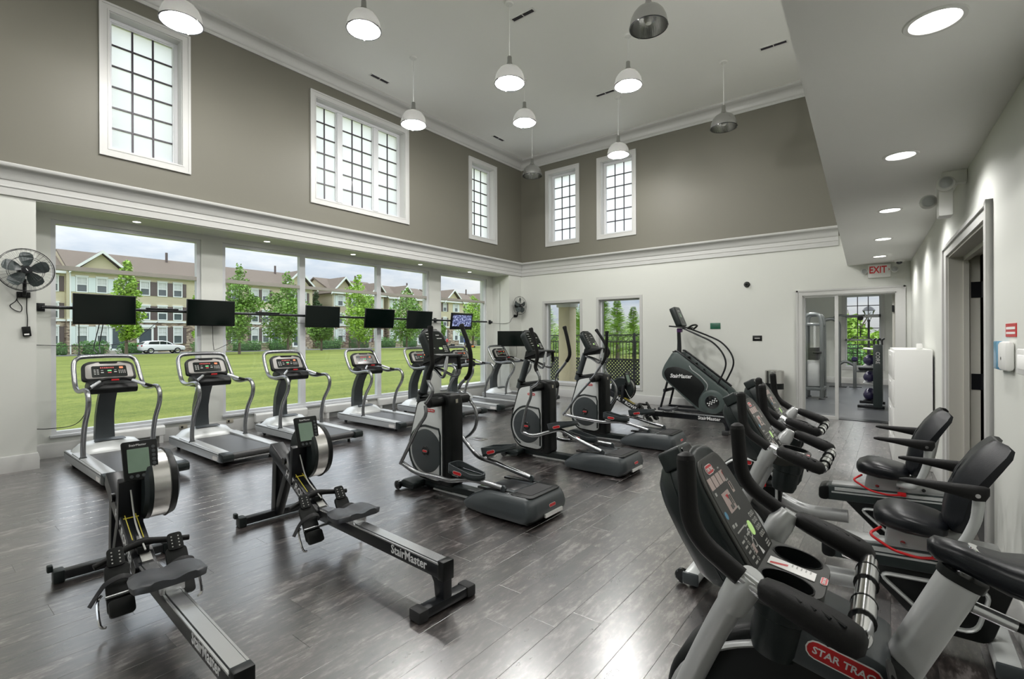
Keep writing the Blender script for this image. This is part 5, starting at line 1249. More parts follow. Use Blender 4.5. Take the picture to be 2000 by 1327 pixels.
# ---- screens on a long pole in front of the windows
PX, PZ = -8.84, 2.02
pl = thing('screen_pole', 'long black pole carrying the screens across the windows', 'pole', None, (PX, 1.28, PZ))
MB().tube([(0, 0, 0), (0, 8.95, 0)], .022, 12).build('tube', 'black_frame', pl)
m = MB()
for y in (0, 7.10, 9.18): m.bb(-.093, -.078, y - .045, y + .045, -.055, .055, bev=.003); 
m.parts('wall_plate', 'black_frame', pl)
m = MB()
for y in (0, 7.10, 9.18): m.tube([(-.085, y, 0), (0, y, 0)], .026, 10)
m.parts('stand_off', 'black_frame', pl)
m = MB()
for y in (1.35, 2.95): m.box((0, y, .026), (.05, .42, .03), bev=.006)
m.parts('cable_box', 'black_plastic', pl)
def tv_pic():
    m = mat('tv_picture', (.02, .02, .03), .15); t = m.node_tree; b = t.nodes['Principled BSDF']; g = t.nodes.new('ShaderNodeNewGeometry'); n = t.nodes.new('ShaderNodeTexNoise'); n.inputs['Scale'].default_value = 22; n.inputs['Detail'].default_value = 5
    t.links.new(g.outputs['Position'], n.inputs['Vector']); r = t.nodes.new('ShaderNodeValToRGB'); r.color_ramp.elements[0].position = .35; r.color_ramp.elements[0].color = (.01, .012, .02, 1); r.color_ramp.elements[1].position = .7; r.color_ramp.elements[1].color = (.55, .62, .85, 1)
    e = r.color_ramp.elements.new(.5); e.color = (.10, .12, .28, 1); t.links.new(n.outputs['Fac'], r.inputs[0]); t.links.new(r.outputs[0], b.inputs['Emission Color']); b.inputs['Emission Strength'].default_value = .7
tv_pic()
def tv(x, y, z, w, h, rz, tilt, lab, picture=False):
    t = thing('wall_screen', lab, 'screen', 'black screens facing the room', (x, y, z))
    t.rotation_euler = (0, tilt, rz)
    m = MB(); m.bb(-.035, 0, -w / 2, w / 2, -h / 2, h / 2, bev=.005); m.build('screen_case', 'black_plastic', t)
    m = MB(); k = .05 if picture else .012; m.bb(-.001, .002, -w / 2 + k, w / 2 - k, -h / 2 + k + (.01 if not picture else .03), h / 2 - k); m.build('screen_panel', 'tv_picture' if picture else 'tv_screen', t, sharp=0)
    m = MB(); m.bb(-.075, -.03, -.07, .07, -.07, .07); m.build('mount', 'black_frame', t, sharp=0)
TVX = -8.745
for y, w, tl, lab, pic in [(1.925, .70, .03, 'screen nearest the left wall fan on the long pole', 0), (3.285, .71, .04, 'second screen on the long pole, in front of the window pier', 0), (5.265, .72, .06, 'third screen on the long pole', 0), (6.60, .76, .15, 'fourth screen on the long pole, tilted down', 0), (7.735, .76, .12, 'fifth screen on the long pole, beside the far window pier', 0), (9.15, .78, .14, 'screen showing a bluish picture at the far end of pole', 1)]:
    tv(TVX, y, 2.008, w, .42, 0, tl, lab, pic)
tv(-7.98, 10.33, 1.555, .86, .41, -.80, 0, 'screen mounted by the room corner below the far wall fan')
MB().tube([(-8.02, 10.40, 1.56), (-8.18, 10.62, 1.60), (-8.31, 10.66, 1.60)], .02, 8).build('screen_bracket', 'black_frame', label='black swing arm holding the corner screen', cat='bracket')
# ---- wall fans
def make_fan():
    t = thing('wall_fan')
    m = MB(); m.bb(-.02, .015, -.06, .06, -.32, -.25, bev=.006); m.tube([(.0, 0, -.285), (.07, 0, -.28), (.075, 0, -.10)], .018, 8, 3); m.build('wall_bracket', 'black_plastic', t)
    m = MB(); m.lathe([(0, .0), (.05, .0), (.065, .02), (.065, .11), (.04, .135), (0, .14)], 20, (.015, 0, 0), 'x'); m.build('motor', 'black_plastic', t)
    for k in range(5):
        a = 2 * math.pi * k / 5 + .3; m = MB(); rings = []
        for r, w, tw in ((.035, .022, .7), (.09, .06, .55), (.15, .075, .42), (.195, .06, .34), (.212, .025, .3)):
            er = Vector((0, math.cos(a), math.sin(a))); et = Vector((0, -math.sin(a), math.cos(a))); ax = Vector((1, 0, 0))
            d = et * math.cos(tw) + ax * math.sin(tw); nn = (d.cross(er)).normalized(); c = Vector((.18, 0, 0)) + er * r
            rings.append([c - d * w + nn * .001, c + d * w + nn * .001, c + d * w - nn * .001, c - d * w - nn * .001])
        m.loft(rings); m.build('blade', 'fan_blade', t, sharp=0)
    m = MB(); m.lathe([(0, .215), (.03, .212), (.045, .19), (.045, .15), (0, .15)], 18, (0, 0, 0), 'x'); m.build('hub', 'black_gloss', t)
    R = .255; m = MB()
    for r, x in ((R, .17), (R * .96, .205), (R * .96, .135), (R * .62, .232), (R * .62, .11)): m.tube([(x, r * math.cos(2 * math.pi * k / 40), r * math.sin(2 * math.pi * k / 40)) for k in range(40)], .0035 if r == R else .0024, 5, closed=True)
    for k in range(36):
        a = 2 * math.pi * k / 36; c, s = math.cos(a), math.sin(a)
        m.tube([(.238, .04 * c, .04 * s), (.234, R * .6 * c, R * .6 * s), (.205, R * .96 * c, R * .96 * s), (.17, R * c, R * s), (.135, R * .96 * c, R * .96 * s), (.108, R * .6 * c, R * .6 * s), (.10, .06 * c, .06 * s)], .0010, 3, caps=False)
    m.lathe([(0, .243), (.045, .24), (.045, .234), (0, .234)], 20, (0, 0, 0), 'x'); m.build('wire_cage', 'black_frame', t, sharp=0, kind='stuff')
    m = MB(); m.box((.2445, 0, 0), (.001, .008, .03), Euler((.6, 0, 0))); m.build('emblem', 'letter_white', t, sharp=0)
    return t
mat('fan_blade', (.05, .065, .065), .3)
fan = make_fan(); tag(fan, 'black caged wall fan on the left pier beside the nearest window', 'fan', 'wall fans'); fan.location = (L_X + .02, 1.045, 2.42)
f2 = copy_tree(fan, 'black caged wall fan in the far room corner', (L_X + .02, 10.85, 2.47), math.radians(-6))
def cable(pts, r, lab, k=6, mt='black_plastic', cat='cable'):
    return MB().tube(pts, r, 6, k).build('cable', mt, label=lab, cat=cat)
cable([(L_X + .05, .995, 2.15), (L_X + .02, .98, 2.06), (L_X + .015, .93, 2.0), (L_X + .012, .965, 1.95), (L_X + .012, 1.02, 1.93), (L_X + .012, 1.03, 1.99), (L_X + .012, .99, 2.07), (L_X + .012, 1.0, 2.13)], .005, 'loose loop of black cord below the left wall fan')
cable([(L_X + .012, 1.075, 2.13), (L_X + .012, 1.073, 1.95), (L_X + .012, 1.08, 1.85), (L_X + .012, 1.078, 1.74)], .005, 'straight black cord from left fan down to its control box')
t = thing('fan_control', 'small black control box on wall below the left fan', 'control box', None, (L_X, 1.07, 1.69))
MB().box((.02, 0, 0), (.035, .075, .12), Euler((.10, 0, 0)), bev=.006).build('control_case', 'black_plastic', t)
MB().box((.0385, 0, -.035), (.002, .045, .018), Euler((.10, 0, 0))).build('indicator', 'badge_white', t, sharp=0)
cable([(WIN_X + .03, 1.19, 1.52), (WIN_X + .02, 1.40, 1.51), (WIN_X + .02, 1.8, 1.50), (-8.72, 2.2, 1.56), (-8.76, 2.55, 1.85)], .004, 'thin cable crossing the nearest window below the first screen')
cable([(-8.76, 1.86, 1.82), (-8.80, 1.83, 1.62), (-8.78, 1.80, 1.46), (-8.60, 1.80, 1.40)], .006, 'pair of dark cables hanging from the first screen, left one')
cable([(-8.76, 1.90, 1.82), (-8.80, 1.88, 1.62), (-8.78, 1.86, 1.50), (-8.60, 1.83, 1.40)], .006, 'pair of dark cables hanging from the first screen, right one')
cable([(-8.76, 3.30, 1.82), (-8.88, 3.36, 1.45), (-8.88, 3.42, 1.42), (-8.80, 3.75, 1.62), (-8.80, 4.30, 1.98)], .004, 'thin cable hanging below the second screen in a V')
cable([(-8.79, 4.55, 1.98), (-8.79, 4.75, 1.88), (-8.79, 5.05, 1.89), (-8.785, 5.18, 1.95)], .004, 'thin sagging cable left of the third screen')
cable([(-8.88, 10.30, 2.0), (-8.6, 10.56, 1.97), (L_X + .02, 10.57, 2.0), (L_X + .03, 10.66, 2.1), (L_X + .03, 10.80, 2.20)], .005, 'thin cable from pole end to the corner fan')
cable([(WIN_X + .06, 1.20, .42), (WIN_X + .06, 1.35, .40), (-8.6, 1.55, .45), (-8.35, 1.62, .62), (-8.25, 1.62, .85)], .005, 'dark power cord looping behind the nearest treadmill')
cable([(-7.95, 10.42, 1.36), (-8.0, 10.48, 1.1), (-8.15, 10.5, .8), (-8.31, 10.62, .6)], .004, 'thin cord hanging from the corner screen')
# ---- baseboard heaters and outlets under the windows
def heater(y0, y1, lab):
    t = thing('baseboard_heater', lab, 'heater', 'white baseboard heaters', (WIN_X, (y0 + y1) / 2, 0)); h = (y1 - y0) / 2
    m = MB(); m.prism(roundpoly([(.024, .11), (.10, .11), (.105, .12), (.105, .235), (.085, .262), (.024, .262)], .006), -h, h, 'xz', bev=.004); m.build('heater_case', 'white_metal', t)
    m = MB(); 
    for s in (-1, 1): m.bb(.03, .10, s * (h - .05) - .025, s * (h - .05) + .025, 0, .112)
    m.parts('heater_foot', 'white_metal', t, sharp=0)
for a in [(1.72, 2.66, 'white baseboard heater behind the nearest treadmill'), (4.02, 4.98, 'white baseboard heater behind the third treadmill'), (5.36, 6.34, 'white baseboard heater beside the fourth treadmill'), (6.64, 7.60, 'white baseboard heater behind the fifth treadmill')]: heater(*a)
for y, z, lab in ((2.93, .19, 'small wall outlet under window pier by second treadmill'), (3.62, .19, 'small wall outlet behind the second treadmill')):
    t = thing('wall_outlet', lab, 'outlet', None, (WIN_X + .023, y, z)); MB().bb(0, .006, -.055, .055, -.035, .035, bev=.002).build('cover_plate', 'outlet_plate', t)
    m = MB(); m.bb(.005, .02, -.035, -.01, -.014, .014); m.build('plug', 'black_plastic', t, sharp=0)
for x, y, lab in ((-5.13, 5.73, 'square floor outlet box between treadmills and front elliptical'), (-5.50, 5.72, 'small floor plate left of the floor outlet box')):
    t = thing('floor_box', lab, 'floor outlet', None, (x, y, 0)); w = .13 if x > -5.3 else .08
    MB().bb(-w, w, -.085, .085, 0, .006, bev=.002).build('box_lid', 'brushed_metal', t); MB().bb(-w * .5, w * .5, -.03, .03, .0055, .0075).build('lid_flap', 'bronze_bar', t, sharp=0)
# ---- exit sign, emergency light, cameras, plaques, switches
ex = thing('exit_sign', 'white exit sign with red letters and twin lamp heads', 'exit sign', None, (-.184, B_Y - .02, 2.775))
MB().bb(-.165, .165, -.03, .02, -.118, .118, bev=.006).build('sign_case', 'white_metal', ex)
lettering(ex, 'EXIT', .175, basis((-.02, -.0315, .018), (1, 0, 0), (0, 0, 1)), 'red_paint', aspect=.72, bold=.004)
m = MB(); m.M = basis((.142, -.032, .02), (1, 0, 0), (0, 0, 1)); m.add([(-.012, .024, 0), (.012, 0, 0), (-.012, -.024, 0), (-.012, -.012, 0), (.001, 0, 0), (-.012, .012, 0)], [(0, 1, 4, 5), (1, 2, 3, 4)]); m.build('arrow', 'red_paint', ex, sharp=0)
for s in (-1, 1):
    m = MB(); m.lathe([(0, -.06), (.04, -.055), (.055, -.03), (.055, .0), (.03, .03), (0, .035)], 20, (s * .22, 0, .012), 'y'); hd = m.build('lamp_head', 'white_metal', ex)
    m = MB(); m.lathe([(0, -.064), (.035, -.062), (.046, -.05)], 20, (s * .22, 0, .012), 'y'); m.build('lamp_lens', 'clear_plastic', hd)
em = thing('emergency_light', 'white twin head emergency light high on the right wall', 'emergency light', None, (.385, 5.3, 2.62), ang)
MB().bb(-.09, 0, -.07, .07, -.06, .22, bev=.012).build('light_case', 'white_metal', em); MB().bb(-.06, .085, -.04, .04, .20, .298).build('mount_block', 'white_metal', em, sharp=0)
for y, x, z in ((-.09, -.05, .19), (.10, -.14, .10)):
    m = MB(); m.lathe([(0, -.05), (.04, -.046), (.058, -.02), (.058, .01), (.03, .035), (0, .04)], 20, (x, y, z), 'y'); hd = m.build('lamp_head', 'white_metal', em)
    m = MB(); m.lathe([(0, -.054), (.035, -.052), (.048, -.042)], 20, (x, y, z), 'y'); m.build('lamp_lens', 'clear_plastic', hd)
dc = thing('dome_camera', 'white ceiling dome camera right of the exit sign', 'camera', None, (.10, B_Y - .30, 2.92)); m = MB(); m.lathe([(.075, 0), (.075, -.03), (.06, -.04), (0, -.04)], 24); m.build('camera_base', 'white_metal', dc); m = MB(); m.lathe([(.045, -.038), (.04, -.06), (.025, -.075), (0, -.08)], 20); m.build('camera_dome', 'black_gloss', dc)
wc = thing('dome_camera', 'black dome camera on the pale back wall above the plaques', 'camera', None, (-2.41, B_Y, 2.685)); m = MB(); m.lathe([(0, -.025), (.055, -.025), (.06, -.015), (.06, 0)], 24, (0, 0, 0), 'y'); m.build('camera_base', 'black_plastic', wc); m = MB(); m.lathe([(0, -.075), (.03, -.068), (.045, -.04), (.045, -.024)], 20, (0, 0, 0), 'y'); m.build('camera_dome', 'black_gloss', wc)
p1 = thing('wall_plaque', 'small dark green glossy sign on the pale back wall', 'sign', None, (-3.05, B_Y, 1.825)); MB().bb(-.105, .105, -.012, 0, -.065, .065, bev=.003).build('plaque_board', 'sign_green', p1)
m = MB(); m.bb(-.08, .08, -.0135, -.012, .012, .022); m.bb(-.06, .06, -.0135, -.012, -.014, -.006); m.build('plaque_print', 'step_panel', p1, sharp=0)
p2 = thing('wall_plaque', 'small black sign with pale print right of the stair climber', 'sign', None, (-2.215, B_Y, 1.555)); MB().bb(-.088, .088, -.012, 0, -.055, .055, bev=.003).build('plaque_board', 'black_plastic', p2); m = MB(); m.bb(-.05, .05, -.0135, -.012, -.012, .010); m.build('plaque_print', 'grey_print', p2, sharp=0)
def on_wall(y): return (rx(y) - .001, y, 0)
wd_ = thing('dispenser', 'small white wall dispenser with blue window beside the side door', 'dispenser', None, (rx(3.80), 3.80, 1.40), ang)
MB().bb(-.045, 0, -.03, .14, 0, .165, bev=.02).build('dispenser_case', 'white_metal', wd_); MB().bb(-.04, -.005, .13, .28, .0, .165, bev=.006).build('dispenser_window', 'blue_plastic', wd_)
m = MB(); m.lathe([(0, -.047), (.01, -.046)], 10, (0, .05, .07), 'x'); m.build('lock', 'black_plastic', wd_)
rl_ = MB().bb(-.003, 0, -.09, .09, 0, .07); rl_.M = None
rlb = thing('red_notice', 'small red and white notice above the wall dispenser', 'sign', None, (rx(3.86), 3.86, 1.59), ang); MB().bb(-.004, 0, -.12, .12, 0, .075).build('notice_card', 'red_badge', rlb, sharp=0); m = MB(); m.bb(-.0055, -.004, -.10, .10, .042, .056); m.bb(-.0055, -.004, -.10, .10, .016, .028); m.build('notice_print', 'badge_white', rlb, sharp=0)
sw = thing('wall_switch', 'white box thermostat at the right picture edge', 'thermostat', None, (rx(3.45), 3.45, 1.40), ang); MB().bb(-.035, 0, -.12, .12, 0, .13, bev=.008).build('switch_case', 'white_metal', sw); MB().bb(-.038, -.034, -.05, .08, .03, .10, bev=.002).build('switch_face', 'soffit_paint', sw)
# ---- trash can
tc_ = thing('trash_can', 'round brushed steel trash can beside the back doorway', 'trash can', None, (-1.86, 10.93, 0))
m = MB(); m.lathe([(0, 0), (.165, 0), (.17, .01), (.17, .545)], 36); m.build('can_body', 'brushed_metal', tc_); m = MB(); m.lathe([(.165, .545), (.165, .67)], 36); m.build('can_opening', 'black_plastic', tc_)
m = MB(); m.lathe([(.17, .66), (.17, .905), (.16, .912), (.15, .90), (0, .89)], 36); m.build('can_top', 'brushed_metal', tc_)
m = MB()
for a in (.6, 2.7, 4.8): m.box((.168 * math.cos(a), .168 * math.sin(a), .60), (.012, .06, .14), Euler((0, 0, a)))
m.parts('can_strut', 'brushed_metal', tc_, sharp=0)
# ---- white cabinet by the right wall
cb_ = thing('file_cabinet', 'tall white cabinet with slim drawers against the right wall', 'cabinet', None, (rx(7.52) - .385, 7.52, 0), ang)
x1 = .365
MB().bb(.012, x1, 0, 1.30, .0, 1.43, bev=.006).build('cabinet_body', 'white_metal', cb_)
for k in range(4):
    z0 = .06 + k * .338; d_ = MB().bb(-.008, .012, .02, 1.28, z0, z0 + .325, bev=.004).build('drawer', 'white_metal', cb_)
    MB().bb(-.014, -.008, .45, .75, z0 + .25, z0 + .275, bev=.002).build('drawer_handle', 'white_metal', d_)
MB().bb(.23, .29, .10, .17, 1.43, 1.50, bev=.01).build('wall_box', 'white_metal', label='small white box standing on the white cabinet', cat='box').location = (0, 7.62, 0)
# ================================================================ adjoining weights room
mat('machine_grey', (.115, .125, .125), .34, .3, var=.05)
mat('weight_black', (.02, .02, .022), .45, var=.1)
cm = thing('cable_machine', 'grey cable weight machine seen through the glazed side light', 'weight machine', None, (-1.56, 14.75, 0))
m = MB(); m.tube(bendpath([(-.20, -.30, .02), (-.20, -.30, 2.15), (.12, -.30, 2.15), (.16, -.30, 1.9), (.16, -.30, .02)], .14, 6), .045, 10); m.build('front_frame', 'machine_grey', cm)
m = MB(); m.tube(bendpath([(-.20, .30, .02), (-.20, .30, 2.15), (.12, .30, 2.15), (.16, .30, 1.9), (.16, .30, .02)], .14, 6), .045, 10); m.build('rear_frame', 'machine_grey', cm)
m = MB(); m.bb(-.25, .21, -.34, .34, .22, .30, bev=.01); m.bb(-.22, .18, -.32, .32, 1.86, 1.92, bev=.01); m.build('cross_members', 'machine_grey', cm)
MB().bb(-.16, .12, -.26, .26, .32, .98, bev=.012).build('weight_shroud', 'silver_paint', cm)
m = MB()
for k in range(12): m.bb(-.12, .08, -.20, .20, .99 + k * .026, 1.012 + k * .026)
m.parts('weight_plate', 'weight_black', cm, sharp=0)
for y in (-.12, .12): MB().cyl((-.02, y, .9), (-.02, y, 1.9), .014, 10).build('guide_rod', 'chrome', cm)
m = MB(); m.tube([(.16, -.36, 1.18), (-.02, -.40, 1.18)], .028, 10); m.build('arm_pad', 'black_grip', cm)
m = MB()
for x, y in ((-.2, -.3), (.16, -.3), (-.2, .3), (.16, .3)): m.lathe([(.07, 0), (.07, .02), (.05, .03)], 14, (x, y, 0))
m.parts('foot', 'weight_black', cm)
lm = thing('pulldown_machine', 'grey lat pulldown machine with long boom before the far window', 'weight machine', None, (-1.32, 18.4, 0))
m = MB(); m.tube(bendpath([(0, 0, .02), (0, 0, 2.0), (-.15, 0, 2.15), (-.40, 0, 2.10)], .18, 6), .055, 10); m.build('tower', 'machine_grey', lm)
m = MB(); m.tube([(-.20, 0, 2.12), (.0, 0, 2.24), (.25, 0, 2.20), (.66, 0, 2.22)], .045, 10, 4, flat=.7); m.build('boom', 'machine_grey', lm)
m = MB(); m.lathe([(0, -.03), (.07, -.03), (.08, 0), (.07, .03), (0, .03)], 18, (.55, 0, 2.14), 'y'); m.build('pulley', 'black_plastic', lm)
m = MB(); m.cyl((.55, 0, 1.58), (.55, 0, 2.12), .006, 6); m.build('cable_line', 'black_plastic', lm)
m = MB(); m.tube(bendpath([(.25, 0, 1.46), (.38, 0, 1.56), (.72, 0, 1.56), (.85, 0, 1.46)], .05), .014, 8); m.tube([(.55, 0, 1.56), (.55, 0, 1.74)], .018, 8); m.build('pull_bar', 'black_frame', lm)
m = MB(); m.tube(bendpath([(0, 0, .70), (.15, 0, .82), (.40, 0, .68)], .1), .045, 10); m.build('seat_arm', 'machine_grey', lm)
m = MB(); m.bb(.36, .45, -.05, .05, 0, .78, bev=.008); m.build('seat_post', 'machine_grey', lm)
m = MB(); m.lathe([(0, .95), (.05, .94), (.085, .90), (.085, .84), (.05, .80), (.0, .79)], 18, (.40, 0, 0)); m.build('thigh_roller', 'navy_ball', lm)
m = MB(); m.bb(.50, .98, -.15, .15, .56, .64, bev=.02); m.build('seat_pad', 'vinyl_seat', lm)
m = MB(); m.bb(.42, .92, -.04, .04, .48, .55, bev=.006); m.build('seat_beam', 'machine_grey', lm)
m = MB(); m.bb(.26, .58, -.04, .04, 0, .02); m.bb(-.25, .2, -.2, .2, 0, .03); m.build('floor_plates', 'weight_black', lm, sharp=0)
rk = thing('dumbbell_rack', 'dark green rack with black balls beside the weights room doorway', 'rack', None, (-.27, 13.15, 0))
m = MB(); m.bb(-.06, .10, -.04, .04, .05, 1.40, bev=.01); m.bb(-.06, .10, .86, .94, .05, 1.40, bev=.01); m.parts('upright', 'frame_green', rk)
m = MB()
for y in (0, .90): m.bb(-.34, .14, y - .035, y + .035, .02, .085, bev=.01)
m.parts('floor_bar', 'black_frame', rk)
lettering(rk, 'CORE', .10, basis((.02, -.0415, 1.12), (0, 0, -1), (1, 0, 0)))
for k, z in enumerate((.16, .55, .92, 1.30)):
    m = MB(); m.box((-.12, .45, z), (.24, .92, .025), Euler((0, .12, 0)), bev=.006); m.build('shelf', 'silver_paint' if k else 'black_frame', rk)
for i in range(3): m = MB(); m.tube([(-.04 + i * .07, 0, 1.40), (-.04 + i * .07, 0, 1.50), (.0 + i * .07, 0, 1.54)], .018, 8, 3); m.build('hook', 'black_frame', rk)
balls = ['lowest shelf of the rack, front', 'second shelf of the rack, front', 'third shelf of the rack, front']
ballm = MB(); ballm.lathe([(.11 * math.sin(math.pi * k / 12), -.11 * math.cos(math.pi * k / 12)) for k in range(13)], 20); bme = ballm.mesh('exercise_ball')
for k, z in enumerate((.16, .55, .92)):
    for j in range(3):
        o = thing('exercise_ball', 'dark ball on the %s' % (balls[k] if j == 0 else balls[k].replace('front', ('middle', 'back')[j - 1])), 'ball', 'balls on the rack', (-.40, 13.27 + j * .27, z + .138))
        link('ball_shell', bme, 'navy_ball', o); m = MB(); m.lathe([(0, .112), (.03, .1085)], 12, (0, 0, 0), 'x'); m.v = [(-x, y, z_) for x, y, z_ in m.v]; m.build('valve_patch', 'black_gloss', o)
for x, y in ((-1.9, 13.2), (-.6, 13.2), (-1.9, 16.2), (-.6, 16.2)):
    downlight(x, y, 3.30, .10, 150, 'recessed light in the weights room ceiling, %s %s' % ('near' if y < 15 else 'far', 'left' if x < -1 else 'right'), 'recessed lights in the weights room')
# ================================================================ outside
GZ = -.20
def ground_mats():
    m = bpy.data.materials.new('lawn'); m.use_nodes = True; t = m.node_tree; b = t.nodes['Principled BSDF']; L = t.links.new
    g = t.nodes.new('ShaderNodeNewGeometry')
    def noise(sx, sy, det, rough=.6):
        mp = t.nodes.new('ShaderNodeMapping'); mp.inputs['Scale'].default_value = (sx, sy, 1); L(g.outputs['Position'], mp.inputs[0])
        n = t.nodes.new('ShaderNodeTexNoise'); n.inputs['Scale'].default_value = 1; n.inputs['Detail'].default_value = det; n.inputs['Roughness'].default_value = rough; L(mp.outputs[0], n.inputs['Vector']); return n
    n1 = noise(16, 5, 9, .85); n2 = noise(.7, .12, 5); n3 = noise(38, 38, 3, .7)
    a = t.nodes.new('ShaderNodeMath'); a.operation = 'MULTIPLY_ADD'; a.inputs[1].default_value = .25; L(n2.outputs['Fac'], a.inputs[0])
    c = t.nodes.new('ShaderNodeMath'); c.operation = 'MULTIPLY'; c.inputs[1].default_value = .6; L(n1.outputs['Fac'], c.inputs[0]); L(c.outputs[0], a.inputs[2])
    d = t.nodes.new('ShaderNodeMath'); d.operation = 'MULTIPLY_ADD'; d.inputs[1].default_value = .25; L(n3.outputs['Fac'], d.inputs[0]); L(a.outputs[0], d.inputs[2])
    r = t.nodes.new('ShaderNodeValToRGB'); e = r.color_ramp.elements; e[0].position = .40; e[0].color = (.036, .060, .008, 1); e[1].position = .64; e[1].color = (.25, .275, .058, 1)
    x = e.new(.5); x.color = (.105, .142, .022, 1); L(d.outputs[0], r.inputs[0]); L(r.outputs[0], b.inputs['Base Color']); b.inputs['Roughness'].default_value = .85; b.inputs['Specular IOR Level'].default_value = .2
    bp = t.nodes.new('ShaderNodeBump'); bp.inputs['Strength'].default_value = .6; bp.inputs['Distance'].default_value = .06; L(n3.outputs['Fac'], bp.inputs['Height']); L(bp.outputs[0], b.inputs['Normal']); MAT['lawn'] = m
    # lap siding: relief lines only, too fine to model at this distance
    for nm, col in (('siding_cream', (.80, .72, .54)), ('siding_tan', (.66, .58, .45))):
        m = mat(nm, col, .7, var=.05, vscale=.5); t = m.node_tree; b = t.nodes['Principled BSDF']; g = t.nodes.new('ShaderNodeNewGeometry'); sp_ = t.nodes.new('ShaderNodeSeparateXYZ'); t.links.new(g.outputs['Position'], sp_.inputs[0])
        mm = t.nodes.new('ShaderNodeMath'); mm.operation = 'MULTIPLY'; mm.inputs[1].default_value = 1 / .26; t.links.new(sp_.outputs['Z'], mm.inputs[0]); fr = t.nodes.new('ShaderNodeMath'); fr.operation = 'FRACT'; t.links.new(mm.outputs[0], fr.inputs[0])
        bp = t.nodes.new('ShaderNodeBump'); bp.inputs['Strength'].default_value = 1.0; bp.inputs['Distance'].default_value = .10; t.links.new(fr.outputs[0], bp.inputs['Height']); t.links.new(bp.outputs[0], b.inputs['Normal'])
    m = mat('field_stone', (.30, .25, .19), .85); t = m.node_tree; b = t.nodes['Principled BSDF']; g = t.nodes.new('ShaderNodeNewGeometry'); mp = t.nodes.new('ShaderNodeMapping'); mp.inputs['Scale'].default_value = (1, 2.2, 6.0); t.links.new(g.outputs['Position'], mp.inputs[0])
    v = t.nodes.new('ShaderNodeTexVoronoi'); v.inputs['Scale'].default_value = 1.0; t.links.new(mp.outputs[0], v.inputs['Vector']); r = t.nodes.new('ShaderNodeValToRGB'); e = r.color_ramp.elements; e[0].color = (.13, .09, .07, 1); e[1].color = (.46, .38, .28, 1); sp_ = t.nodes.new('ShaderNodeSeparateColor'); t.links.new(v.outputs['Color'], sp_.inputs[0]); t.links.new(sp_.outputs[0], r.inputs[0]); t.links.new(r.outputs[0], b.inputs['Base Color'])
    bp = t.nodes.new('ShaderNodeBump'); bp.inputs['Distance'].default_value = .05; t.links.new(v.outputs['Distance'], bp.inputs['Height']); t.links.new(bp.outputs[0], b.inputs['Normal'])
    mat('roof_shingle', (.135, .105, .08), .9, var=.35, vscale=5, bump=.5, bscale=9)
ground_mats()
mat('house_trim', (.72, .76, .74), .5); mat('house_glass', (.10, .12, .13), .08, spec=.8); mat('curtain', (.55, .58, .56), .8); mat('shutter_brown', (.10, .075, .07), .6); mat('shutter_white', (.62, .70, .68), .6); mat('door_navy', (.06, .08, .095), .4)
mat('leaf_green', (.16, .30, .045), .6, var=.45, vscale=1.3); mat('leaf_bright', (.27, .44, .05), .6, var=.45, vscale=1.3); mat('leaf_dark', (.055, .115, .035), .65, var=.4, vscale=1.5); mat('hedge_green', (.10, .24, .05), .65, var=.5, vscale=2.2); mat('shrub_plum', (.16, .07, .08), .7, var=.4, vscale=2); mat('pine_green', (.30, .44, .10), .65, var=.45, vscale=1.6)
mat('bark', (.13, .10, .075), .9, bump=.3, bscale=20, var=.3, vscale=8); mat('asphalt', (.09, .09, .09), .9, var=.15); mat('concrete', (.42, .40, .36), .85, var=.12, vscale=2); mat('mulch', (.10, .07, .05), .95, var=.4, vscale=3)
mat('car_white', (.78, .79, .80), .18, coat=.6); mat('car_glass', (.02, .025, .03), .06); mat('tire', (.012, .012, .013), .75); mat('stucco_cream', (.60, .53, .36), .8, var=.08, vscale=6, bump=.15, bscale=60); mat('fence_black', (.018, .018, .02), .45); mat('skin', (.42, .25, .17), .6); mat('shirt_red', (.55, .05, .07), .8); mat('shirt_blue', (.03, .09, .45), .8); mat('shorts_dark', (.05, .05, .07), .8); mat('mower_orange', (.65, .20, .03), .4); mat('tail_red', (.35, .02, .02), .2)
MB().bb(-260, -9.25, -120, 260, GZ - .3, GZ).build('lawn', 'lawn', sharp=0, kind='structure', label='broad mown green lawn outside the windows')
MB().bb(-9.25, 140, 11.9, 260, GZ - .3, GZ).build('lawn', 'lawn', sharp=0, kind='structure', label='green lawn behind the back fence')
MB().bb(-9.25, 140, -120, F_Y - .35, GZ - .3, GZ).build('lawn', 'lawn', sharp=0, kind='structure', label='green lawn behind the camera side wall')
MB().bb(-71.5, -66.8, -40, 200, GZ, GZ + .012).build('street', 'asphalt', sharp=0, kind='structure', label='narrow asphalt street before the townhouses')
MB().bb(-73.2, -72.0, -40, 200, GZ, GZ + .03).build('sidewalk', 'concrete', sharp=0, kind='structure', label='pale sidewalk strip before the townhouses')
MB().bb(-12.5, -3.5, 11.5, 14.9, GZ, -.10).build('patio', 'concrete', sharp=0, kind='structure', label='concrete patio outside the back windows')
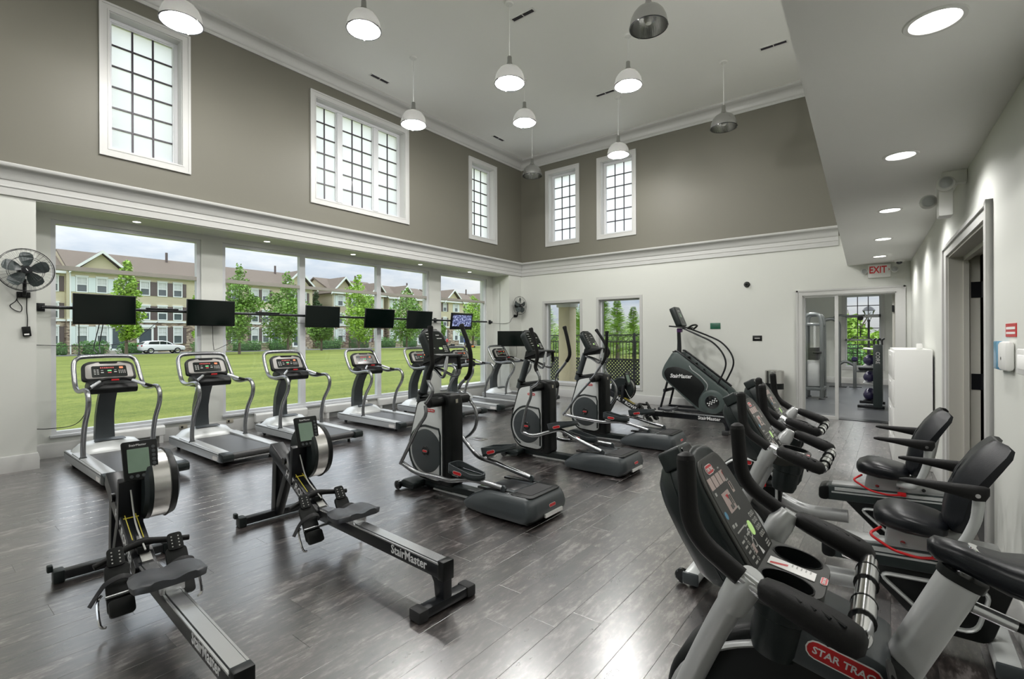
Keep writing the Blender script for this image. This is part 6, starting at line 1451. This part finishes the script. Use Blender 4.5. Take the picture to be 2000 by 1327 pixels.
# ---- townhouses facing the lawn
FX = -75.0
_hm = {}
def hmesh(key, fn):
    if key not in _hm: _hm[key] = fn().mesh(key, 0)
    return _hm[key]
def win_frame(w, h):
    def f():
        m = MB(); t = .12; m.frame(-w / 2 - t, w / 2 + t, -h / 2 - t, h / 2 + t, t, -.02, .10, 'yz'); m.bb(-.02, .14, -w / 2 - t - .05, w / 2 + t + .05, h / 2 + t, h / 2 + t + .14); m.bb(-.02, .08, -w / 2, w / 2, -.035, .035)
        m.bb(.0, .05, -.02, .02, 0, h / 2); m.bb(.0, .05, -w / 2, w / 2, h * .25 - .02, h * .25 + .02); return m
    return hmesh('wf%.2f_%.2f' % (w, h), f)
def add_window(b, y, z0, z1, w, sh=None, curtain=True):
    h = z1 - z0; c = (.0, y, (z0 + z1) / 2); f = link('window', win_frame(w, h), 'house_trim', b, loc=c)
    def pn(): return MB().bb(-.01, .015, -w / 2, w / 2, -h / 2, h / 2)
    link('pane', hmesh('wp%.2f_%.2f' % (w, h), pn), 'house_glass', f)
    if curtain:
        def cu(): return MB().bb(.014, .02, -w / 2 + .02, w / 2 - .02, .04, h / 2)
        link('blind', hmesh('wc%.2f_%.2f' % (w, h), cu), 'curtain', f)
    if sh:
        def s_(): return MB().bb(-.02, .08, -.21, .21, -h / 2 - .08, h / 2 + .08)
        me = hmesh('ws%s%.2f' % (sh, h), s_)
        for s in (-1, 1): link('shutter', me, sh, b, loc=(0, y + s * (w / 2 + .36), c[2]))
def add_door(b, y, w=1.05):
    f = MB(); f.frame(-w / 2 - .35, w / 2 + .35, 0, 2.9, .22, -.02, .16, 'yz'); f.bb(-.02, .25, -w / 2 - .5, w / 2 + .5, 2.85, 3.2)
    d = f.build('front_door', 'house_trim', b, sharp=0); d.location = (0, y, GZ + .35)
    MB().bb(-.01, .06, -w / 2 - .1, w / 2 + .1, 0, 2.6).build('door_panel', 'door_navy', d, sharp=0)
    MB().bb(0, 1.2, -w / 2 - .5, w / 2 + .5, GZ, GZ + .35).build('door_step', 'concrete', b, sharp=0).location = (0, y, 0)
def townhouse(lab, y0, y1, eave, ridge, siding, wins, doors, gables, fx=FX, depth=11.0, sh=(), ov=(.3, .3)):
    b = thing('townhouse', lab, 'building', 'townhouses across the lawn', (fx, 0, 0))
    MB().bb(-depth, 0, y0, y1, 3.7, eave).build('siding_wall', siding, b, sharp=0)
    MB().bb(-depth, 0, y0, y1, GZ, 3.7).build('stone_base', 'field_stone', b, sharp=0)
    MB().bb(-.05, .14, y0, y1, 3.62, 3.86).build('belt_trim', 'house_trim', b, sharp=0)
    m = MB(); o = .5; m.prism([(o, eave - .1), (-depth / 2, ridge), (-depth - o, eave - .1), (-depth - o, eave - .35), (-depth / 2, ridge - .25), (o, eave - .35)], y0 - ov[0], y1 + ov[1], 'xz'); m.build('roof', 'roof_shingle', b, sharp=0)
    MB().bb(o - .06, o + .08, y0 - ov[0], y1 + ov[1], eave - .38, eave - .1).build('gutter', 'house_trim', b, sharp=0)
    m = MB()
    for y in (y0 + .02, y1 - .02): m.prism([(0, eave - .2), (-depth / 2, ridge - .25), (-depth, eave - .2)], y - .02, y + .02, 'xz')
    m.parts('end_gable', siding, b, sharp=0)
    for yc, hw, gh in gables:
        m = MB(); m.add([(.03, yc - hw, eave - .35), (.03, yc + hw, eave - .35), (.03, yc, eave - .35 + gh), (-depth / 2, yc - hw, eave - .35), (-depth / 2, yc + hw, eave - .35), (-depth / 2, yc, eave - .35 + gh)], [(0, 1, 2), (0, 2, 5, 3), (1, 4, 5, 2), (3, 5, 4)]); m.build('front_gable', siding, b, sharp=0)
        m = MB()
        for s in (-1, 1): m.add([(.7, yc, eave - .2 + gh), (.7, yc + s * (hw + .5), eave - .48), (-depth / 2, yc + s * (hw + .5), eave - .48), (-depth / 2, yc, eave - .2 + gh), (.7, yc, eave + .02 + gh), (.7, yc + s * (hw + .6), eave - .30), (-depth / 2, yc + s * (hw + .6), eave - .30), (-depth / 2, yc, eave + .02 + gh)], [(0, 1, 2, 3), (4, 5, 6, 7), (0, 1, 5, 4), (1, 2, 6, 5)])
        m.parts('gable_roof', 'roof_shingle', b, sharp=0)
        m = MB()
        for s in (-1, 1): m.add([(.68, yc, eave - .32 + gh), (.68, yc + s * (hw + .6), eave - .62), (.68, yc + s * (hw + .6), eave - .30), (.68, yc, eave + .03 + gh), (.78, yc, eave - .32 + gh), (.78, yc + s * (hw + .6), eave - .62), (.78, yc + s * (hw + .6), eave - .30), (.78, yc, eave + .03 + gh)], [(0, 1, 2, 3), (4, 5, 6, 7), (0, 1, 5, 4), (2, 3, 7, 6)])
        m.parts('rake_board', 'house_trim', b, sharp=0)
        if hw > 3: m = MB(); m.prism(roundpoly([(yc - .4, eave + gh * .38 - .35), (yc + .4, eave + gh * .38 - .35), (yc + .4, eave + gh * .38 + .55), (yc - .4, eave + gh * .38 + .55)], [.01, .01, .38, .38], 5), .04, .12, 'yz'); m.build('gable_vent', 'house_trim', b, sharp=0)
    for y, s in wins:
        z = [(7.15, 8.75), (4.05, 5.65), (1.0, 2.95)]
        for k, (a, c) in enumerate(z):
            if k == 2 and any(abs(y - d) < 1.2 for d in doors): continue
            add_window(b, y, a, c, .85, s if k < 2 or s == 'shutter_brown' else s)
    for d in doors: add_door(b, d)
    MB().cyl((-depth / 2 + .8, y0 + (y1 - y0) * .72, ridge - .6), (-depth / 2 + .8, y0 + (y1 - y0) * .72, ridge + .9), .16, 8).build('vent_pipe', 'shutter_brown', b, sharp=0)
    MB().bb(.0, .12, y0 + .25, y0 + .37, GZ, eave - .3).build('downspout', 'house_trim', b, sharp=0)
    return b
B_, W_ = 'shutter_brown', 'shutter_white'
townhouse('cream townhouse with broad gable, behind the parked white car', 12.97, 28.6, 9.75, 12.6, 'siding_cream', [(14.31, W_), (16.14, W_), (17.9, W_), (20.43, B_), (22.31, B_), (24.04, B_)], [17.67, 20.43], [(16.1, 2.45, 2.35)], ov=(0, .3))
townhouse('cream townhouse at far left window edge, set back slightly', -4.0, 12.95, 9.5, 12.0, 'siding_cream', [(11.85, B_), (9.5, B_), (7.0, B_), (4.0, B_)], [5.5], [], fx=FX - .6, ov=(.3, 0))
townhouse('second townhouse along the lawn, dark shutters, seen between two trees', 29.6, 43.2, 9.75, 12.5, 'siding_cream', [(31.2, B_), (34.0, B_), (35.6, B_), (39.8, B_), (41.6, B_)], [37.2, 40.6], [(40.8, 2.4, 2.6)])
townhouse('third townhouse with pointed gable behind the tree by third screen', 46.8, 57.5, 9.5, 12.3, 'siding_tan', [(48.3, W_), (51.0, B_), (54.0, B_), (56.2, W_)], [52.6], [(49.0, 2.2, 2.6), (56.0, 1.5, 2.2)])
townhouse('fourth townhouse along the lawn, behind the fifth screen', 58.5, 70.2, 9.3, 12.0, 'siding_cream', [(60.0, W_), (62.4, B_), (65.0, B_), (68.0, B_)], [66.4], [(62.6, 1.8, 2.4)])
townhouse('farthest townhouse with brown roof in the corner window bay', 71.4, 90.0, 9.4, 12.0, 'siding_cream', [(73.2, B_), (76.6, W_), (80.0, B_), (83.0, B_), (86.0, B_)], [78.3, 84.6], [(75.6, 2.4, 2.5), (85.6, 2.2, 2.4)])
# ---- trees and hedges
def leafcloud(blobs, n, size, seed, flat=.75):
    """thousands of small leaves on the skin of overlapping blobs"""
    rnd = random.Random(seed); m = MB(); tot = sum(b[3] ** 2 for b in blobs)
    vs, fs = [], []
    for (bx, by, bz, r) in blobs:
        for _ in range(int(n * r * r / tot)):
            d = Vector((rnd.gauss(0, 1), rnd.gauss(0, 1), rnd.gauss(0, 1))).normalized()
            c = Vector((bx, by, bz)) + d * r * (.55 + .5 * rnd.random()) * Vector((1, 1, flat)).length / 1.6
            a = Vector((rnd.gauss(0, 1), rnd.gauss(0, 1), rnd.gauss(0, .6))).normalized(); b2 = a.cross(Vector((rnd.gauss(0, 1), rnd.gauss(0, 1), rnd.gauss(0, 1)))).normalized()
            s = size * (.6 + .8 * rnd.random()); o = len(vs)
            vs += [c - a * s, c + b2 * s * .55, c + a * s, c - b2 * s * .55]; fs.append((o, o + 1, o + 2, o + 3))
    m.add(vs, fs); return m
def tree_mesh(h, r, seed, n=5200, size=.16, trunk=1.9):
    rnd = random.Random(seed); bl = []
    for k in range(26):
        f = k / 25; z = trunk + f * (h - trunk) * .94; rr = r * (math.sin(math.pi * (.18 + .80 * f)) ** .8) * (1 - .35 * f)
        for j in range(2): a = rnd.random() * 6.283; q_ = rr * rnd.random() ** .5 * .85; bl.append((q_ * math.cos(a), q_ * math.sin(a), z + rnd.uniform(-.2, .2), max(.35, rr * rnd.uniform(.30, .55))))
    fo = leafcloud(bl, n, size, seed)
    tr = MB(); tr.tube([(0, 0, 0), (.03, 0, trunk), (0, .04, h * .55), (0, 0, h * .85)], [.16, .12, .07, .02], 8)
    for k in range(7): a = k * 2.4; z = trunk + k * (h - trunk) * .10; tr.tube([(0, 0, z), (r * .3 * math.cos(a), r * .3 * math.sin(a), z + .6), (r * .6 * math.cos(a), r * .6 * math.sin(a), z + 1.3)], [.06, .04, .015], 5)
    return fo, tr
def tree(lab, x, y, h, r, seed, leaf='leaf_green', n=5200, size=.16, z=GZ, name='maple_tree', grp='young trees on the lawn edge', trunk=1.9):
    t = thing(name, lab, 'tree', grp, (x, y, z)); fo, tr = tree_mesh(h, r, seed, n, size, trunk)
    fo.build('foliage', leaf, t, sharp=0, kind='stuff'); tr.build('trunk', 'bark', t); return t
for a in [('slim young tree behind the nearest screen', -60, 14.8, 9.5, 1.7, 1, 'leaf_bright'), ('tall leafy tree at left edge of the wide window', -58, 24.6, 10.2, 2.6, 2, 'leaf_green'), ('leafy tree left of the first window mullion', -58, 30.2, 9.8, 2.9, 3, 'leaf_green'), ('round green tree behind the third and fourth screens', -58, 40.2, 10.6, 3.1, 4, 'leaf_bright'), ('green tree behind the fifth screen', -58, 48.6, 9.4, 3.2, 5, 'leaf_green'), ('green tree in the corner window bay', -58, 63.4, 9.2, 3.0, 6, 'leaf_bright'), ('small tree beside the far window pier', -60, 57.0, 5.0, 1.5, 7, 'leaf_green'), ('bluish dark tree between second and third townhouse', -77, 45.0, 9.6, 1.4, 8, 'leaf_dark'), ('small leafy bush tree at left edge, third screen', -63, 37.6, 4.6, 1.8, 9, 'leaf_green'), ('thin tree at right edge of the nearest window', -60, 21.6, 8.4, 1.2, 10, 'leaf_bright')]: tree(*a)
def hedge(lab, x, y0, y1, h, d=1.3, leaf='hedge_green', seed=1, z=GZ):
    rnd = random.Random(seed); bl = []; y = y0
    while y < y1: bl.append((rnd.uniform(-.1, .1), y - (y0 + y1) / 2, h * .5, h * .62)); bl.append((0, y - (y0 + y1) / 2 + .2, h * .7, h * .42)); y += h * .55
    t = thing('hedge', lab, 'hedge', 'clipped hedges before the townhouses', (x, (y0 + y1) / 2, z)); leafcloud(bl, int(1500 * max(1, (y1 - y0) / 3)), .085, seed).build('foliage', leaf, t, sharp=0, kind='stuff')
    m = MB(); m.bb(-d * .33, d * .33, -(y1 - y0) / 2, (y1 - y0) / 2, 0, h * .72, bev=.2); m.build('hedge_core', 'leaf_dark', t)
for k, a in enumerate([('clipped hedge by the far left house corner', 10.4, 12.4, 1.25), ('round clipped hedge left of the lamp pole', 13.75, 15.6, 1.45), ('clipped hedge below the nearest screen', 17.3, 19.2, 1.2), ('clipped hedge right of the parked car', 25.0, 27.0, 1.3), ('long clipped hedge at left of the wide window', 29.6, 33.2, 1.4), ('long clipped hedge left of the second house door', 34.6, 37.2, 1.5), ('clipped hedge below the third screen', 42.6, 46.0, 1.8), ('clipped hedge behind the fourth treadmill', 54.4, 57.2, 1.7), ('clipped hedge before the fourth townhouse', 59.4, 62.2, 1.7), ('clipped hedge under the tree by the far pier', 64.4, 66.6, 1.6), ('clipped hedge in the corner window bay', 80.0, 83.6, 1.7)]): hedge(a[0], -71.6, a[1], a[2], a[3], seed=20 + k)
hedge('plum coloured shrub below the fourth screen', -72.4, 48.4, 52.0, 2.9, leaf='shrub_plum', seed=41)
# ---- parked car
def make_car(lab, loc, rz):
    t = thing('car', lab, 'car', None, loc, rz)                         # nose = +y
    low = roundpoly([(-2.2, .42), (-2.22, .80), (-2.12, 1.02), (-1.95, 1.10), (1.10, 1.04), (1.95, .92), (2.18, .78), (2.22, .45), (2.0, .30), (-2.0, .30)], .1, 3)
    m = MB(); m.prism(low, -.88, .88, 'yz', bev=.10, seg=3); m.build('car_body', 'car_white', t)
    cab = roundpoly([(-2.08, 1.06), (-1.75, 1.44), (-1.30, 1.52), (-.10, 1.53), (.45, 1.42), (1.20, 1.03)], .08, 3)
    m = MB(); m.prism(cab, -.74, .74, 'yz', bev=.08, seg=3); m.build('car_cabin', 'car_white', t)
    gl = roundpoly([(-1.55, 1.10), (-1.40, 1.38), (-.10, 1.44), (.35, 1.36), (.92, 1.07)], .05, 3)
    m = MB()
    for s in (-1, 1): m.prism(gl, s * .735, s * .755, 'yz')
    m.parts('side_window', 'car_glass', t, sharp=0)
    m = MB()
    for s in (-1, 1):
        for y in (-.42, .30): m.bb(s * .752 - .01, s * .752 + .01, y - .03, y + .03, 1.05, 1.46)
    m.parts('window_post', 'car_white', t, sharp=0)
    m = MB(); m.box((0, .86, 1.24), (1.30, .02, .42), Euler((1.02, 0, 0))); m.build('windshield', 'car_glass', t, sharp=0)
    m = MB(); m.box((0, -1.96, 1.26), (1.25, .02, .32), Euler((-.75, 0, 0))); m.build('rear_window', 'car_glass', t, sharp=0)
    for s in (-1, 1):
        for y in (-1.32, 1.36):
            m = MB(); m.lathe([(.20, s * .92), (.33, s * .915), (.345, s * .88), (.345, s * .70)], 24, (0, y, .345), 'x'); w = m.build('wheel', 'tire', t)
            m = MB(); m.lathe([(0, s * .905), (.05, s * .915)], 20, (0, y, .345), 'x')
            for k in range(5): a = k * 1.2566; m.box((s * .905, y + .12 * math.cos(a), .345 + .12 * math.sin(a)), (.02, .16, .05), Euler((a, 0, 0)))
            m.tube([(s * .905, y + .20 * math.cos(q_ * .3142), .345 + .20 * math.sin(q_ * .3142)) for q_ in range(20)], .018, 5, closed=True); m.build('wheel_rim', 'chrome', w)
        MB().bb(s * .62 - .2, s * .62 + .2, 2.10, 2.19, .70, .84, bev=.03).build('headlight', 'clear_plastic', t); MB().bb(s * .70 - .16, s * .70 + .16, -2.22, -2.08, .85, 1.0, bev=.03).build('tail_light', 'tail_red', t)
    MB().bb(-.885, .885, -2.0, 2.0, .30, .42, bev=.02).build('sill_trim', 'charcoal_plastic', t)
    return t
car = make_car('white hatchback parked on the street before the cream townhouse', (-69.0, 20.45, GZ + .012), 0.0)
def lamp_post(lab, loc, h):
    t = thing('lamp_post', lab, 'lamp post', None, loc); m = MB(); m.lathe([(.12, 0), (.12, .25), (.06, .4), (.045, .6), (.04, h - .5), (.06, h - .45), (.05, h - .4)], 14); m.build('post', 'fence_black', t)
    m = MB(); m.lathe([(.07, h - .4), (.20, h - .05), (.20, h - .04)], 8); m.build('lantern', 'clear_plastic', t); m = MB(); m.lathe([(.23, h - .04), (.14, h + .08), (.02, h + .16), (0, h + .17)], 8); m.build('lantern_cap', 'fence_black', t); return t
lamp_post('dark lamp pole on the lawn edge behind the nearest screen', (-62.0, 11.6, GZ), 4.4)
# ---- two people with mowers in the corner bay
def person(lab, loc, rz, shirt, lean=.0):
    t = thing('person', lab, 'person', None, loc, rz)
    V = {'pel': (0, 0, .95), 'che': (0, .02, 1.32), 'neck': (0, .03, 1.50), 'head': (0, .06, 1.64), 'top': (0, .05, 1.76), 'sl': (-.18, .02, 1.42), 'el': (-.24, .10, 1.14), 'hl': (-.20, .34, 1.05), 'sr': (.18, .02, 1.42), 'er': (.24, .10, 1.14), 'hr': (.20, .34, 1.05), 'kl': (-.10, .06, .50), 'fl': (-.11, 0, .07), 'tl': (-.11, .14, .04), 'kr': (.10, -.02, .50), 'fr': (.11, -.10, .08), 'tr': (.11, .04, .04)}
    K = list(V); R = {'pel': .15, 'che': .17, 'neck': .06, 'head': .10, 'top': .07, 'sl': .075, 'el': .05, 'hl': .042, 'sr': .075, 'er': .05, 'hr': .042, 'kl': .075, 'fl': .05, 'tl': .045, 'kr': .075, 'fr': .05, 'tr': .045}
    E = [('pel', 'che'), ('che', 'neck'), ('neck', 'head'), ('head', 'top'), ('che', 'sl'), ('sl', 'el'), ('el', 'hl'), ('che', 'sr'), ('sr', 'er'), ('er', 'hr'), ('pel', 'kl'), ('kl', 'fl'), ('fl', 'tl'), ('pel', 'kr'), ('kr', 'fr'), ('fr', 'tr')]
    me = bpy.data.meshes.new('person_body'); me.from_pydata([V[k] for k in K], [(K.index(a), K.index(b)) for a, b in E], [])
    o = bpy.data.objects.new('t', me); COL.objects.link(o); md = o.modifiers.new('s', 'SKIN'); o.modifiers.new('d', 'SUBSURF').levels = 1
    for i, k in enumerate(K): me.skin_vertices[0].data[i].radius = (R[k], R[k])
    me.skin_vertices[0].data[0].use_root = True
    bpy.context.view_layer.update(); m2 = bpy.data.meshes.new_from_object(o.evaluated_get(bpy.context.evaluated_depsgraph_get())); bpy.data.objects.remove(o)
    m2.materials.clear()
    for k in ('skin', shirt, 'shorts_dark'): m2.materials.append(MAT[k])
    for p in m2.polygons: z = p.center.z; x = abs(p.center.x); p.material_index = 1 if (1.0 < z < 1.50 and p.center.y < .22) else (2 if .42 < z <= 1.0 and p.center.y < .22 and x < .24 else 0); p.use_smooth = True
    ob = bpy.data.objects.new('person_body', m2); COL.objects.link(ob); ob.parent = t
    m = MB(); m.lathe([(0, 1.80), (.06, 1.785), (.10, 1.74), (.105, 1.69)], 14, (0, .05, 0)); m.bb(-.07, .07, .12, .22, 1.685, 1.70); m.build('cap', 'shorts_dark', t); return t
def mower(lab, loc, rz):
    t = thing('lawn_mower', lab, 'lawn mower', None, loc, rz); MB().bb(-.55, .55, -.1, .75, .12, .36, bev=.06).build('mower_deck', 'mower_orange', t); MB().bb(-.3, .3, -.1, .45, .36, .72, bev=.08).build('engine', 'charcoal_plastic', t)
    for x in (-.5, .5):
        for y, r in ((-.15, .26), (.75, .16)): m = MB(); m.lathe([(0, -.07), (r, -.07), (r, .07), (0, .07)], 16, (x, y, r), 'x'); m.build('wheel', 'tire', t)
    m = MB(); m.tube(bendpath([(-.26, -.05, .5), (-.26, -.45, 1.02), (.26, -.45, 1.02), (.26, -.05, .5)], .08), .025, 8); m.build('push_handle', 'black_frame', t)
person('person in red shirt pushing a mower in the corner window view', (-56.8, 55.9, GZ), -.3, 'shirt_red'); mower('orange lawn mower before the person in red', (-56.5, 56.7, GZ), -.3)
person('person in blue shirt with a mower, behind the far elliptical grip', (-56.8, 60.1, GZ), -.2, 'shirt_blue'); mower('orange lawn mower before the person in blue', (-56.6, 60.9, GZ), -.2)
# ---- behind the back windows: porch column, fence with lattice, evergreens
pc = thing('porch_column', 'cream stone porch column outside the back windows', 'column', None, (-8.06, 13.2, -.10)); MB().bb(-.20, .20, -.20, .20, .0, 2.75, bev=.01).build('shaft', 'stucco_cream', pc); MB().bb(-.26, .26, -.26, .26, 0, .28, bev=.02).build('plinth', 'concrete', pc); MB().bb(-.25, .25, -.25, .25, 2.62, 2.78, bev=.02).build('capital', 'white_trim', pc)
MB().bb(-9.2, -3.4, 13.0, 13.4, 2.68, 2.98).build('porch_beam', 'white_trim', sharp=0, label='white porch beam above the back windows outside', cat='beam')
MB().bb(-9.2, -3.4, 11.5, 13.6, 2.98, 3.06).build('porch_ceiling', 'white_trim', sharp=0, kind='structure', label='white porch ceiling outside the back windows')
def fence(lab, x0, x1, y, z0, zl, zb, zt):
    t = thing('fence', lab, 'fence', None, (0, y, 0)); m = MB()
    for x in [x0 + k * 1.9 for k in range(int((x1 - x0) / 1.9) + 1)]: m.bb(x - .03, x + .03, -.03, .03, z0, zt + .06)
    m.parts('fence_post', 'fence_black', t, sharp=0); m = MB()
    for z in (zb, zt, zl): m.bb(x0, x1, -.018, .018, z - .018, z + .018)
    m.parts('rail', 'fence_black', t, sharp=0); m = MB(); x = x0
    while x < x1: m.bb(x - .009, x + .009, -.009, .009, zl, zb); x += .11
    m.build('pickets', 'fence_black', t, sharp=0, kind='stuff'); m = MB(); x = x0 + .09; r = (zt - zb) * .36
    while x < x1: m.tube([(x + r * math.cos(k * .6283), 0, (zt + zb) / 2 + r * math.sin(k * .6283)) for k in range(10)], .009, 4, closed=True); x += .18
    m.build('ring_band', 'fence_black', t, sharp=0, kind='stuff')
    if zl - z0 > .2:
        m = MB(); h = zl - z0; x = x0 - h
        while x < x1:
            for s in (0, 1):
                a, b_ = (x, x + h) if s == 0 else (x + h, x); d = Vector((b_ - a, 0, h)); c = Vector(((a + b_) / 2, .01 * (s - .5), z0 + h / 2)); m.box(c, (d.length, .008, .048), Euler((0, -math.atan2(h, b_ - a), 0)))
            x += .115
        m.build('lattice', 'fence_black', t, sharp=0, kind='stuff')
    return t
fence('black iron fence with lattice panel outside the back windows', -10.2, -4.0, 14.5, GZ + .02, .88, 1.43, 1.65)
def evergreen(lab, x, y, h, r, seed):
    t = thing('evergreen_tree', lab, 'tree', 'evergreen trees behind the fence', (x, y, GZ)); rnd = random.Random(seed); vs, fs = [], []
    n = 46
    for k in range(n):
        f = k / (n - 1); z = .25 + f * (h - .25); R = r * (1 - f) ** .85 + .06
        for j in range(9):
            a = rnd.random() * 6.283; L_ = R * rnd.uniform(.75, 1.08); er = Vector((math.cos(a), math.sin(a), 0)); tip = Vector((0, 0, z)) + er * L_ + Vector((0, 0, .22 * L_))
            for q_ in range(7):
                p = Vector((0, 0, z)).lerp(tip, (q_ + 1) / 7)
                for s in (-1, 1):
                    sd = Vector((-er.y, er.x, .15 * rnd.random())) * s * (.16 + .10 * rnd.random()) * (.5 + .5 * (1 - q_ / 7)) * min(1.6, .5 + r * .5); o = len(vs)
                    vs += [p, p + sd + er * .10, p + er * .07 + Vector((0, 0, .03))]; fs.append((o, o + 1, o + 2))
    m = MB(); m.add(vs, fs); m.build('needles', 'pine_green', t, sharp=0, kind='stuff'); MB().tube([(0, 0, 0), (0, 0, h * .95)], [.10 * r, .02], 8).build('trunk', 'bark', t)
for a in [('evergreen at left edge of the left back window', -24.3, 36, 5.1, 2.0, 1), ('evergreen beside the porch column', -24.4, 41, 5.3, 1.8, 2), ('evergreen right of the porch column', -20.5, 36, 4.6, 1.4, 3), ('tallest evergreen in the right back window, left of three', -21.3, 41.5, 5.6, 1.6, 4), ('middle evergreen in the right back window', -17.35, 36, 4.7, 1.6, 5), ('smallest evergreen in the right back window', -18.2, 41, 4.4, 1.4, 6)]: evergreen(*a)
for k, (x, w) in enumerate(((-30, 5), (-25.5, 5), (-21.0, 5))):
    h_ = hedge(('green bushes behind the fence at left', 'green bushes behind the fence in the middle', 'green bushes behind the fence at right')[k], x, 46.5, 51.0, 2.8, leaf='leaf_bright', seed=70 + k)
# ---- view from the weights room window
tree('yellow green tree outside the weights room window', -1.6, 30, 2.75, 1.5, 31, 'leaf_bright', 4500, .11, GZ, 'maple_tree', 'trees behind the weights room', .5)
tree('second yellow green tree outside the weights room window', .6, 33, 2.6, 1.5, 32, 'leaf_bright', 4000, .12, GZ, 'maple_tree', 'trees behind the weights room', .8)
lamp_post('black lamp post outside the weights room window', (-.75, 24.5, GZ), 2.85)
fence('black railing fence outside the weights room window', -4.5, 2.5, 23.2, GZ, GZ + .1, 1.1, 1.25)
hedge('dark shrubs outside the weights room window', -1.6, 25.5, 26.9, 1.3, seed=80)
